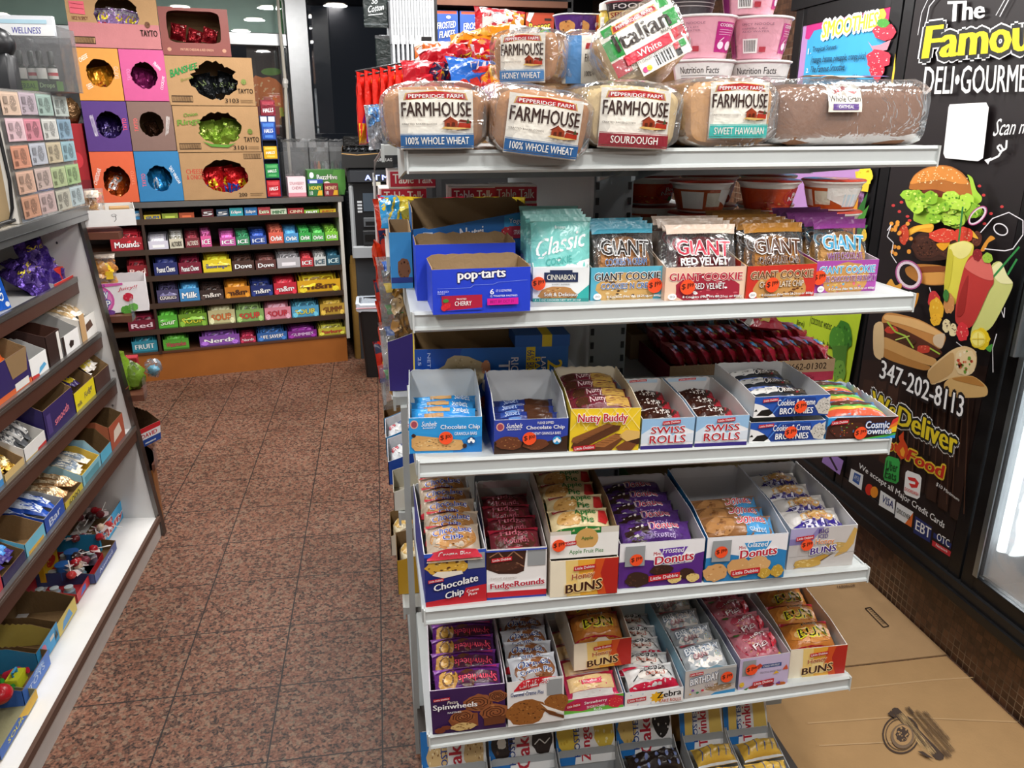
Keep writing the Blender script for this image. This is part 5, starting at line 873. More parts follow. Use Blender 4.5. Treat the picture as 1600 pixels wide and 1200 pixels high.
pk = cupset('e3a3b4', '', PK); dkc = cupset('3a3438', '', 't NOODLE_CUP .2 .6 .8 .75 e8e0e0 B8;l b0a8a8 .02 .1 .4 .9 .4;l b0a8a8 .02 .1 .3 .9 .3;l b0a8a8 .02 .1 .2 .9 .2'); wt = cupset('d9b7c0', '', 'r 0 .5 1 1 e9e4e4;t Nutrition_Facts .1 .72 .5 .9 3a3034 B12;l 5a5054 .012 .1 .66 .9 .66;l 5a5054 .012 .1 .6 .9 .6')
def cup(me, px, py, Y, z, rz, lab, grp='stacked noodle cups', sc=1.0):
    p = atY(px, py, Y); tag(put(me, 'noodle_cup', None, T((p.x, Y, z)) @ RZ(rz) @ Matrix.Diagonal((sc, sc, sc, 1))), lab, 'noodle cup', grp); return p.x
for px, a, b in ((1098, 'inner', 20), (1185, 'outer', 0)):
    cup(wt, px, 110, .56, 1.672, 10, a + ' pale pink noodle cup with printed facts in the bottom row'); cup(pk, px, 70, .56, 1.763, -b, a + ' pink noodle cup in the middle row of the stack')
cup(pk, 1170, 15, .56, 1.854, 10, 'pink noodle cup on the top of the outer stack'); cup(dkc, 1075, 15, .60, 1.854, 0, 'dark noodle cup on top of the inner stack')
carton('shipping_case', 'cardboard case under the small cups behind the tilted loaf', 'box', T((.42, .84, 1.582)), .34, .2, .25, .25, 'r 0 0 1 1 8a6a48', '8a6a48', '6f5840', mat='kraft', torn=0)
pu = cupset('5a2f86', '', 'b .3 .5 .16 .3 e8a860 c8342c,2a1a3a 4;r .5 0 1 1 5a2f86;t RAMEN .55 .55 .95 .7 e8d8f0 B12;b .7 .25 .1 .12 e89a3a fff 4'); orr = cupset('e8701c', '', 'r .5 .2 .7 .8 e8e0c8;t CUP .1 .5 .4 .7 fff B12;r .75 0 1 1 d85a14')
for me, px, sc, lab in ((pu, 893, .62, 'purple noodle cup farthest left of the small cups'), (pu, 915, .62, 'purple noodle cup beside the orange one'), (orr, 934, .62, 'small orange noodle cup behind the tilted loaf')):
    cup(me, px, 40, .93, 1.833, 10, lab, None, sc * 1.1)
x = atY(951, 40, .86).x; g = G().lathe([(.024, 0), (.026, .004), (.026, .055), (.02, .064)], 20, 'c8a83a', 'plastic').lathe([(.021, .062), (.026, .064), (.026, .08), (.023, .082)], 20, 'eceae4', 'plastic')
art(g, lambda u, v, k: (lambda a: V((.0262 * cos(a) + k * cos(a), .0262 * sin(a) + k * sin(a), .012 + v * .036)))(-pi / 2 + (u - .5) * 2.4), 'r 0 0 1 1 e8d24a;t HOT .3 .4 .7 .7 2a2420 B10;r .0 0 .2 1 efece4', 'gloss', cv=12)
tag(g.build('sauce_jar', None, T((x, .86, 1.833)), True), 'small yellow jar with a white cap among the noodle cups', 'jar')
bc = cupset('c85a68', '', 'r 0 .3 1 1 2a2426;t FOODLES .2 .8 .8 .95 f0e8e8 B12;r .1 .5 .9 .74 d8b878;q SPICY_BEEF .14 .54 .86 .54 .86 .7 .14 .7 8a1a1c B20;t INSTANT_NOODLE .3 .36 .7 .42 e8e0e0'); 
cup(bc, 985, 25, .84, 1.833, 0, 'dark red beef noodle cup with tan band beside the jar', None, .95)

# ---------------------------------------------------------------- cereal on a wooden shelf at the back, packages on pegs
YC = 3.2; a = atY(676, 12, YC); b = atY(880, 8, YC); zt = a.z + .012; zb = zt - .29
o = tag(empty('wooden_shelving', Matrix()), 'tall dark wooden shelving with cereal boxes far behind the chip bags', 'shelving unit')
WD = '6a3f28'
G().box(a.x - .04, YC - .02, zt, b.x + .04, YC + .35, zt + .03, WD, 'wood').build('top_board', o); G().box(a.x - .04, YC - .02, zb - .03, b.x + .04, YC + .35, zb, WD, 'wood').build('shelf', o)
for x in (a.x - .06, b.x + .02): G().box(x, YC - .02, 0, x + .03, YC + .36, 2.6, '141416', 'wood').build('side_panel', o)
G().box(a.x - .05, YC + .34, 0, b.x + .05, YC + .37, 2.6, '17171a', 'wood').build('back_panel', o)
FFK = 'r 0 0 1 1 2a55b0;r .05 .94 .95 .99 c8502c;q FROSTED .12 .66 .9 .70 .9 .82 .12 .78 fff B30 I15 O16306a/50;q FLAKES .2 .5 .86 .54 .86 .66 .2 .62 fff B30 I15 O16306a/50;b .5 .25 .42 .18 d8b070 f0e0b8,a87038 30 .08;r 0 0 1 .08 5a9a4a;e .6 .88 .1 .03 d8e0f0'
for k, (x0, x1, lab, c, s) in enumerate([(679, 716, 'dark blue corn flake cereal box at the end by the hanging packets', '2a55b0', FFK), (719, 765, 'dark blue corn flake cereal box beside the red fruit hoop box', '2a55b0', FFK), (770, 819, 'red fruit hoop cereal box with a green top band', 'a82838', 'r 0 0 1 1 a82838;r 0 .9 .9 1 3a8a4a;t FRUIT .6 .72 .95 .82 fff B26;t HOOPS .58 .6 .97 .7 fff B26;b .3 .3 .28 .2 e8a03a 3aa0d8,e05a8a,5ab04a 16'), (822, 866, 'brick red peanut butter puff cereal box', 'b0381c', 'r 0 0 1 1 b8401c;q Reeses .12 .64 .86 .68 .86 .86 .12 .8 f0d040 B34 O2a140a/60;q Puffs .3 .46 .8 .5 .8 .66 .3 .62 f0d040 B34 O2a140a/60;b .5 .2 .46 .16 5a3018 c88a3a,3a1c0e 24 .1;p f4f4f4 .02 .86 .14 .82 .3 1 .1 1;r .66 .86 .9 .9 2a140a')]):
    u, v = atY(x0, 40, YC), atY(x1, 40, YC); wdt = v.x - u.x; g = G().box(0, 0, 0, wdt, .07, .268, c); art(g, flat((0, 0, 0), (wdt, 0, 0), (0, 0, .268)), s)
    tag(g.build('cereal_box', None, T((u.x, YC + .01, zb))), lab, 'cereal box')
YP = 2.95
o = tag(empty('peg_rail', Matrix()), 'upper steel peg rail of thin silver packages beside the cereal', 'hanging rail')
q0, q1 = atY(600, 2, YP), atY(676, 2, YP); G().tube([q0, q1], .004, '8a8c90', 'metal').build('rod', o); G().box(q1.x - .005, YP - .01, 0, q1.x + .02, YP + .015, 2.62, '1a1a1c', 'painted').build('post', o)
o = tag(empty('peg_rail', Matrix()), 'lower steel peg rail of thin silver packages beside the cereal', 'hanging rail')
r0, r1 = atY(592, 56, YP), atY(676, 56, YP); G().tube([r0, r1], .004, '8a8c90', 'metal').build('rod', o)
sl = G(); sl.box(-.006, -.06, -.19, .006, .06, 0, 'a4a7ac', 'gloss'); sl.box(-.003, -.062, -.192, .0065, .061, .001, 'c4c7ca', 'gloss'); slm = sl.mesh('flat_package')
for k in range(15): tag(put(slm, 'flat_package', None, T(q0.lerp(q1, .10 + .06 * k) + V((0, 0, -.004))) @ RZ(8)), ORD[k] + ' thin silver package from the window on the upper peg rail', 'package', 'silver packages on the upper rail')
sl = G().box(-.006, -.06, -.16, .006, .06, 0, '9a9da2', 'gloss').box(-.003, -.062, -.162, .0065, .061, .001, 'd0d3d6', 'gloss'); slm = sl.mesh('flat_package')
for k in range(9): tag(put(slm, 'flat_package', None, T(r0.lerp(r1, .22 + .085 * k) + V((0, 0, -.004))) @ RZ(9)), ORD[k] + ' thin silver package from the window on the lower peg rail', 'package', 'silver packages on the lower rail')
for (x0, y0, x1, y1, txt, lab) in ((569, -20, 604, 43, 'q So .35 .58 .6 .58 .6 .72 .35 .72 dfe6e6 B20 I30;q Cotton .2 .36 .85 .44 .85 .6 .2 .52 dfe6e6 B20 I30;l dfe6e6 .02 .2 .3 .8 .34;r 0 .06 1 .1 4a5254', 'black shirt package with pale script on the upper rail'), (588, 56, 612, 104, 'r 0 .9 1 1 3a3c3e;l 4a4c50 .02 .1 .2 .9 .3', 'plain black package hanging on the lower rail')):
    u, v = atY(x0, y1, YP), atY(x1, y0, YP); wd_, hh = v.x - u.x, v.z - u.z; g = G().bev(0, 0, 0, wd_, .03, hh, .004, '14201f', 'gloss'); art(g, flat((0, 0, 0), (wd_, 0, 0), (0, 0, hh)), txt, 'gloss')
    tag(g.build('shirt_package', None, T((u.x, YP - .01, u.z))), lab, 'package')
# ---------------------------------------------------------------- glass-door cooler with posters along the right wall
XP = 1.672
BK = '121214'
root = tag(empty('display_cooler', Matrix()), 'black framed three-door cooler built into the tiled wall', 'cooler')
g = G().box(1.70, -.72, .235, 2.45, -.70, 2.1, 'e6ebee', 'painted').box(1.70, 1.95, .235, 2.45, 1.97, 2.1, 'e6ebee', 'painted').box(2.43, -.72, .235, 2.45, 1.97, 2.1, 'e6ebee', 'painted').box(1.70, -.72, .235, 2.45, 1.97, .25, 'd6dbde', 'painted').box(1.70, -.72, 2.09, 2.45, 1.97, 2.11, 'e6ebee', 'painted').box(1.70, .585, .25, 2.44, .60, 2.09, 'e6ebee', 'painted')
g.build('cabinet', root)
G().box(1.645, -.75, .222, 1.70, 2.03, .252, BK, 'painted').box(1.655, -.75, .252, 1.70, 2.03, .285, '1a1a1c', 'painted').build('sill_ledge', root)
G().box(1.66, -.75, 2.06, 1.70, 2.03, 2.12, BK, 'painted').build('header', root)
def door(y0, y1, fr, solid, col=BK):
    g = G()
    for b in ((y0, .285, y0 + fr, 2.06), (y1 - fr, .285, y1, 2.06), (y0 + fr, .285, y1 - fr, .285 + fr), (y0 + fr, 2.06 - fr, y1 - fr, 2.06)): g.bev(0, 0, 0, 1, 1, 1, .05, col, 'painted', T((1.668, b[0], b[1])) @ Matrix.Diagonal((.03, b[2] - b[0], b[3] - b[1], 1)))
    d = g.build('door_frame', root)
    G().box(XP + .006, y0 + fr, .285 + fr, XP + .012, y1 - fr, 2.06 - fr, '17181b' if solid else 'fff', 'plastic' if solid else 'clear').build('glass_panel', d)
    return d
door(1.295, 2.0, .065, True); door(.585, 1.285, .05, True); d = door(-.1, .575, .05, False)
G().box(1.664, .512, .335, 1.668, .530, 2.01, 'a9b4ba', 'metal').build('metal_edge', d)
G().bev(1.645, .528, 1.02, 1.668, .545, 1.6, .003, '9aa2a6', 'metal').build('door_handle', d)
for z in (.75, 1.2, 1.62): G().box(1.80, -.68, z, 2.38, .57, z + .012, 'cfd4d6', 'metal').build('cooler_shelf', root)
G().lathe([(.013, 0), (.013, 1.6)], 12, 'fff', 'tube', T((1.76, .545, .4))).build('light_tube', root)
ld = bpy.data.lights.new('cooler_glow', 'AREA'); ld.shape = 'RECTANGLE'; ld.size = .1; ld.size_y = 1.6; ld.energy = 9; ld.color = (.9, .97, 1)
lo = bpy.data.objects.new('cooler_glow', ld); lo.matrix_world = T((1.80, .50, 1.2)) @ RZ(70) @ RY(90) @ RZ(90); COL.objects.link(lo)
for k, (y, lab) in enumerate(((.42, 'white tub with red lid at the bottom of the cooler, deeper inside'), (.30, 'white tub with red lid at the bottom of the cooler, by the glass'))):
    o = tag(empty('food_tub', T((1.86 + .05 * (1 - k), y, .25))), lab, 'tub', 'food tubs in the cooler')
    g = G().lathe([(.042, 0), (.052, .075)], 22, 'eef0f0', 'plastic'); art(g, lambda u, v, q: (lambda a: V(((.043 + .009 * v + q) * cos(a), (.043 + .009 * v + q) * sin(a), .004 + v * .065)))(pi + (u - .5) * 3), 'r 0 .15 1 .5 c83040;b .5 .35 .2 .3 8a2a30 e8e0d8 8', 'gloss', cv=16); g.build('tub', o); G().lathe([(.055, .073), (.056, .085), (.04, .088)], 22, 'b82436', 'plastic').build('lid', o)
# posters
def wS(a, b, k): return hit(a, b, V((XP - k, 0, 0)), V((1, 0, 0)))
def board(name, lab, y0, y1, z0, z1, col, src):
    g = G().box(XP, y0, z0, XP + .004, y1, z1, col, 'paper'); art(g, wS, src, 'paper', lay=.0003, asp=1); return tag(g.build(name), lab, 'poster')
def ring(c, n, w, rx, ry, cx, cy, rot=0): 
    return 'l %s %s ' % (c, w) + ' '.join('%.1f %.1f' % (cx + rx * cos(t * 2 * pi / n) * cos(rot) - ry * sin(t * 2 * pi / n) * sin(rot), cy + rx * cos(t * 2 * pi / n) * sin(rot) + ry * sin(t * 2 * pi / n) * cos(rot)) for t in range(n + 1))
R = random.Random(12)
spk = ';'.join('e %.0f %.0f %.1f %.1f f4dfae' % (x, y, 3.4, 2.2) for x, y in [(R.uniform(165, 420), R.uniform(66, 150)) for _ in range(60)] if ((x - 290) / 150) ** 2 + ((y - 160) / 100) ** 2 < .92)
let = ';'.join('b %.0f %.0f %.0f %.0f %s %s 7 .2' % (R.uniform(120, 470), R.uniform(200, 340), R.uniform(26, 44), R.uniform(22, 38), R.choice(('9acb3a', 'b4dc48', '86b82c')), 'cfe86a,5f9a24') for _ in range(26))
burger = ('m 1380 240 3.159;s b06a2c 128 165 150 110 200 74 262 58 330 62 390 95 430 150 442 205 430 240 360 222 280 195 200 180 140 178;s d88a3c 132 150 160 105 210 76 270 62 335 70 385 100 420 145 380 150 290 130 200 140;' + spk + ';s 6a2218 190 182 260 178 330 200 420 232 400 246 300 220 215 205;'
          's a6d040 104 205 130 186 160 180 220 205 300 220 380 246 440 230 425 130 415 104 440 120 460 180 486 214 480 240 430 270 420 320 380 370 330 360 300 330 250 350 200 350 150 330 150 290 118 260;' + let + ';'
          's e8a028 90 428 110 392 150 360 240 346 248 372 230 390 175 384 140 400;s f2b93c 96 420 120 386 160 362 236 350 240 364 180 374;s 3a1e14 144 460 150 420 190 390 250 400 320 420 450 390 486 400 484 450 440 470 380 500 300 524 200 530 160 510;b 215 460 72 58 4a281c 6b3f2c,2a140c 70 .06;b 330 470 60 50 4a281c 6b3f2c,2a140c 40 .07;b 460 420 28 36 5a2a1c 7a4a34 16;s e8a020 262 446 330 436 296 480;s f2b93c 440 380 470 420 440 410;'
          'b 300 404 74 34 d8402c e88a6a,f0b090 22 .08;b 398 404 46 42 d8402c e88a6a,f0b090 14 .08;b 102 398 24 50 c8442c e89a7a 10 .1;s b87a38 110 565 170 545 310 560 320 640 230 650 160 630 118 600;s d89a4c 190 590 300 588 310 638 230 646 180 630;s 8a4a20 180 560 310 556 306 580 190 586;'
          + ';'.join('e %.0f %.0f 9 7 c83a3a' % q for q in [(90, 240), (50, 256), (80, 286), (120, 310), (130, 330), (475, 160), (496, 205), (586, 262), (532, 296), (500, 346)]) + ';' + ';'.join('e %.0f %.0f 10 10 e89a3a' % (R.uniform(40, 140), R.uniform(310, 520)) for _ in range(16))
          + ';' + ring('e8d4e0', 20, 16, 52, 64, 126, 598, -.5) + ';' + ring('b85a94', 20, 6, 60, 73, 126, 598, -.5) + ';' + ring('e8d4e0', 20, 10, 52, 26, 464, 306, -.8) + ';' + ring('b03a7a', 20, 4, 58, 31, 466, 306, -.8)
          + ';s d8902e 480 480 500 440 530 405 552 420 520 440 500 480;s e0a040 20 640 40 618 60 650 90 640 84 668 20 650;s d89030 140 780 150 700 176 690 165 740;'
          'l e9e6ea 5 480 390 540 320 620 290 690 330 690 400 640 470 600 480 500 470;' + ring('e9e6ea', 18, 6, 36, 26, 580, 374, .5) + ';l e9e6ea 4 20 380 40 350 20 410 50 440 40 500 66 540;l e9e6ea 4 560 890 540 960 542 1080;l e9e6ea 4 360 930 400 960 460 980;l e9e6ea 4 228 660 240 700;l e9e6ea 4 582 770 596 810 600 760;'
          'l 2f7a3a 9 393 262 372 442;s d9cf4a 320 470 335 448 400 430 445 450 440 500 420 540 380 700 350 745 300 690;s e8e08a 330 456 390 432 440 452 420 500 380 520 335 490;s c8be3a 322 480 345 500 330 640 300 680;s c9cc7a 430 900 470 760 530 560 580 534 612 600 640 640 620 700 540 850 480 890;s e8e4aa 530 570 580 534 612 600 640 640 580 640 540 600;l 2f8a44 10 540 612 672 460;l 2f8a44 10 614 598 660 520;'
          's b83430 356 820 362 720 400 560 440 500 520 520 546 630 520 680 440 850 380 850;s d86a60 402 560 450 505 520 525 544 622 480 612;s 9a2420 362 800 380 690 420 600 400 780;b 465 500 24 30 8a1c24 b83a44 6;b 515 515 26 26 9ac040 6a9a2c 4;'
          'b 250 720 30 40 c8343a e8702c 4;b 325 740 28 50 c88a50 e0b070 4;b 262 770 36 60 e8b02c f2cc50 8;b 260 820 28 30 f0b830 d89020 10;b 310 700 14 30 3a7a34 5a9a4a 4;b 312 850 20 34 e8d8a8 5a3a2c 10;b 344 870 20 32 e8d8a8 5a3a2c 10;b 392 880 30 46 d8323a f09a8a 12 .08;b 480 915 48 52 e8c81c f4e060 6;e 468 915 38 42 f0dc50;e 468 915 30 34 f6ea80;l e0c428 4 468 885 468 948;l e0c428 4 440 915 498 915;s 4a9a3c 505 960 540 940 530 980;'
          'b 150 880 40 30 7a3a24 5a2a1a 4;s c88a4a 0 800 40 785 180 820 300 890 304 930 280 965 220 930 100 870 0 840;s e8b878 20 795 170 822 296 890 270 900 120 850 10 820;s d8c0a0 250 900 304 890 290 960 250 940;s 5a2c1c 0 835 100 868 220 930 290 980 250 1010 120 960 0 910;b 40 870 34 18 c84030 e88a6a 6;b 200 965 34 20 c84030 e88a6a 6;b 110 930 50 22 4a2818 6a4028 12;l a8cc4a 8 20 830 60 880 110 900 150 960;l c8d868 6 60 920 130 900;l a8cc4a 7 230 960 280 990;'
          's d2a060 0 905 80 935 200 990 260 1015 250 1050 120 1010 0 960;s b88040 0 960 120 1010 230 1050 200 1070 60 1030 0 1000;s e0c090 -46 850 0 840 0 1010 -46 990;'
          's e0c08c 222 1070 330 975 400 950 455 975 460 1040 430 1090 330 1110 240 1140;s c8a068 222 1080 330 985 350 1000 340 1080 240 1136;b 405 1030 52 66 e8cfa0 c8482c,6a9a34,f0e0c0,d87a4a 26 .14;s d8b070 300 1140 340 1105 440 1098 510 1150 500 1200 330 1200;s b8803c 340 1110 440 1100 500 1150 400 1130')
wy = lambda x: 686 + (x - 1328) * .72
deli = ('p 2b1b17 1348 562 1544 572 1497 808 1330 690;' + ';'.join('p %s %d 592 %d 596 %d %d %d %d' % (R.choice(('3a241c', '33201a', '44291e', '241613')), x, x + 16, x + 12 - (wy(x) - 592) * .1, wy(x) - 2, x - 3 - (wy(x) - 592) * .1, wy(x) - 10) for x in range(1350, 1512, 20)) + ';' + ';'.join('l 5a3b2c 1.5 %.0f %.0f %.0f %.0f' % (x, R.uniform(592, 630), x - 8, R.uniform(.6, .95) * (wy(x) - 600) + 600) for x in range(1352, 1515, 9)) + ';'
        'l cfcfd2 1.5 1446 40 1452 10 1465 -6;l cfcfd2 1 1434 55 1440 20 1452 -6;l cfcfd2 1.5 1562 26 1580 -8;l cfcfd2 1.2 1556 24 1574 -8;'
        'q The 1480 35 1537 28 1539 0 1482 2 ffffff B40;q Famous 1442 92 1634 77 1634 20 1450 41 f2e01c B46 Offffff/110 O17181b/70;q DELI•GOURMET 1441 148 1618 143 1620 100 1446 104 f4f4f2 B18;'
        'p f4f4f4 1484 163 1541 160 1545 168 1536 247 1528 252 1477 247 1474 240 1482 168;p e9e9e9 1488 168 1540 165 1531 247 1479 243;'
        'q Scan_me 1551 213 1616 207 1616 187 1555 185 f0f0f0 B6 I40;l f4f4f4 3 1573 219 1572 232 1563 237 1558 230 1563 226 1567 233 1560 244 1543 252;p f4f4f4 1538 250 1549 246 1544 257;' + burger + ';m 0 0 1;'
        'q 347-202-8113 1374 590 1503 653 1507 620 1378 562 ffffff B22 O1a1214/110;'
        'q We 1362 640 1398 652 1402 632 1364 610 f2d82a B40 Offffff/130 O17181b/80;q Deliver 1400 662 1494 712 1496 676 1406 634 f2d82a B40 Offffff/130 O17181b/80;'
        'q Hot 1375 700 1402 706 1404 690 1376 682 c8281e B40 Oe8c83a/70;q Food 1416 718 1472 748 1476 728 1422 702 c8281e B40 Oe8c83a/80;p d8481c 1402 710 1398 700 1406 690 1404 682 1412 674 1412 686 1418 698 1420 708 1414 716 1408 718;p f2a02c 1408 712 1406 704 1411 698 1414 706 1412 714;'
        'p 37a84c 1384 716 1388 712 1404 717 1406 722 1404 752 1400 756 1382 750 1380 744;q Uber 1384 733 1402 739 1403 724 1386 719 15301c B6;q Eats 1382 746 1400 752 1401 739 1384 732 15301c B6;'
        'p f4f4f4 1415 738 1418 735 1437 742 1440 747 1437 777 1433 780 1415 773 1412 768;p d8302c 1418 745 1430 747 1436 755 1433 762 1424 762 1420 755 1430 757 1430 753 1420 750;q DOORDASH 1413 766 1435 775 1435 770 1414 761 d8302c B5;q $10_Minimum 1462 759 1498 784 1499 779 1464 753 f0f0f0 B6;'
        'q We_accept_all_Major_Credit_Cards 1341 733 1474 829 1477 816 1343 723 f4f4f4 B14;'
        'p eceff2 1330 732 1349 742 1346 766 1326 752;p 2f5aa8 1335 738 1345 743 1342 758 1332 751;q AM_EX 1334 748 1342 753 1343 746 1336 741 dfe8f4 B5;e 1358 765 6 9 d8301e;e 1366 769 6 9 f0952a;p eceff2 1376 766 1399 781 1397 803 1373 789;q VISA 1377 784 1395 795 1397 784 1380 773 1f2f7a B14;p eceff2 1401 784 1427 800 1424 824 1398 808;p e8702c 1427 801 1424 824 1414 818;q DISCOVER 1401 800 1422 813 1423 806 1402 793 2a2a2a B6;p 22306e 1430 806 1456 824 1453 848 1427 832;q EBT 1430 827 1453 842 1455 826 1432 812 f4f4f4 B20;p 22306e 1459 832 1487 850 1485 858 1458 840;p c8303a 1457 844 1486 862 1484 870 1456 852;q OTC 1463 843 1483 856 1484 844 1465 832 f4f4f4 B12;q Network 1462 853 1480 864 1481 860 1463 849 fff')
board('deli_poster', 'tall dark deli poster with burger, smoothies and phone number on the middle cooler door', .64, 1.232, .337, 2.005, '1c1517', deli)
smooth = ('p 3fa8dc 1240 250 1262 60 1264 48 1275 42 1372 22 1400 30 1382 250;p c82a80 1262 28 1412 -4 1402 12 1272 48 1264 62 1258 60;p e02a6a 1385 2 1412 -4 1400 60 1370 40;b 1366 16 12 10 f2d83a e8c020 4;b 1376 22 9 10 f2e04a e8c020 4;p f2c83a 1394 70 1400 40 1398 130 1392 130;'
          'q SMOOTHIES 1284 60 1370 42 1373 18 1287 34 f2e63a B40 O2a86c8/60 Offffff/130;q 1. 1262 85 1267 84 1268 75 1263 76 fff B10;q Tropical_Sunset 1269 84 1306 78 1307 69 1270 73 16223a B14 I20;q (mango,_banana,_pineapple,_orange_juice) 1266 102 1352 95 1353 81 1268 88 16223a B14 I20;q 2. 1259 114 1263 113 1264 106 1260 107 fff B10;q The_Famous_Smoothie 1265 113 1319 110 1320 98 1267 104 16223a B14 I20;q (strawberry,_banana,_oatmilk) 1264 130 1338 127 1339 116 1266 120 16223a B14 I20;'
          'b 1382 50 18 14 d8344a f4d8d8,b01c34 20 .07;b 1380 36 10 7 4a9a3c 6aba4c 4;p e88a9a 1356 64 1362 72 1375 70 1392 62 1386 78 1366 82;b 1372 92 19 15 d8344a f4d8d8,b01c34 30 .06;b 1370 110 12 12 c82a40 f0c8c8 16 .07;p d8344a 1362 118 1378 118 1371 130;'
          'p e8c83a 1336 268 1362 266 1356 300 1340 298;b 1352 275 12 14 f2d83a e0b820 6;p d8902c 1322 300 1342 302 1332 400 1318 400;p 2f6a2c 1338 330 1356 300 1346 350 1356 352 1340 380;p 4a8a34 1340 340 1358 320 1344 362;b 1350 368 4 10 f2c83a d8a020 3;'
          'p b4cc2e 1215 470 1350 470 1318 640 1200 640;q (coconut_water,_spinach, 1264 510 1318 526 1320 512 1268 490 2a3a14 B10;q lime) 1244 510 1256 513 1257 502 1246 499 2a3a14 B10;q machine_(spinach,_kale, 1246 530 1302 550 1303 538 1248 516 2a3a14 B10;q green_apple) 1246 552 1290 566 1291 556 1247 541 2a3a14 B10;b 1318 525 14 24 3a7a24 5a9a34,2a5a1a 14;b 1308 530 12 20 4a8a2c 6aaa3c 10;p 4a7a2a 1300 540 1324 540 1318 600 1304 600;b 1311 580 10 18 6a9a3c 3a6a20 8;b 1312 604 9 12 c8cc4a e0e070 6;'
          'p 9a7ac0 1290 700 1318 720 1312 742 1284 722;l 2a2030 3 1292 705 1308 735')
board('smoothie_poster', 'colourful smoothie menu poster on the farthest cooler door', 1.36, 1.935, .35, 2.0, 'b98cc4', smooth)
# cardboard on the floor
g = G().box(.96, .585, .001, 1.685, 1.12, .006, 'ab8a64', 'kraft')
fS = lambda a, b, k: hit(a, b, V((0, 0, .006 + k)), V((0, 0, 1)))
art(g, fS, 'm 1200 850 3.4286;l 3a2c22 6 520 345 548 340 648 440 618 446 520 345;' + ';'.join('l 4a3a2c 3 %.0f %.0f %.0f %.0f' % (540 + 9 * i, 352 + 9 * i, 562 + 9 * i, 349 + 9 * i) for i in range(9)) + ';q 16808608 372 236 466 228 464 214 370 222 5a4434 B5', 'kraft', lay=.0004)
tag(g.build('cardboard_sheet'), 'flattened cardboard on the floor with a printed bar code box', 'cardboard')
g = G().box(.97, -.75, .001, 1.68, .578, .005, 'ad8a60', 'kraft')
fS = lambda a, b, k: hit(a, b, V((0, 0, .005 + k)), V((0, 0, 1)))
INK = '4a3d36'
art(g, fS, 'l bd9c72 2 1290 1080 1460 1062 1560 1056;l bd9c72 2 1262 1130 1400 1120 1590 1128;l c0a078 1.5 1280 1165 1420 1158;m 1200 850 3.4286;p %s 664 884 676 876 696 878 944 1132 940 1152 924 1158 900 1154 664 900;%s;%s;q LANICOSIA\'S 860 1150 905 1118 716 890 680 904 c9a878 B24;e 720 1030 62 66 7a6552;e 722 1024 50 54 ad8a60;b 720 1020 36 40 %s ad8a60 16 .12;q 765_E._182ND_STREET 960 1150 990 1138 752 866 730 872 %s B5;q BRONX_NY_10460 984 1120 1008 1108 800 880 782 890 %s B5;q (718)798-0201 1002 1106 1026 1098 846 890 824 894 %s B5;p %s 640 910 660 890 664 900 690 940 676 930;p %s 800 1110 830 1110 890 1152 850 1140' % (INK, ring(INK, 26, 9, 96, 100, 712, 1020), ring(INK, 26, 4, 80, 84, 712, 1020), INK, INK, INK, INK, INK, INK), 'kraft', lay=.0004)
tag(g.build('cardboard_sheet'), 'flattened cardboard on the floor with a round printed emblem and address', 'cardboard')
# ---------------------------------------------------------------- sloping candy rack below the cashier's counter
YE = 1.80
def proj(p):
    d = V(p) - CAM; return 800 + FPX * d.dot(_r) / d.dot(_f), 600 - FPX * d.dot(_u) / d.dot(_f)
def yon(X, z, px):
    a, b = -1.2, 2.4
    for _ in range(40):
        m = (a + b) / 2
        if proj((X, m, z))[0] < px: a = m
        else: b = m
    return a
RX_ = [-1.165, -1.115, -1.09, -1.045, -1.005]; RZ_ = [1.072, .862, .678, .478, .095]
RW = 'd9d8d6'; BRN = '4a2c22'
root = tag(empty('candy_rack', Matrix()), 'white sloping candy rack with brown shelf edges under the cashier counter', 'candy rack')
g = G().prism([(-1.107, YE, 1.285), (-1.62, YE, 1.285), (-1.62, YE, 0), (-.992, YE, 0)], .03, RW, RW, 'painted')
art(g, flat((-1.62, YE, 0), (.6, 0, 0), (0, 0, 1.285)), 'e .7 .94 .006 .004 333;e .72 .62 .004 .003 444;l 8a5a3a .004 .93 .49 .98 .51;e .9 .56 .008 .004 999;e .86 .45 .006 .004 777', 'painted'); g.build('end_panel', root)
g = G().prism([(-1.107, YE - .004, 1.285), (-1.118, YE - .004, 1.285), (-1.005, YE - .004, 0), (-.988, YE - .004, 0)], .04, '6f6a66', '5a5552', 'metal'); g.build('edge_trim', root)
for k, (x, z) in enumerate(zip(RX_, RZ_)):
    if k < 4:
        s = G().box(-1.60, -.4, z - .016, x, YE, z, RW, 'painted').build('shelf', root)
        G().box(x, -.4, z - .048, x + .012, YE, z + .004, BRN, 'wood').build('brown_edge', s); G().box(x + .001, -.4, z + .004, x + .014, YE, z + .012, '8f8d8a', 'metal').box(x + .012, -.4, z - .006, x + .0145, YE, z + .004, '8f8d8a', 'metal').build('metal_strip', s)
G().box(-1.60, -.4, .0, -1.03, YE, .085, RW, 'painted').prism([(-1.0, -.4, .085), (-1.0, YE, .085), (-1.60, YE, .115), (-1.60, -.4, .115)], .012, 'e6e5e2', RW, 'painted').build('base_board', root)
G().box(-1.005, -.4, .07, -.993, YE, .092, '5c4438', 'wood').box(-1.015, -.4, 0, -1.0, YE, .07, 'd2d0cc', 'painted').build('kick_edge', root)
G().box(-1.62, -.4, 0, -1.60, YE, 1.28, RW, 'painted').build('back_panel', root)
G().box(-1.95, -.4, 0, -1.64, 1.84, 1.28, '3a3634', 'wood').build('counter_body', root)
root = tag(empty('cashier_counter', Matrix()), 'speckled granite counter top with a metal front edge above the candy rack', 'counter')
G().bev(-1.95, -.4, 1.288, -1.108, 1.87, 1.33, .004, 'fff', 'counter_granite').build('granite_top', root)
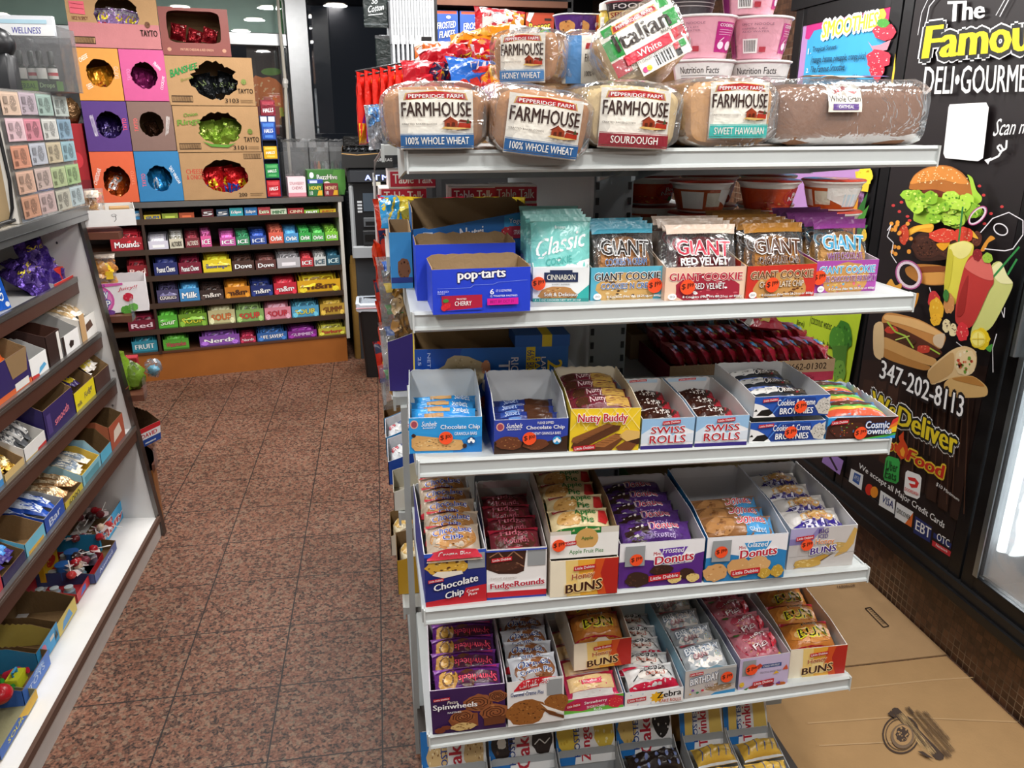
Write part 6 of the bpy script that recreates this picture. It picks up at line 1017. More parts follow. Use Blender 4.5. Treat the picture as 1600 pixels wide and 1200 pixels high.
G().box(-1.108, -.4, 1.284, -1.096, 1.872, 1.331, '9a9b9c', 'metal').box(-1.0965, -.4, 1.302, -1.0945, 1.872, 1.306, '6a6b6c', 'metal').build('metal_edge', root)
bar_m = {}
def bars_me(c, c2, w_=.03, l_=.11, t_=.016, foil=False):
    k = (c, c2, w_, l_)
    if k not in bar_m: bar_m[k] = packet_mesh('candy_bar', w_, l_, t_, c, 'r .1 .15 .9 .85 %s;r .3 .3 .7 .6 %s' % (c2, c), 'foil' if foil else 'gloss', len(bar_m) + 200, 6, 10, wr=.002)
    return bar_m[k]
def rack(k, a, b, h, hb, d, col, inner, front, lab, off=.0, n=0, bm=None, plab='', dip=.35, pitch=20, inm='kraft', torn=.001, hs=None, stk=None, pz=.75):
    X, z = RX_[k] - off, RZ_[k] + .001; y0, y1 = yon(X, z, a), yon(X, z, b); w = max(.03, y1 - y0 - .003)
    m = T((X, y0, z)) @ RZ(90) @ RY(0)
    c = carton('candy_carton', lab, 'box', m, w, d, h, hb, front, col, inner, mat='paper', inmat=inm, dip=dip, torn=torn, hs=hs)
    R = random.Random(lab)
    for i in range(n):
        q = put(bm, 'candy_bar', None, m @ T(((i + .5) / n * (w - .02) + .01, d * .42 + R.uniform(-.012, .012), h * pz + R.uniform(0, .012))) @ RZ(R.uniform(-9, 9)) @ RX(pitch + R.uniform(-6, 6)) @ RY(R.uniform(-15, 15)))
        tag(q, plab, 'candy', plab)
    return c, m, w
# first shelf
g = G().bev(0, 0, 0, .10, .06, .135, .002, '1f5fc8', 'gloss'); art(g, flat((0, 0, 0), (.10, 0, 0), (0, 0, .135)), 'r .1 .1 .4 .9 2f7ae0;t GUM .55 .2 .8 .8 fff V B20;e .75 .88 .12 .08 e8eef8;e .85 .1 .1 .06 e8eef8', 'gloss')
tag(g.build('candy_bag', None, T((-1.21, yon(-1.21, 1.08, -14), 1.074)) @ RZ(80) @ RX(-10)), 'shiny blue gum package standing beside the purple candy bags', 'candy package')
pm = packet_mesh('candy_bag', .12, .16, .03, '5a3f9a', 'r 0 .8 1 1 3a2468;b .4 .4 .2 .2 8a70c8 c0b0e8 6;q Sweet .2 .55 .8 .6 .8 .72 .2 .67 e8d84a B20', 'foil', 210, wr=.01)
for k, (px, dz, rz) in enumerate([(40, .03, 80), (52, .045, 95), (62, .03, 70), (70, .06, 100), (78, .03, 85), (66, .10, 60)]):
    y = yon(-1.24, 1.1, px); tag(put(pm, 'candy_bag', None, T((-1.235 - .02 * (k % 2), y, 1.075 + dz)) @ RZ(rz) @ RX(35 + 6 * k)), ORD[k] + ' crumpled purple candy bag along the top rack shelf', 'candy bag', 'purple candy bags on the top rack shelf')
rack(0, 86, 128, .018, .075, .16, 'e8e4e2', 'e9e6e4', 'r 0 0 1 1 d8342a', 'white tray with red ends at the panel end of the top rack shelf', dip=.9, inm='paper', torn=0)
tag(G().bev(0, 0, 0, .06, .05, .05, .002, 'd8301f').build('card_box', None, T((-1.20, yon(-1.2, 1.08, 88), 1.074)) @ RZ(80)), 'small red folded card box on the edge of the top rack shelf', 'box')
# second shelf
org = bars_me('e0622a', 'f2f0ea', .045, .12, .03)
PUR = '2c1f5c'
rack(1, -40, 52, .12, .175, .22, PUR, '8f7350', 'r 0 0 1 1 %s;r 0 0 1 .22 d8622a;r .1 .1 .3 .5 c8c0b0;r .7 .12 .95 .3 e8e4de;p %s .62 1 1 1 .95 .45 .68 .45' % (PUR, '8f7350'), 'purple carton with orange base holding orange chocolate tubes', n=5, bm=org, plab='orange wrapped chocolate tubes in the purple carton', pitch=35, pz=.95)
rack(1, 52, 78, .075, .12, .2, 'f0efed', 'b9b8b6', 'r 0 0 1 1 f2f1ef;p c82a24 0 0 .5 0 .4 .25 0 .3;p 5aaad8 .4 .2 .9 .4 .8 .55 .5 .45', 'white carton with torn red and blue front on the second rack shelf', inm='paper', torn=.004)
rack(1, 80, 101, .11, .14, .2, '3a221c', '4a2c22', 'r 0 0 1 1 2e1a16;r .75 .1 .95 .95 e8e4de', 'dark brown chocolate carton on the second rack shelf', inm='paper')
rack(1, 102, 127, .075, .14, .24, 'c9c7c4', 'a8a6a3', 'r 0 0 1 1 f2f0ee;r 0 0 1 .12 c82a24;p 2a1c18 .4 .3 .6 .35 .65 .55 .45 .65 .35 .5;p 2a1c18 0 0 .12 0 .12 1 0 1', 'white carton with dark emblem and red base on the second rack shelf', inm='paper', torn=.003)
wb = bars_me('f0e6d6', 'c8a878', .035, .13, .02)
rack(1, 130, 156, .09, .12, .2, 'efe9e0', 'cfcac2', 'r 0 0 1 1 f2efe9;r 0 0 1 .12 c82a24;p 5a3a28 .3 .4 .7 .5 .6 .8 .3 .7;p c8a070 0 0 .28 0 .28 1.2 0 1.2', 'cream and white chocolate carton at the panel end of the second rack shelf', n=3, bm=wb, plab='cream wrapped bars in the cream and white carton', inm='paper', pz=1.1)
# third shelf
slv = bars_me('5a5c60', 'e6e4e0', .03, .12, .018); gold = bars_me('c8983a', 'f0d89a', .035, .1, .02, True)
rack(2, -40, 8, .07, .1, .2, '3f8fd0', '8f7350', 'r 0 0 1 1 dfe6ea;r 0 0 1 .4 3f8fd0', 'pale blue carton partly cut off by the picture edge on the third rack shelf', n=2, bm=slv, plab='dark bars in the pale blue carton')
rack(2, 10, 40, .03, .085, .16, 'd8b878', '8f7350', 'r 0 0 1 1 d8b878', 'low brown carton of gold wrapped toffees on the third rack shelf', n=5, bm=gold, plab='gold wrapped toffees in the low brown carton', pz=1.0)
rack(2, 42, 74, .05, .1, .2, 'e9e6e2', 'd0ccc6', 'r 0 0 1 1 efece8;r 0 0 .6 .25 e0b82a;p c82a24 .5 .1 1 .1 1 .4 .6 .35', 'white carton of upright silver and black bars on the third rack shelf', n=6, bm=slv, plab='silver and black bars in the white carton', pitch=40, inm='paper', pz=1.2)
rack(2, 76, 120, .105, .155, .24, PUR, '8f7350', 'r 0 0 1 1 %s;q smooth .3 .3 .8 .42 .8 .66 .3 .54 e07a8a B26;r .06 .2 .2 .8 4a3a7a' % PUR, 'big dark purple carton with pink lettering on the third rack shelf', dip=.25)
fud = bars_me('3a2468', 'e8d02a', .03, .11, .016)
rack(2, 121, 151, .075, .15, .22, PUR, '8f7350', 'r 0 0 1 1 e8d41c;q Fudge .45 .3 .85 .45 .85 .8 .45 .65 2a1f5c B14 I20;t milk .08 .3 .3 .5 2a1f5c', 'purple carton with bright yellow front on the third rack shelf', n=5, bm=fud, plab='purple and yellow fudge bars in the yellow-fronted carton', pz=.9)
crm = bars_me('efe6dc', 'e0c82a', .04, .12, .02)
rack(2, 152, 174, .07, .16, .2, '3a2622', '8f7350', 'r 0 0 1 1 4a302a', 'dark brown carton of crumpled white packets at the panel end', n=4, bm=crm, plab='white and yellow packets in the dark brown carton', pz=1.2)
# fourth shelf
lt = 'a8d4e6'; yel = bars_me('e8e2d2', '7a8a9a', .028, .11, .016); gb = bars_me('c89a6a', 'f0d8b0', .03, .14, .016, True); blu = bars_me('1f4fb0', 'd8e2f0', .032, .13, .018); pb = bars_me('3a2a7a', '3f8fd8', .03, .11, .018)
rack(3, 176, 197, .10, .13, .2, 'b86a4a', '6f5638', 'r 0 0 1 1 b0543a;p e8d8c8 .2 .3 .8 .4 .7 .8 .3 .7', 'rust coloured carton at the panel end of the fourth rack shelf', dip=.2)
rack(3, 160, 176, .05, .12, .22, lt, '6f5638', 'r 0 0 1 1 5ab8d8', 'light blue carton with dark inside on the fourth rack shelf', dip=.2)
rack(3, 132, 159, .05, .10, .2, lt, 'd8b84a', 'r 0 0 1 1 8ac8d8;r .1 .2 .9 .7 5a9aa8', 'light blue carton of grey and white bars with yellow inside', n=6, bm=yel, plab='grey and white bars in the carton with yellow inside', pz=1.1, inm='paper')
rack(3, 104, 131, .03, .06, .18, 'd8c03a', '8f7350', 'r 0 0 1 1 d8c03a;t 6000 .2 .2 .8 .8 2a2418 B14', 'flat yellow carton with black digits lying on the fourth rack shelf', n=4, bm=gb, plab='long gold wrapped bars lying on the flat yellow carton', pz=1.5, pitch=8)
rack(3, 74, 103, .055, .09, .2, '1f3f9a', '9a9894', 'r 0 0 1 1 2450b0;q Bar .2 .3 .8 .4 .8 .8 .2 .7 d8e0f0 B20', 'navy carton of blue and white bars on the fourth rack shelf', n=4, bm=blu, plab='blue and white bars in the navy carton', pz=.9, inm='paper')
rack(3, 44, 73, .05, .09, .2, '6ac0dc', '8f7350', 'r 0 0 1 1 7ac8e0;r .1 .1 .9 .4 e8b84a', 'sky blue carton with orange stripe on the fourth rack shelf', n=0)
rack(3, 8, 43, .04, .09, .2, PUR, '6f5638', 'r 0 0 1 1 2a2050', 'dark violet carton of violet and blue bars on the fourth rack shelf', n=6, bm=pb, plab='violet and blue bars in the dark violet carton', pz=1.2)
rdm = bars_me('c8242a', 'e8b03a', .04, .08, .025)
rack(3, -40, 7, .06, .09, .2, 'c8303a', '8f7350', 'r 0 0 1 1 c83a44;r .1 .3 .9 .6 e8a0a0', 'red carton of red candies on the fourth rack shelf', n=4, bm=rdm, plab='red candies in the red carton')
# base shelf
c_, m_, w_ = rack(4, 158, 205, .075, .08, .16, '2a9ad0', '6f5638', 'r 0 0 1 1 3aa8dc;p b8282e .03 .66 .42 .66 .42 .9 .03 .9;t CHARMS .06 .7 .39 .86 fff B20;q Fluffy .1 .1 .7 .16 .7 .55 .1 .5 c8242e B34 Offffff/60;e .8 .4 .06 .14 d83a5a;e .9 .7 .04 .1 2a5a9a;e .88 .2 .05 .12 d83a5a', 'bright blue lollipop carton with red lettering on the white base board', off=.13)
tag(G().box(0, 0, 0, .22, .012, .2, '5c4630', 'kraft').build('cardboard_piece', None, T((-1.36, yon(-1.33, .11, 128), .118)) @ RZ(78) @ RX(-8)), 'brown cardboard piece leaning behind the bright blue lollipop carton', 'cardboard')
rack(4, 150, 183, .035, .055, .2, '3a4a7a', '7a6040', 'r 0 0 1 1 3a4a8a;t Assorted .2 .3 .8 .7 c8d0e8 B8', 'navy edged carton of red lollipops on the white base board', off=.08)
R = random.Random(77)
def pop(p, col, lab, grp, r=.016):
    g = G().ball((0, 0, 0), r, r, r * .85, col, 'gloss', 10, 7, R, .12); g.tube([(0, 0, 0), (.02, .05, .012)], .002, 'f0eee8', 'plastic', 6); g.prism([(r * .7, -r, 0), (r * 1.9, -r * .8, .004), (r * 1.8, r * .8, -.004), (r * .7, r, 0)], .001, 'e8d8d8', 'e8d8d8', 'gloss')
    tag(g.build('lollipop', None, T(p) @ RZ(R.uniform(0, 360)) @ RX(R.uniform(-40, 40)), True), lab, 'lollipop', grp)
for i in range(26):
    px, X = R.uniform(112, 172), R.uniform(-1.26, -1.11); y = yon(X, .15, px + (X + 1.11) * 60)
    pop((X, y, .135 + R.uniform(0, .045)), ['b81f2c', 'c83a3a', '7a2a30', 'd8c0a8', '8a3a4a', '3a2a2a'][i % 6], 'wrapped round lollipop in the heap behind the red jar tray', 'lollipops on the base board')
c_, m_, w_ = rack(4, 122, 163, .032, .05, .17, 'b8242e', 'b02a34', 'r 0 0 1 1 c82a34;p 3a6ac0 .1 .2 .3 .2 .3 .8 .2 .8', 'red tray of little clear candy jars on the white base board', off=.1, inm='paper')
for i in range(9):
    g = G().lathe([(.014, 0), (.018, .004), (.018, .03), (.012, .036)], 14, ['7a8a98', '5a7a88', '8a7a90'][i % 3], 'gloss').lathe([(.013, .036), (.014, .046), (.01, .048)], 14, 'b8c4c8', 'plastic')
    tag(g.build('candy_jar', None, m_ @ T((.025 + (i % 3) * (w_ - .05) / 2, .03 + (i // 3) * .045, .004)), True), 'small clear candy jar in the red tray on the base board', 'candy jar', 'little candy jars in the red tray')
for i in range(2):
    g = G().lathe([(.02, 0), (.02, .05), (.024, .051), (.024, .056), (.0, .057)], 16, '2a6ab8', 'plastic'); tag(g.build('candy_jar', None, T((-1.19, yon(-1.19, .13, 100 + 14 * i), .115)) @ RX(0), True), ('blue plastic tub by the yellow and red box on the base board', 'blue plastic tub between the lollipops and the jar tray')[i], 'tub')
g = G().bev(0, 0, 0, .1, .06, .09, .002, 'e0b41c'); art(g, flat((0, 0, 0), (.1, 0, 0), (0, 0, .09)), 'r 0 .0 1 .3 c8301f;b .5 .6 .3 .2 c8301f f2d84a 6'); tag(g.build('candy_box', None, T((-1.24, yon(-1.24, .13, 72), .115)) @ RZ(85)), 'yellow and red candy box standing on the base board', 'box')
rack(4, 88, 121, .05, .085, .18, 'd8c05a', '7a6040', 'r 0 0 1 1 d8c05a;p 5a9ad0 .3 .1 .8 .2 .7 .8 .4 .6', 'torn yellow carton with pale blue mark on the base board', off=.09, torn=.005)
rack(4, 62, 94, .06, .09, .2, '3a9ad0', '7a6040', 'r 0 0 1 1 3aa0d8;e .3 .55 .12 .3 d86a8a;r .6 .5 .8 .7 d8d0c8;p 2a2420 .8 .2 .95 .3 .9 .7;r .1 .1 .5 .3 2a7ab8', 'sky blue fronted carton with brown inside on the base board', off=.09)
c_, m_, w_ = rack(4, 40, 80, .05, .075, .2, '3a6ac0', '7a6040', 'r 0 0 1 1 4a7ad0;q TOYS .2 .3 .8 .35 .8 .7 .2 .65 c8d8f0 B10;b .6 .8 .2 .16 8ab0e8 fff 4', 'royal blue edged carton of plastic candy toys on the base board', off=.07, torn=.004)
for i, (c, x, y, lab) in enumerate([('2a8a3a', .03, .10, 'green plastic candy bottle in the royal blue carton'), ('3a9a3a', .06, .14, 'lighter green plastic candy toy in the royal blue carton'), ('b8243a', .10, .09, 'shiny dark red candy toy in the royal blue carton'), ('c8cc2a', .07, .045, 'yellow green candy case with blue handle in the royal blue carton')]):
    g = G()
    if i == 3: g.bev(-.03, -.018, 0, .03, .018, .035, .003, c, 'plastic'); g.tube([(-.012, 0, .034), (-.012, 0, .047), (.012, 0, .047), (.012, 0, .034)], .004, '3a9ad0', 'plastic')
    else: g.lathe([(.012, 0), (.02, .006), (.02, .045), (.009, .058), (.009, .07)], 14, c, 'gloss')
    tag(g.build('candy_toy', None, m_ @ T((min(x, w_ - .03), y, .02)) @ (RX(70) if i < 3 else Matrix()), True), lab, 'candy toy')
c_, m_, w_ = rack(4, 2, 60, .03, .05, .17, '2a5ab0', '8f8a6a', 'r 0 0 1 1 2f62b8;p e8b82a .7 0 1 0 1 1 .5 1;t SOUR .2 .3 .6 .7 e8e04a B14', 'blue and yellow carton with a green candy bottle on the base board', off=.05)
g = G().lathe([(.02, 0), (.022, .004), (.022, .06), (.012, .075), (.010, .095), (.012, .1)], 18, '3a9a3a', 'gloss'); art(g, lambda u, v, k: (lambda a: V(((.0222 + k) * cos(a), (.0222 + k) * sin(a), .01 + v * .045)))(-pi / 2 + (u - .5) * 3), 'r 0 0 1 1 5ab04a;q Juicy .15 .5 .85 .5 .85 .9 .15 .9 f0e84a B20 O1a5a20/60;b .4 .25 .3 .2 d8343a f0c8a0 4', 'gloss', cv=10)
tag(g.build('candy_bottle', None, m_ @ T((.10, .09, .028)) @ RZ(-60) @ RX(90), True), 'green candy bottle lying in the blue and yellow carton', 'candy bottle')
rack(4, -40, -2, .06, .08, .17, 'c8a868', '8f7350', 'r 0 0 1 1 c8a868', 'tan carton nearest the camera on the base board', off=.04)
g = G().ball((0, 0, 0), .03, .03, .026, 'c81f2c', 'gloss', 14, 9); tag(g.build('candy_toy', None, T((-1.11, yon(-1.11, .16, 2), .17)), True), 'round red candy toy in the tan carton', 'candy toy')
# ---------------------------------------------------------------- rounded end unit
cx, cy, cr = -1.34, 1.845, .335
def quarter(r, z0, z1, col, mat='wood', n=14):
    pts = [(cx, cy, z1)] + [(cx + r * cos(-.02 + (pi / 2 + .02) * i / n), cy + r * sin((pi / 2) * i / n), z1) for i in range(n + 1)]
    return G().prism(pts, z1 - z0, col, col, mat)
root = tag(empty('rounded_end_unit', Matrix()), 'rounded wooden end shelves with clear guards past the candy rack', 'shelving unit')
quarter(.33, 0, .30, '8f5a2c').build('base', root)
for z in (.30, .60, .92, 1.235):
    s = quarter(.34, z - .025, z, '6a4030').build('shelf', root)
    if z < 1.2:
        g = G(); n = 12; vs = [(cx + .342 * cos(pi / 2 * i / n), cy + .342 * sin(pi / 2 * i / n), z - .02 + q * .085) for q in (0, 1) for i in range(n + 1)]
        g.add(vs, [(i, i + 1, n + 2 + i, n + 1 + i) for i in range(n)], 'fff', 'clear'); g.build('clear_guard', s)
G().box(cx - .02, cy, 0, cx, cy + .36, 1.24, '7a4a28', 'wood').build('back_board', root)
m = T((-1.13, 1.90, .305)) @ RZ(62)
carton('seed_tray', 'red, white and blue sunflower seed tray sticking out of the rounded end unit', 'box', T((-1.08, 1.885, .345)) @ RZ(62) @ RX(6), .15, .17, .085, .12, 'r 0 0 1 1 eef0f2;r 0 0 1 .36 1f4a9a;r 0 .74 1 1 c8202c;q DAVID .28 .44 .86 .44 .86 .66 .28 .66 c8202c B26;r .4 .1 .8 .18 c8d4e8;e .1 .5 .05 .1 c8202c', 'b82030', '5c4630', mat='paper', inmat='kraft', torn=.004, side='r 0 0 1 1 eef0f2;r 0 0 1 .36 1f4a9a;r 0 .74 1 1 c8202c')
m = T((-1.145, 1.865, .925)) @ RZ(14)
carton('lollipop_box', 'white lollipop carton with a pink bubble emblem and cherry on the end unit', 'box', m, .2, .10, .115, .135, 'r 0 0 1 1 f2eef0;e .12 .45 .3 .5 d85aa8;e .12 .45 .26 .44 e88ac4;q BLOW .0 .5 .32 .5 .32 .72 .0 .72 fff B40 O2a5aa8/80;q POP .04 .2 .34 .2 .34 .44 .04 .44 fff B40 O2a5aa8/80;b .66 .5 .09 .14 c81f3c f0a0a8 4;q Juicy!! .5 .7 .85 .76 .85 .9 .5 .84 c82a4a B6 I30;b .6 .08 .1 .14 5aa83a 8acc5a 4;b .72 .16 .09 .13 6ab84a 9ad86a 4;b .3 .02 .1 .1 6a3a8a 8a5ab0 4;p d85aa8 .0 .86 .6 .93 .6 1 .0 1;t TERNS .0 .9 .3 .98 2a3a8a B10', 'efeaec', 'd8d2d4', mat='paper', torn=.002)
pm = packet_mesh('snack_bag', .14, .12, .05, 'c88a4a', 'b .4 .5 .4 .4 d89a52 f0c888,a86a30 30;p e8c02a .7 .3 .95 .4 .9 .7 .7 .7;r 0 .85 1 1 e8d8c8', 'film', 220, wr=.01)
g = G(); R = random.Random(4)
o = tag(empty('cracker_bag', T((-1.14, 1.98, 1.075)) @ RZ(15)), 'clear bag of brown crackers behind the white lollipop carton', 'snack bag')
g = G()
for i in range(26): g.ball((R.uniform(-.06, .06), R.uniform(-.02, .02), R.uniform(-.04, .045)), .018, .012, .018, ['c88a4a', 'b8783a', 'd8a060'][i % 3], 'food', 8, 5, R, .2)
g.build('crackers', o, None, True); put(pm, 'bag', o, RX(78)); G().box(.03, -.05, -.03, .055, -.04, .0, 'e8c02a', 'gloss').build('paper_tag', o)
for px, z, c, lab, r in ((208, .60, '6a8a2a', 'green and clear candy pouch on the middle end shelf', .05), (203, .62, 'c8b8a8', 'pale plastic pouch hanging at the clear guard of the end unit', .045), (243, .62, '5aa8c8', 'crumpled clear blue bag at the edge of the rounded wooden shelf', .035)):
    Rr = random.Random(px); g = G().ball((0, 0, 0), r, r * .7, r * 1.1, c, 'film' if px != 208 else 'gloss', 14, 10, Rr, .18); g.ball((0, 0, -.01), r * .7, r * .5, r * .6, c, 'gloss', 12, 8, Rr, .2)
    Yp = 1.93 if px < 240 else 2.02; x = atY(px, 600, Yp).x; tag(g.build('candy_pouch', None, T((x, Yp, z + r * 1.1)), True), lab, 'candy pouch')
g = G().bev(0, 0, 0, .08, .05, .1, .003, 'b02430'); art(g, flat((0, 0, 0), (.08, 0, 0), (0, 0, .1)), 'e .5 .5 .36 .36 c8a02a;e .38 .55 .1 .12 f0f0f0;e .62 .55 .1 .12 f0f0f0;l 3a1a10 .04 .3 .34 .5 .28 .7 .34'); tag(g.build('candy_box', None, T((-1.14, 2.02, .602)) @ RZ(10)), 'small red candy box with a round yellow face on the end unit', 'box')
g = G().lathe([(.035, 0), (.042, .005), (.042, .12), (.028, .14), (.028, .155)], 18, '7aa02a', 'gloss'); tag(g.build('candy_jar', None, T((-1.10, 1.92, .602)), True), 'tall green candy jar on the end unit under the lollipop carton', 'candy jar')
# tray marked with a handwritten number at counter height
m = T((-1.125, 1.845, 1.255)) @ RZ(17) @ RX(4)
c_ = carton('card_tray', 'white card tray with a handwritten number overhanging the end unit', 'box', m, .185, .16, .06, .06, 'r 0 0 1 1 f0efed;l 3a3a40 .012 .56 .68 .62 .74 .66 .66 .6 .56 .56 .64 .64 .62 .64 .4 .6 .26', 'efeeec', 'dcdad6', mat='paper', torn=0)
o = tag(empty('cookie_bag', m @ T((.05, .07, .065))), 'small clear bag of golden cookies standing in the white card tray', 'snack bag'); g = G()
for i in range(5): g.lathe([(0, 0), (.022, .002), (.022, .01), (0, .012)], 14, ['d8a050', 'c88a3a'][i % 2], 'food', T((R.uniform(-.012, .012), R.uniform(-.01, .01), -.05 + .022 * i)) @ RX(R.uniform(-30, 30)), False)
g.build('cookies', o, None, True); put(packet_mesh('snack_bag', .08, .13, .04, 'fff', 'r .2 .75 .8 .95 c8b8a8', 'film', 221, wr=.008), 'bag', o, T((0, -.012, 0)) @ RX(82))
g = G().bev(0, 0, 0, .07, .05, .05, .002, '9a7a52', 'kraft'); tag(g.build('candy_box', None, m @ T((.10, .08, .003))), 'small brown cardboard box in the white card tray', 'box')
# ---------------------------------------------------------------- on the granite counter
root = tag(empty('acrylic_case', Matrix()), 'clear acrylic counter case carrying rows of foreign banknotes', 'display case')
A, Bt = V((-1.106, 1.33, 1.332)), V((-1.114, 1.33, 1.715)); UP = Bt - A; LN = V((0, .54, 0))
def casep(u, v, k): return A + UP * v + LN * u + V((1, 0, .02)).normalized() * k
g = G().prism([casep(0, 0, 0), casep(1, 0, 0), casep(1, 1, 0), casep(0, 1, 0)], .004, 'fff', 'fff', 'clear').box(-1.5, 1.33, 1.332, -1.116, 1.334, 1.712, 'fff', 'clear').box(-1.5, 1.33, 1.332, -1.496, 1.87, 1.712, 'fff', 'clear').box(-1.5, 1.33, 1.712, -1.114, 1.90, 1.716, 'fff', 'clear'); g.build('acrylic_shell', root)
G().prism([casep(0, 0, -.012), casep(1, 0, -.012), casep(1, 1, -.012), casep(0, 1, -.012)], .003, 'd8d2c4', 'd8d2c4').build('backing_card', root)
CUR = [[('cfae96', 'brown pink'), ('a898a8', 'grey violet'), ('88aaa2', 'grey green'), ('b8c8c4', 'pale grey green')], [('d8b0bc', 'pale pink'), ('c86a80', 'deep pink'), ('c8ccc8', 'pale grey'), ('6f9ab8', 'blue')], [('c87a5a', 'orange'), ('a8b0c0', 'grey blue'), ('b8a888', 'sandy'), ('7aa8b8', 'light blue')], [('c89a80', 'peach'), ('b8a098', 'dusty rose'), ('9ab07a', 'green'), ('8ab070', 'bright green')], [('b87a5a', 'rusty'), ('b89a98', 'old rose'), ('a8a898', 'grey dollar-like'), ('a0b8c0', 'icy blue')]]
R = random.Random(9)
rw = ['top', 'second', 'middle', 'fourth', 'bottom']
for r in range(5):
    for k in range(4):
        c, nm = CUR[r][k]; c = '%02x%02x%02x' % tuple(int(int(c[i:i + 2], 16) * .66 + q * .26) for i, q in zip((0, 2, 4), (190, 182, 172))); u0 = .02 + .245 * k + R.uniform(-.008, .008); v0 = .81 - .197 * r + R.uniform(-.006, .006)
        S = lambda u, v, q: casep(u0 + u * .235, v0 + v * .172, .0022 + q)
        g = G(); g.prism([S(0, 0, .0003), S(1, 0, .0003), S(1, 1, .0003), S(0, 1, .0003)], .0006, c, c)
        kk = hx(c); dk = '%02x%02x%02x' % tuple(int(int(c[i:i + 2], 16) * .74) for i in (0, 2, 4)); lt_ = '%02x%02x%02x' % tuple(min(255, int(int(c[i:i + 2], 16) * 1.14)) for i in (0, 2, 4))
        art(g, S, 'r .04 .06 .96 .94 %s;r .08 .1 .92 .9 %s;b .62 .5 .18 .36 %s %s 14 .1;t %s .08 .1 .26 .34 %s B20;r .12 .5 .34 .8 %s;l %s .02 .1 .45 .4 .45' % (lt_, c, dk, lt_ + ',' + c, ('20', '5', '100', '50', '200', '10')[(r * 4 + k) % 6], dk, dk, dk), lay=.0003)
        tag(g.build('banknote'), nm + ' banknote in the ' + rw[r] + ' row of the acrylic case', 'banknote', 'foreign banknotes on the acrylic case')
root = tag(empty('clear_display_box', Matrix()), 'clear plastic display box of small bottles on top of the banknote case', 'display box')
X0, X1_, Ya, Yb, Za, Zb = -1.265, -1.06, 1.74, 1.895, 1.718, 1.92
g = G()
for q in ((X1_ - .003, Ya, Za, X1_, Yb, Zb), (X0, Ya, Za, X1_, Ya + .003, Zb), (X0, Yb - .003, Za, X1_, Yb, Zb), (X0, Ya, Za, X1_, Yb, Za + .003), (X0, Ya, Za, X0 + .003, Yb, Zb)): g.box(*q, 'fff', 'clear')
g.build('clear_box', root)
g = G().box(X0 + .02, Ya - .004, Zb - .03, X1_ - .01, Ya + .02, Zb + .03, 'e9eef4'); art(g, flat((X0 + .02, Ya - .0042, Zb - .03), (X1_ - X0 - .03, 0, 0), (0, 0, .06)), 'r 0 0 1 .55 f4f6f8;t WELLNESS .28 .1 .78 .42 4a4aa8 B16 I20;r .1 .6 .9 .8 b8dcec'); g.build('lid_label', root)
g = G().box(X0 - .002, Ya - .002, Za, X0 + .035, Ya, Zb - .06, 'eceae4'); art(g, flat((X0, Ya - .0022, Za), (.034, 0, 0), (0, 0, .14)), ';'.join('l 5a5a58 .02 .1 %.2f %.2f %.2f' % (.08 + .07 * i, .6 + .3 * ((i * 7) % 3) / 3, .08 + .07 * i) for i in range(12))); g.build('facts_label', root)
for i in range(4):
    g = G().lathe([(.014, 0), (.015, .003), (.015, .045), (.007, .052)], 16, '1c2a22', 'gloss').lathe([(.009, .052), (.010, .09), (.007, .094)], 14, '202824', 'plastic')
    art(g, lambda u, v, k: (lambda a: V(((.0152 + k) * cos(a), (.0152 + k) * sin(a), .006 + v * .034)))(-pi / 2 + (u - .5) * 3.2), 'r 0 0 1 1 eceae6;r 0 .3 1 .6 %s' % ['eceae6', 'c8404a', 'eceae6', 'c8404a'][i], 'gloss', cv=10)
    tag(g.build('dropper_bottle', None, T((X0 + .055 + .031 * i, Ya + .05 + .012 * (i % 2), Za + .036)), True), ORD[i] + ' dark dropper bottle from the facts label in the clear box', 'bottle', 'dark dropper bottles in the clear box')
g = G().box(0, 0, 0, .13, .06, .032, '4a7a2a'); art(g, flat((0, 0, 0), (.13, 0, 0), (0, 0, .032)), 'r 0 0 .55 1 7aa83a;r .55 0 1 1 1f3a22;t HERBAL .05 .25 .5 .75 2a5a1a B20;t Drops .6 .2 .95 .8 b8d8a0 B16'); tag(g.build('bottle_tray', None, T((X0 + .038, Ya + .02, Za + .003))), 'green two-tone card tray under the dropper bottles', 'tray')
g = G().bev(-.06, -.05, 0, .06, .05, .16, .02, '26272a', 'plastic').ball((0, 0, .2), .075, .06, .07, '1c1d20', 'plastic', 16, 10)
tag(g.build('barcode_scanner', None, T((-1.21, 1.64, 1.717)) @ Matrix.Diagonal((.7, .7, .7, 1)), True), 'dark rounded device at the very edge beside the clear display box', 'device')
g = G().tube([(-1.125, 1.318, 1.66), (-1.12, 1.315, 1.55), (-1.115, 1.31, 1.46), (-1.122, 1.31, 1.38), (-1.13, 1.30, 1.345), (-1.15, 1.26, 1.338), (-1.20, 1.22, 1.337), (-1.17, 1.18, 1.337), (-1.13, 1.22, 1.337), (-1.14, 1.29, 1.338), (-1.12, 1.31, 1.345)], .005, '141416', 'plastic'); tag(g.build('black_cable'), 'black cable looping down onto the granite counter', 'cable')
g = G().box(0, 0, 0, .03, .012, .34, 'a8906a', 'wood').box(.03, .0, 0, .05, .012, .33, 'd8d4cc', 'painted'); tag(g.build('wooden_board', None, T((-1.16, 1.30, 1.333)) @ RZ(20) @ RX(-3)), 'thin wooden board standing on the counter beside the banknotes', 'board')
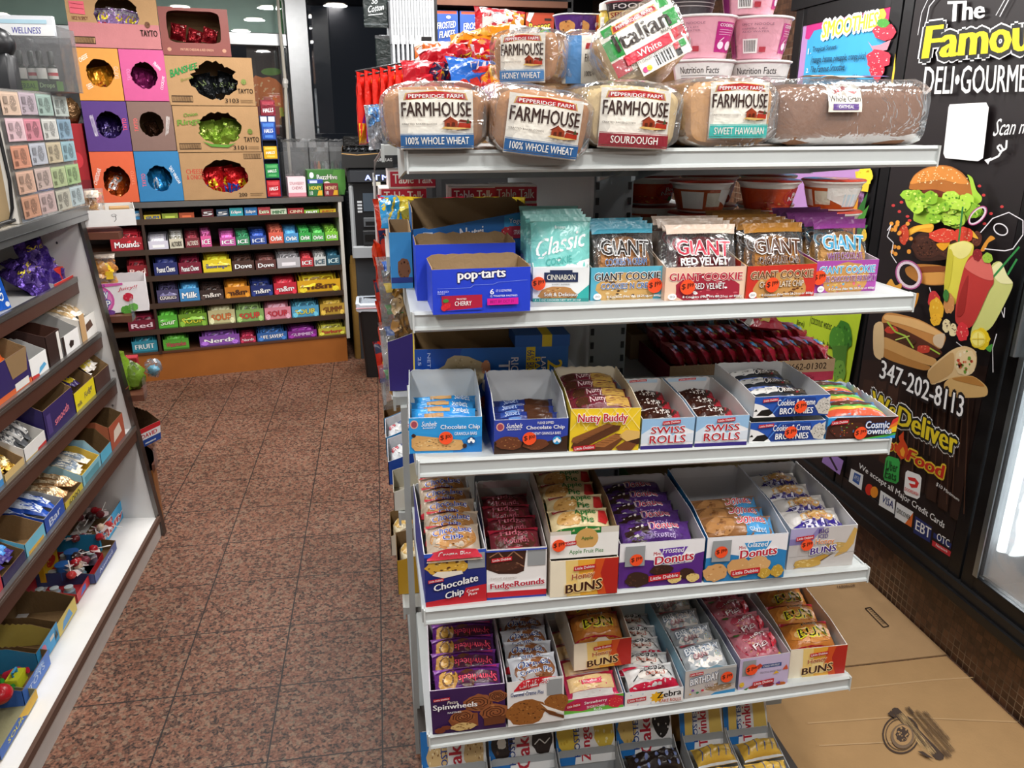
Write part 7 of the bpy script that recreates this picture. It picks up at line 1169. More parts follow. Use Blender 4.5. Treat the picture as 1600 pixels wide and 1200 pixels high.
# ---------------------------------------------------------------- angled candy counter at the back
root = tag(empty('candy_counter', KM), 'low wooden candy counter with six shelves of sweets at the back', 'counter')
SZ = [1.035, .847, .68, .503, .335, .195]; SL, SR = -.5, 1.235
g = G().box(SL, .012, 0, SR, .5, .185, 'a4622a', 'wood'); g.build('base', root)
G().box(SL, -.005, 1.118, 1.27, .52, 1.148, '4a3a32', 'wood').build('top_board', root); G().box(SL, -.009, 1.116, 1.272, -.004, 1.150, '8f8d8a', 'metal').build('top_edge', root)
for z in SZ:
    s = G().box(SL, .006, z - .014, SR, .5, z, '5a3826', 'wood').build('shelf', root)
    if z > .2: G().box(SL, -.002, z - .022, SR, .006, z + .012, '7a6a5e', 'metal').build('shelf_edge', s)
G().box(SL, .46, .18, SR, .5, 1.12, '3a2318', 'wood').build('back_panel', root)
G().box(.018, .0, .18, .034, .46, 1.12, '6a5a52', 'metal').build('divider', root); G().box(SR, -.006, .17, SR + .022, .5, 1.12, 'c8c4bc', 'painted').build('side_post', root)
def cp(x, y, t=.02): p = kt(130 + x / 3.556, 280 + y / 3.556, t); return p.x, p.z
rows = [
 [(255, 316, 168, '3a8ac0', 'pale blue gum', 'gum', 'e8f0f4'), (335, 430, 195, 'd0b83a', 'yellow and blue gum', 'GUM', '2a5aa0'), (435, 526, 186, '8a9a34', 'olive green gum', '', ''), (530, 616, 182, 'b0502c', 'rust orange gum', '', ''), (655, 722, 158, '5a1822', 'very dark red gum', '5', 'd8d8d8'), (738, 805, 160, '24405c', 'dark steel blue gum', '5', 'd8d8d8'), (810, 886, 152, '35a6b0', 'turquoise gum', 'Eclipse', 'fff'), (893, 965, 150, '2a78b8', 'mid blue gum', 'Eclipse', 'fff'), (968, 1038, 148, 'b03a44', 'red and green gum', 'Extra', 'd8f0c8'), (1040, 1130, 160, 'cfdcc0', 'pale mint gum', 'MINT', '3a7a4a'), (1135, 1225, 156, 'a8262e', 'crimson gum', 'CINN', 'f0d8b8'), (1227, 1312, 166, '86b436', 'lime gum', 'FRUIT', 'fff'), (1315, 1405, 164, 'dcbc28', 'bright yellow gum', 'JUICY', 'c83a2a')],
 [(140, 322, 278, 'a51e2a', 'red coconut bar', 'Mounds', 'fff'), (355, 468, 314, 'd8d4e2', 'white and violet mint', '', ''), (472, 550, 296, 'd6d0ba', 'cream and black mint', 'ALTOIDS', '3a342a'), (560, 642, 292, '7a2a34', 'wine red mint', 'ALTOIDS', 'f0e0d0'), (646, 706, 276, 'dc5a98', 'hot pink gum', 'ICE', 'fff'), (755, 842, 292, 'c858a2', 'magenta gum', 'ICE', 'fff'), (846, 920, 290, '368a5c', 'deep green gum', 'ICE', 'fff'), (924, 1014, 282, '27479a', 'navy gum', 'ICE', 'd8e0f8'), (1026, 1108, 256, 'd8604c', 'coral and orange gum', 'Orbit', 'fff'), (1112, 1192, 266, '4a92ca', 'sky blue gum', 'Orbit', 'fff'), (1196, 1264, 264, '38a44a', 'emerald gum', 'Orbit', 'fff'), (1266, 1338, 266, '4eac4e', 'leaf green gum', 'Orbit', 'fff'), (1342, 1414, 260, '80c83c', 'light lime gum', 'Orbit', 'fff')],
 [(236, 352, 440, '8e1c26', 'deep red licorice', 'Red', 'f0c8c0'), (382, 516, 420, '262f6a', 'navy chew', 'Peanut_Chews', 'fff'), (522, 650, 424, '7a1a32', 'maroon chew', 'Peanut_Chews', 'fff'), (656, 816, 404, 'e4cc28', 'large yellow chocolate', 'Butterfinger', '2a4aa0'), (822, 946, 420, '4a3028', 'brown and blue chocolate', 'Dove', 'fff'), (952, 1068, 416, '5e3632', 'brown and pink chocolate', 'Dove', 'fff'), (1072, 1202, 402, 'b4b0b4', 'silver chocolate', '', ''), (1206, 1276, 408, 'c03a42', 'cherry mint', 'ICE', 'fff'), (1280, 1346, 398, 'd2d6d4', 'white mint', 'ICE', '3a5a6a'), (1350, 1424, 388, '28566a', 'petrol blue mint', 'ICE', 'd8f0f4')],
 [(400, 522, 572, '4a4468', 'violet grey cookie', 'cookies', 'e8e0d8'), (526, 638, 562, '4490cc', 'azure cookie', 'Milk', 'fff'), (642, 776, 584, '3a2a26', 'dark brown chocolate candy', 'm&m', 'e8e0d8'), (780, 922, 560, 'c87c20', 'amber chocolate candy', 'm&m', '4a2410'), (926, 1050, 556, '202e6c', 'royal navy chocolate candy', 'm&m', 'f0f0f0'), (1054, 1182, 536, 'c6283a', 'scarlet chocolate candy', 'm&m', 'f8f0f0'), (1185, 1426, 522, 'dea81e', 'extra wide golden chocolate candy', 'm&m', '5a2c10')],
 [(240, 396, 752, '7a1a30', 'plum red licorice', 'Red', 'f0d0d8'), (400, 516, 712, '5ebc3c', 'bright green sour candy', 'Sour', 'e8f8d8'), (520, 682, 706, '6c982c', 'moss green sour candy', 'SOUR', 'e8e040'), (685, 838, 682, 'cfc893', 'cream striped sour candy', 'SOUR', 'd86a2a'), (842, 998, 682, '8aae62', 'pale green sour candy', 'SOUR', 'd83a3a'), (1002, 1150, 672, 'e08c9c', 'salmon pink sour candy', 'SOUR', 'c8283a'), (1154, 1306, 668, '56a4cc', 'light blue sour candy', 'SOUR', 'e8d83a'), (1312, 1450, 654, 'c49e3c', 'ochre gummy', 'GUMMI', '7a3a1a')],
 [(262, 406, 866, '3796ae', 'teal fruit chew', 'FRUIT', 'e8f4f4'), (436, 582, 856, '5cac3a', 'green and pink gummy', 'Watermelon', 'c83a5a'), (640, 866, 842, '9258b8', 'wide violet and pink crunchy candy', 'Nerds', 'fff'), (870, 958, 858, 'ac2a48', 'dark pink crunchy candy', 'Nerds', 'f8e0e8'), (962, 1130, 828, '3568ae', 'blue and yellow gummy ring', 'LIFE_SAVERS', 'fff'), (1134, 1296, 822, '84288a', 'deep violet gummy', 'GUMMIES', 'e8c8f0'), (1304, 1456, 806, 'c4b83e', 'yellow green fruit chew', 'Starburst', 'c8283a')]]
rn = ['top', 'second', 'third', 'fourth', 'fifth', 'lowest']
for r, (z, row) in enumerate(zip(SZ, rows)):
    for j, (x0, x1, yt, c, nm, txt, tc) in enumerate(row):
        a, zt = cp(x0, yt); b, _ = cp(x1, yt); a2 = max(a, .036) if x0 > 330 else a; w = max(.03, b - a2 - .002); H = max(.025, zt - z); h = H * (.62 if r else .85); R = random.Random(nm)
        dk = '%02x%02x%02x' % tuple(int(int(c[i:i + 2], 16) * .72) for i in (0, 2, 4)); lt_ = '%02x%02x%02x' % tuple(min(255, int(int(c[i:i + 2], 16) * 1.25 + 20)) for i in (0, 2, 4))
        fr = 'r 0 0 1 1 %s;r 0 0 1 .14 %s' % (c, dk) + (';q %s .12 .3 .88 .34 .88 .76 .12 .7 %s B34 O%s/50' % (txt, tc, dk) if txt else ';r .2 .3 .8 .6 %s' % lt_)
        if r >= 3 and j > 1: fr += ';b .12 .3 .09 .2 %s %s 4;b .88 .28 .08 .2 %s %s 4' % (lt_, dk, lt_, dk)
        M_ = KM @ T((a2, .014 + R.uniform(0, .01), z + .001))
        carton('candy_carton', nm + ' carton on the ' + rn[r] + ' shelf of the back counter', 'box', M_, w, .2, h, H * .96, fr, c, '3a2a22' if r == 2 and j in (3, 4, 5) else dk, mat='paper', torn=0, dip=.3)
        if r in (1, 2, 3, 4, 5):
            n = 3; me = packet_mesh('candy_packet', w * .9, max(.04, H * .62), .016, c if j % 2 else lt_, 'r .12 .3 .88 .7 %s;r .02 0 .08 1 %s;r .92 0 .98 1 %s' % (lt_ if j % 2 else dk, dk, dk), 'gloss', 500 + 20 * r + j, 8, 8, wr=.003)
            for i in range(n):
                q = put(me, 'candy_packet', None, M_ @ T((w / 2 + R.uniform(-.004, .004), .03 + .035 * i, H * (.56 + .07 * i))) @ RZ(R.uniform(-4, 4)) @ RX(48 + R.uniform(-9, 9)))
                tag(q, 'candy packets standing in the ' + nm + ' carton', 'candy', 'packets in the ' + nm + ' carton')
# ---------------------------------------------------------------- crisp cartons stacked on the counter
def crisp(s0, z0, s1, z1, col, lab, hole, art_src, bagc, bags, d=.26, amp=.06, kraft=False, bart='', ex=1.0, bs=1.0, inn_c='7d6244'):
    """closed carton with a torn round opening; hole = (u, v, ru, rv)"""
    w, h = s1 - s0, z1 - z0; mt = 'kraft' if kraft else 'card'; R = random.Random(lab); M_ = KM @ T((s0, .02, z0)); o = tag(empty('crisp_carton', M_), lab, 'box', 'crisp cartons on the back counter')
    u, v, ru, rv = hole; n = 40
    pw = lambda q: abs(q) ** ex * (1 if q > 0 else -1)
    inn = [(w * (u + ru * (1 + R.uniform(-amp, amp)) * pw(cos(2 * pi * i / n))), 0, h * (v + rv * (1 + R.uniform(-amp, amp)) * pw(sin(2 * pi * i / n)))) for i in range(n)]
    out = []
    for i in range(n):
        ca_, sa_ = cos(2 * pi * i / n), sin(2 * pi * i / n); k = 1e9; cx_, cz_ = w * u, h * v; dx_, dz_ = w * ru * ca_, h * rv * sa_
        for num, den in ((w - cx_, dx_), (-cx_, dx_), (h - cz_, dz_), (-cz_, dz_)):
            if abs(den) > 1e-9 and num / den > 0: k = min(k, num / den)
        out.append(V((cx_ + dx_ * k, 0, cz_ + dz_ * k)))
    for c in ((0, 0), (w, 0), (0, h), (w, h)):      # pull the nearest rim point into each corner
        i = min(range(n), key=lambda i: (out[i].x - c[0]) ** 2 + (out[i].z - c[1]) ** 2); out[i] = V((c[0], 0, c[1]))
    g = G(); g.add(out + inn, [(i, (i + 1) % n, n + (i + 1) % n, n + i) for i in range(n)], col, mt); g.add([V(p) + V((0, .003, 0)) for p in out + inn] + inn, [(i, (i + 1) % n, n + (i + 1) % n, n + i) for i in range(n)] + [(n + i, n + (i + 1) % n, 2 * n + (i + 1) % n, 2 * n + i) for i in range(n)], '8f7350', 'kraft')
    art(g, flat((0, 0, 0), (w, 0, 0), (0, 0, h)), art_src, mt); f = g.build('front_panel', o)
    KI_ = inn_c; g = G().box(0, .003, 0, .003, d, h, col, mt).box(w - .003, .003, 0, w, d, h, col, mt).box(0, .003, h - .003, w, d, h, col, mt).box(0, .003, 0, w, d, .003, col, mt).box(0, d - .003, 0, w, d, h, KI_, 'kraft'); g.build('carton', o)
    me = packet_mesh('crisp_bag', min(.15, w * .55) * bs, h * .62 * bs, .045, bagc, bart, 'foil', len(lab) * 7 + ord(lab[0]), 12, 12, wr=.009)
    for i in range(bags):
        q = put(me, 'crisp_bag', None, M_ @ T((w * u + (i - (bags - 1) / 2) * w * ru * .6, .10 + .035 * (i % 2), h * (v - rv * .45) + R.uniform(-.01, .02))) @ RZ(R.uniform(-14, 14)) @ RX(78 + R.uniform(-10, 10)) @ RZ(R.uniform(-25, 25))); tag(q, ['shiny', 'second shiny', 'third shiny'][i] + ' crisp bag inside the ' + lab.split(' carton')[0] + ' carton', 'crisp bag', 'crisp bags in the cartons')
    return o
tx = lambda c, a, b='fff': 'q TAYTO .04 .36 .04 .36 .11 .36 .11 .36 %s;' % c
def small(side_l, nm): return 'q TAYTO %s e8506a B20 D;%s' % (side_l, nm)
crisp(-.209, 1.152, .028, 1.449, 'd8603a', 'orange-red crisp carton at the bottom left of the stack', (.53, .42, .31, .30), 't TAYTO .88 .34 .96 .62 e88a6a B20 V;q CHEDDAR .06 .34 .22 .66 .14 .70 -.0 .4 f4ece4 B14', 'b8541c', 2, bart='r .3 .4 .7 .9 d8d8d8;r .3 .2 .7 .4 8a3a14')
crisp(.032, 1.152, .283, 1.449, '2a78ac', 'blue crisp carton between the orange-red and kraft cheese cartons', (.5, .46, .28, .26), 't TAYTO .1 .3 .19 .56 e85a6a B20 V;q SALT_VINEGAR .74 .66 .92 .34 .98 .36 .80 .72 f4f4f4 B14', '2a90d0', 2, bart='p d8e8f4 .3 .2 .6 .3 .5 .6 .3 .5')
crisp(-.209, 1.452, .028, 1.734, '513079', 'purple crisp carton between two orange cartons', (.56, .53, .30, .27), 't TAYTO .86 .42 .96 .66 e8506a B20 V;q PICKLED_ONION .2 .3 .28 .3 .22 .74 .14 .72 f0e8f4 B14', '2c1c54', 3, bart='q HOOK .2 .4 .8 .5 .8 .7 .2 .6 b8a8d8 B30')
crisp(.032, 1.452, .276, 1.734, '7a5f56', 'brown crisp carton with a dark round opening', (.5, .55, .28, .26), 't TAYTO .1 .4 .19 .66 e85a5a B20 V;q SMOKY_BACON .78 .3 .86 .36 .94 .7 .86 .72 f4f0ec B14', '3a2418', 1, bs=.6)
crisp(-.209, 1.738, .024, 2.022, 'd68f3a', 'amber orange crisp carton under the wide pink-based carton', (.54, .53, .31, .27), 't TAYTO .86 .42 .96 .66 f0b8a8 B20 V;q CHEESE .13 .72 .32 .82 .3 .9 .1 .8 f8f0e4 B14;q CHEESE .22 .2 .34 .26 .3 .34 .18 .3 f8f0e4 B14', 'd8962a', 2, bart='q TAYTO .2 .1 .8 .2 .8 .4 .2 .3 a8283a B30')
crisp(.028, 1.738, .272, 2.022, 'c44f86', 'bright pink crisp carton with a torn round opening', (.5, .5, .29, .26), 't TAYTO .12 .4 .2 .62 e88ab8 B20 V;q PRAWN .72 .72 .86 .6 .9 .64 .78 .78 f8e8f0 B14;q COCKTAIL .82 .24 .9 .5 .96 .5 .88 .22 f8e8f0 B14', '7a1f58', 2)
K_ = 'a98660'
bc_ = lambda a, b: 'r %s .06 %s .2 3a2c20;r %s .08 %s .18 a98660;' % (a, b, a + .006, b - .006) + ';'.join('r %.3f .08 %.3f .18 3a2c20' % (a + .012 + .012 * i, a + .017 + .012 * i) for i in range(int((b - a - .02) / .012))) + ';'
crisp(-.209, 2.026, .265, 2.31, K_, 'wide kraft crisp carton with a pink lower half on top of the orange cartons', (.54, .62, .25, .36), 'r 0 0 1 .46 b8787a;' + bc_(.04, .27) + 'p d0606e .04 .62 .2 .6 .2 .84 .04 .84;l 7a2a34 .01 .05 .8 .19 .78;l 7a2a34 .01 .05 .72 .19 .7;t NICE_\'N_SPICY .05 .5 .22 .57 6a3a34 B10;t TAYTO .78 .24 .97 .36 2a211a B24;b .87 .46 .03 .06 6a4a3a 3a2418 6;t 3100 .54 .93 .72 1.03 33281f B10', 'a88ac0', 3, kraft=True, bart='p e8d83a .3 .5 .7 .6 .6 .8 .3 .75;p d8283a .2 .2 .8 .1 .8 .4 .3 .45;p f0e8f4 .0 .8 1 .7 1 1 0 1')
crisp(.285, 1.152, .782, 1.437, K_, 'kraft cheese and onion crisp carton at the bottom by the cough drop stand', (.52, .5, .27, .36), 'q CHEESE .06 .56 .26 .56 .26 .66 .06 .66 b8463a B24;q &_ONION .06 .44 .26 .44 .26 .54 .06 .54 b8463a B24;r .76 .86 .98 .97 3a2c20;r .765 .87 .975 .96 a98660;' + ';'.join('r %.3f .87 %.3f .96 3a2c20' % (.775 + .013 * i, .781 + .013 * i) for i in range(15)) + ';t 200 .66 .05 .76 .13 33281f B14;l 6a5238 .01 .8 .11 .96 .11;l 6a5238 .01 .8 .07 .94 .07', 'c81f24', 3, kraft=True, bart='p 2a5ac8 .0 .0 .5 .0 .4 .4 .0 .5;p f0c82a .4 .3 .8 .35 .7 .6 .4 .55;q XO .5 .1 .9 .1 .9 .3 .5 .3 f0c82a B30')
crisp(.280, 1.441, .777, 1.712, K_, 'kraft onion ring crisp carton with green lettering and a leafy green opening', (.52, .52, .26, .36), bc_(.03, .28) + 'q Rings .04 .54 .30 .60 .30 .76 .04 .70 6a8a3c B34;q Onion .12 .76 .28 .80 .28 .88 .12 .84 6a8a3c B30;t TAYTO .80 .22 .98 .33 2a211a B24;b .88 .45 .03 .06 6a7a3a 3a2418 6;t 3101 .66 .05 .82 .14 33281f B14;l 6a5238 .01 .84 .11 .97 .11;l 6a5238 .01 .84 .07 .97 .07;p 5a8a3a .3 .24 .4 .12 .6 .1 .7 .2 .6 .16 .4 .18', '8aa83c', 3, kraft=True, amp=.1, bart='q Ring .2 .5 .8 .56 .8 .74 .2 .68 d8e08a B30')
crisp(.270, 1.716, .768, 1.994, K_, 'kraft crisp carton with a large black opening full of black bags', (.54, .52, .26, .38), bc_(.03, .27) + 'q BANSHEE .05 .56 .36 .76 .36 .88 .05 .72 2f8a4a B40;q Bones .16 .48 .3 .56 .3 .62 .16 .54 8a8a4a B10;t TAYTO .80 .26 .98 .36 2a211a B24;b .88 .5 .03 .06 7a8a4a 3a2418 6;t 3103 .64 .06 .80 .15 33281f B14;l 6a5238 .01 .82 .12 .97 .12;l 6a5238 .01 .82 .08 .97 .08', '15171a', 3, kraft=True, amp=.14, bart='q BANS .2 .4 .8 .5 .8 .7 .2 .6 8a9a6a B30')
crisp(.268, 1.998, .653, 2.26, '7a3a32', 'maroon crisp carton with a wide square window on top of the kraft cartons', (.49, .60, .385, .335), 't MATURE_CHEDDAR_&_RED_ONION .26 .10 .74 .15 c89a7a B10;e .1 .12 .03 .04 b8866a;e .9 .12 .03 .04 b8866a', '8a1c24', 3, amp=.015, ex=.3, bs=.6, bart='p d8505a .2 .2 .7 .3 .6 .6 .3 .5;p e8b0a8 .6 .7 .9 .7 .8 .9')
g = G().bev(0, 0, 0, .11, .16, .46, .003, 'a01a24'); art(g, flat((0, 0, 0), (.11, 0, 0), (0, 0, .46)), 'r 0 .1 1 .3 7a1420;e .5 .55 .3 .1 c8303a')
tag(g.build('candy_box', None, KM @ T((-.335, .05, 1.149))), 'tall red box between the banknote case and the purple crisp carton', 'box')
g = G().ball((0, 0, .07), .055, .045, .075, '7a5a3a', 'foil', 14, 10, random.Random(5), .12); tag(g.build('snack_bag', None, KM @ T((-.28, .12, 1.605)), True), 'brown crinkled bag lying on the tall red box', 'snack bag')
# ---------------------------------------------------------------- cough drop stand and small goods on the counter
def kp(x, y, t): p = kt(x, y, t); return p.x, p.z
def krect(name, px0, py0, px1, py1, t, d, col, src, lab, cat, grp=None, mat='paper', z0=None, bev=.002):
    a, zt = kp(px0, py0, t); b, zb = kp(px1, py1, t); zb = zb if z0 is None else z0; g = G().bev(0, 0, 0, b - a, d, zt - zb, bev, col, mat)
    if src: art(g, flat((0, 0, 0), (b - a, 0, 0), (0, 0, zt - zb)), src, mat)
    return tag(g.build(name, None, KM @ T((a, t, zb))), lab, cat, grp)
a, zt = kp(405, 181, .06); b, _ = kp(438, 305, .06)
root = tag(empty('cough_drop_stand', KM @ T((a, .06, 1.15))), 'tall narrow navy cough drop stand beside the kraft cartons', 'display stand'); w, h = b - a + .01, zt - 1.15
g = G().box(0, .09, 0, w, .10, h, '1b2a5c').box(0, 0, 0, .004, .1, h, '1b2a5c').box(w - .004, 0, 0, w, .1, h, '1b2a5c'); g.build('frame', root)
for k in range(4): G().box(.004, 0, h * (.0 + .235 * k), w - .004, .095, h * (.0 + .235 * k) + .006, '1b2a5c').build('shelf', root)
g = G().box(0, -.002, h - .05, w, .001, h, '1b2a5c'); art(g, flat((0, -.0021, h - .05), (w, 0, 0), (0, 0, .05)), 'p e8ecf0 .05 .3 .45 .3 .45 .9 .05 .9;p e8ecf0 .55 .3 .95 .3 .95 .9 .55 .9'); g.build('header', root)
HL = 'r 0 0 1 1 %s;q HALLS .18 .36 .82 .40 .82 .62 .18 .58 fff B34;r .1 .72 .9 .92 %s;r .2 .1 .8 .24 %s'
for k, (c, c2, lab) in enumerate([('b81f2c', 'd84a50', 'red cough drop pack in the lowest slot of the navy stand'), ('2a8a4a', '5ab06a', 'green cough drop pack in the navy stand'), ('d8a820', 'e8c850', 'yellow cough drop pack in the navy stand'), ('2550a8', '4a80d0', 'blue cough drop pack in the top slot of the navy stand')]):
    hh = h * (.20, .17, .15, .21)[k]; g = G().bev(0, 0, 0, w - .014, .05, hh, .002, c, 'gloss'); art(g, flat((0, 0, 0), (w - .014, 0, 0), (0, 0, hh)), HL % (c, c2, c2), 'gloss')
    tag(g.build('cough_drop_pack', None, KM @ T((a + .007, .055, 1.15 + h * .235 * k + .007))), lab, 'cough drops', 'cough drop packs')
krect('cough_drop_pack', 406, 156, 431, 180, .07, .06, '7a1a2c', 'r 0 0 1 1 7a1a2c;q HALLS .15 .2 .85 .24 .85 .5 .15 .46 fff B34;r .1 .7 .9 .9 a83a4a', 'maroon cough drop box lying on top of the navy stand', 'cough drops', 'cough drop packs', 'gloss', z0=1.15 + h + .001)
krect('candy_box', 449, 277, 479, 305, .07, .1, 'e8c8d0', 'r 0 0 1 1 f0dce0;t STRAWBERRY .1 .6 .9 .75 a8445a B10;t CHEWS .2 .36 .8 .52 a8445a B10;r 0 0 1 .2 d88a98', 'pale pink and white candy box on the counter beside the stand', 'box', z0=1.15)
a, zt = kp(480, 266, .12); krect('tea_carton', 480, 266, 541, 303, .12, .12, '3f7a34', 'r 0 0 1 1 3f7a34;p 5a9a44 .5 0 1 0 1 1 .7 1;q BuzzHive .24 .62 .78 .62 .78 .82 .24 .82 f0f4e8 B26 O1a3a16/60;b .5 .35 .12 .2 e8d8d0 a83a3a 4;e .1 .8 .06 .12 e8f0e8', 'large green honey drop display carton at the counter end', 'box', z0=1.15)
for k, (x0, x1, c, tc, lab) in enumerate(((481, 505, '2a6a3a', 'f0d84a', 'green honey drop box in front of the large green carton'), (506, 529, '8a2a34', 'f0d8a8', 'dark red honey drop box in front of the large green carton'))):
    krect('honey_drop_box', x0, 287, x1, 304, .06, .05, c, 'r 0 0 1 1 %s;q HONEY .1 .5 .9 .5 .9 .8 .1 .8 %s B26;p e8b02a .6 .05 .95 .05 .95 .45 .7 .45;t 10 .1 .1 .3 .4 fff' % (c, tc), lab, 'box', z0=1.15)
krect('honey_drop_box', 481, 281, 505, 287, .06, .05, '27479a', 'r .1 .2 .6 .8 d8e0f4', 'thin blue box lying on the green honey drop box', 'box')
root = tag(empty('clear_bins', KM), 'row of clear plastic bins wrapped in film on the counter by the window', 'bin set'); 
for x0, x1 in ((441, 480), (482, 512), (514, 547)):
    a, zt = kp(x0, 222, .22); b, _ = kp(x1, 222, .22); g = G().box(a, .22, 1.15, b, .223, zt, 'fff', 'clear').box(a, .22, 1.15, a + .003, .36, zt, 'fff', 'clear').box(b - .003, .22, 1.15, b, .36, zt, 'fff', 'clear').box(a, .36, 1.15, b, .363, zt, 'fff', 'clear'); Rr = random.Random(x0)
    S = lambda u, v, k: V((a + (b - a) * u, .215 + .16 * v + Rr.uniform(-.004, .004), zt + .01 + Rr.uniform(-.014, .014))); g.grid(S, 6, 5, 'fff', 'film'); g.build('clear_bin', root)
Rr = random.Random(3)
for k, (px, c) in enumerate([(447, '4a4440'), (456, '5a4a40'), (465, '3a3a3c'), (473, '5a5048'), (487, '2a3a5a'), (493, '7a2a4a'), (499, 'c8702a'), (505, '3a5a4a'), (510, '8a8a90'), (519, '4a7a5a'), (526, '5a4a4a'), (533, '3a4a5a'), (540, '6a5a4a')]):
    s_, z_ = kp(px, 245, .27); g = G().lathe([(.012, 0), (.012, .12), (.006, .14), (.006, .15)], 12, c, 'gloss'); tag(g.build('small_item', None, KM @ T((s_, .27 + Rr.uniform(0, .05), 1.155 + (.06 if k > 3 else 0))) @ RX(Rr.uniform(-8, 8)), True), 'thin wrapped item standing in the clear bins on the counter', 'small item', 'wrapped items in the clear bins')
# ---------------------------------------------------------------- stick by the door frame
g = G(); P = [(432, -30), (437, 40), (444, 110), (446, 130), (447, 170), (450, 222)]; pts = [KM @ V((kp(x, y, TW - .09)[0], TW - .09, kp(x, y, TW - .09)[1])) for x, y in P]; base = pts[-1].copy(); base.z = 1.15
root = tag(empty('wooden_stick', Matrix()), 'pale wooden stick with a taped joint leaning by the metal door frame', 'stick'); G().tube(pts + [base], .011, 'cfc8ba', 'wood').build('stick', root)
G().ball(pts[3], .02, .02, .035, 'dcd8d0', 'plastic', 10, 8, random.Random(2), .2).build('tape_wrap', root)['label'] = 'lump of pale tape'
# ---------------------------------------------------------------- cash machine, bin, bags beside the counter
YA = 4.2; a = atY(551, 400, YA); b = atY(640, 400, YA); x0, x1 = a.x, a.x + .46; zt = atY(590, 262, YA).z
root = tag(empty('cash_machine', T((0, YA, 0))), 'grey and black cash machine with glowing letters behind the shelving', 'cash machine')
def zz_(y): return atY(590, y, YA).z
def xx_(x): return atY(x, 400, YA).x
G().bev(x0 + .01, .06, 0, x1 - .01, .45, zz_(392), .01, '3c3f43', 'painted').build('lower_cabinet', root)
g = G().bev(x0, .03, zz_(392), x1, .45, zz_(284), .012, '6d7074', 'painted').bev(x0, 0, zz_(400), x0 + .03, .4, zz_(290), .01, 'a9adb0', 'painted').bev(x0, -.01, zz_(402), x1, .03, zz_(384), .01, 'a0a4a8', 'painted'); g.build('fascia', root)
G().box(x0 + .03, .015, zz_(384), x1 - .03, .032, zz_(288), '15171a', 'plastic').build('black_panel', root)
g = G().bev(x0 - .005, -.02, zz_(284), x1, .45, zt, .02, '33363b', 'painted').build('header', root)
g = G(); art(g, lambda u, v, k: V((u, -.0205 - k, v)), 'q A %.3f %.3f %.3f %.3f %.3f %.3f %.3f %.3f 9aa8ff B30;q T %.3f %.3f %.3f %.3f %.3f %.3f %.3f %.3f 9aa8ff B30;q M %.3f %.3f %.3f %.3f %.3f %.3f %.3f %.3f 9aa8ff B30' % tuple(q for (c0, c1) in ((577, 586), (590, 599), (603, 612)) for q in (xx_(c0), zz_(281), xx_(c1), zz_(281), xx_(c1), zz_(273), xx_(c0), zz_(273))), 'screen'); g.build('glowing_letters', root)
G().box(xx_(588), -.022, zz_(290), xx_(600), -.019, zz_(284), 'e8e4d0').build('white_label', root)
g = G().box(xx_(572), .008, zz_(330), xx_(612), .016, zz_(302), '44505c', 'plastic').build('screen', root); G().box(xx_(592), .006, zz_(326), xx_(606), .0082, zz_(314), 'fff', 'screen2').build('lit_window', g)
for i in range(4): G().box(xx_(563), .008, zz_(314 + 5 * i + 3), xx_(570), .014, zz_(314 + 5 * i), 'c8ccd0', 'plastic').build('button', root)
G().bev(xx_(571), .0, zz_(354), xx_(600), .02, zz_(340), .004, '5a5e62', 'plastic').box(xx_(574), -.002, zz_(352), xx_(592), .0, zz_(346), '101214', 'plastic').build('card_slot', root); G().bev(xx_(569), -.01, zz_(382), xx_(612), .02, zz_(360), .004, '2a2c2f', 'plastic').box(xx_(572), -.014, zz_(376), xx_(610), -.01, zz_(366), '0a0b0c', 'plastic').build('cash_slot', root)
ztop = zt + .002
m = T((x0 - .03, YA - .03, ztop)); carton('shipping_case', 'torn black carton of dark goods on top of the cash machine', 'box', m, .33, .3, .10, .13, 'r 0 0 1 1 1c1c1c;l b8905a .06 0 .9 .3 .8 .7 .9 1 .85;q DRY_LAG .7 .4 .98 .4 .98 .6 .7 .6 d0d0d0 B20', '191919', '6f5638', mat='paper', inmat='kraft', torn=.006)
m = T((x0 - .02, YA + .04, ztop + .135)); g = G().bev(0, 0, 0, .3, .22, .06, .006, '161616', 'gloss'); tag(g.build('shipping_case', None, m), 'flat black wrapped case lying on the torn black carton', 'box')
Rr = random.Random(6); me = packet_mesh('dark_pack', .07, .06, .03, '26282a', 'b .5 .5 .3 .3 55585c 8a8c90 8', 'foil', 400, wr=.008)
for i in range(6): tag(put(me, 'dark_pack', None, T((x0 + .02 + .048 * i, YA + .02, ztop + .10)) @ RZ(Rr.uniform(-20, 20)) @ RX(50)), 'dark shiny pack in the torn black carton on the cash machine', 'pack', 'dark packs on the cash machine')
YB = 3.78; zr = atY(585, 476, YB).z; xa, xb = atY(557, 470, YB).x, atY(557, 470, YB).x + .27
def rrect(x0, y0, x1, y1, z, r, n=5): return [V((cx_ + r * cos(a0 + pi / 2 * i / n), cy_ + r * sin(a0 + pi / 2 * i / n), z)) for cx_, cy_, a0 in ((x1 - r, y1 - r, 0), (x0 + r, y1 - r, pi / 2), (x0 + r, y0 + r, pi), (x1 - r, y0 + r, 3 * pi / 2)) for i in range(n + 1)]
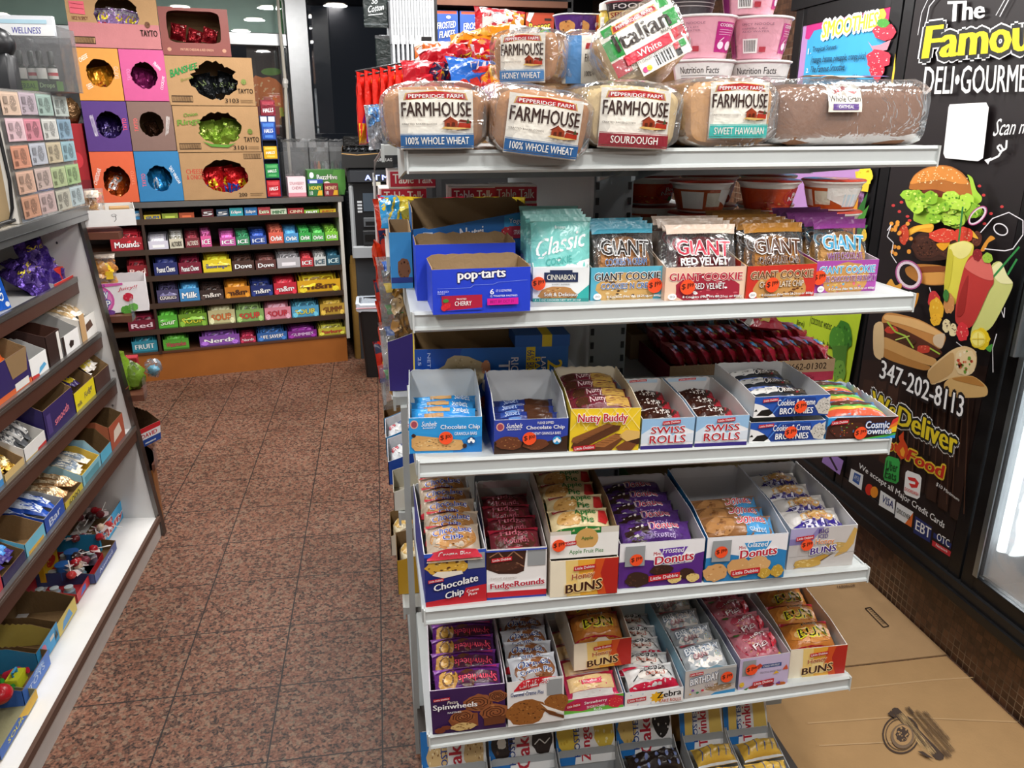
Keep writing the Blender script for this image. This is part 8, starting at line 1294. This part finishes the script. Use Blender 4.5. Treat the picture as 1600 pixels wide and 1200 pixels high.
def loft(g, rings, col, mat, cap=(True, False)):
    k = len(rings[0]); vs = [v for r in rings for v in r]; fs = [(j * k + i, j * k + (i + 1) % k, (j + 1) * k + (i + 1) % k, (j + 1) * k + i) for j in range(len(rings) - 1) for i in range(k)]
    if cap[0]: fs.append(tuple(range(k - 1, -1, -1)))
    if cap[1]: fs.append(tuple(range(len(vs) - k, len(vs))))
    g.add(vs, fs, col, mat); return g
root = tag(empty('waste_bin', T((0, YB, 0))), 'tall black plastic waste bin with a white liner beside the cash machine', 'bin')
loft(G(), [rrect(xa + .035, .03, xb - .035, .22, 0, .02), rrect(xa + .005, 0, xb - .005, .25, zr, .03), rrect(xa + .015, .01, xb - .015, .24, zr, .03), rrect(xa + .04, .035, xb - .04, .215, .02, .02)], '17181a', 'plastic', (True, True)).build('body', root, None, True)
Rr = random.Random(1); jit = lambda r, a: [v + V((Rr.uniform(-a, a), Rr.uniform(-a, a), Rr.uniform(-a, a) * 1.5)) for v in r]
loft(G(), [jit(rrect(xa - .006, -.01, xb + .006, .26, zr - .045, .035), .004), jit(rrect(xa - .008, -.012, xb + .008, .262, zr + .004, .035), .003), jit(rrect(xa + .012, .012, xb - .012, .24, zr + .008, .03), .003), jit(rrect(xa + .03, .03, xb - .03, .22, zr - .2, .03), .006)], 'd3dbe6', 'gloss', (False, False)).build('liner', root, None, True)
G().tube([(xa - .007, -.011, zr - .02), (xb + .007, -.011, zr - .02)], .004, 'd8a0a8', 'plastic').build('pink_drawstring', root)
p0 = KM @ V((1.33, .06, 0)); h0 = atY(545, 398, p0.y).z
g = G().lathe([(.034, 0), (.036, .01), (.036, h0 * .5), (.035, h0)], 18, '8a6a34', 'gloss', T(p0)); tag(g.build('paper_roll', None, None, True), 'tall brown wrapped roll standing between counter and cash machine', 'roll')
g = G().lathe([(.05, 0), (.055, .1), (.045, .3), (.05, .42), (.03, .5)], 14, '14161a', 'foil', T(p0 + V((.0, .02, h0 - .06)))); tag(g.build('black_bag', None, None, True), 'black plastic bag stuck on the tall brown roll', 'bag')
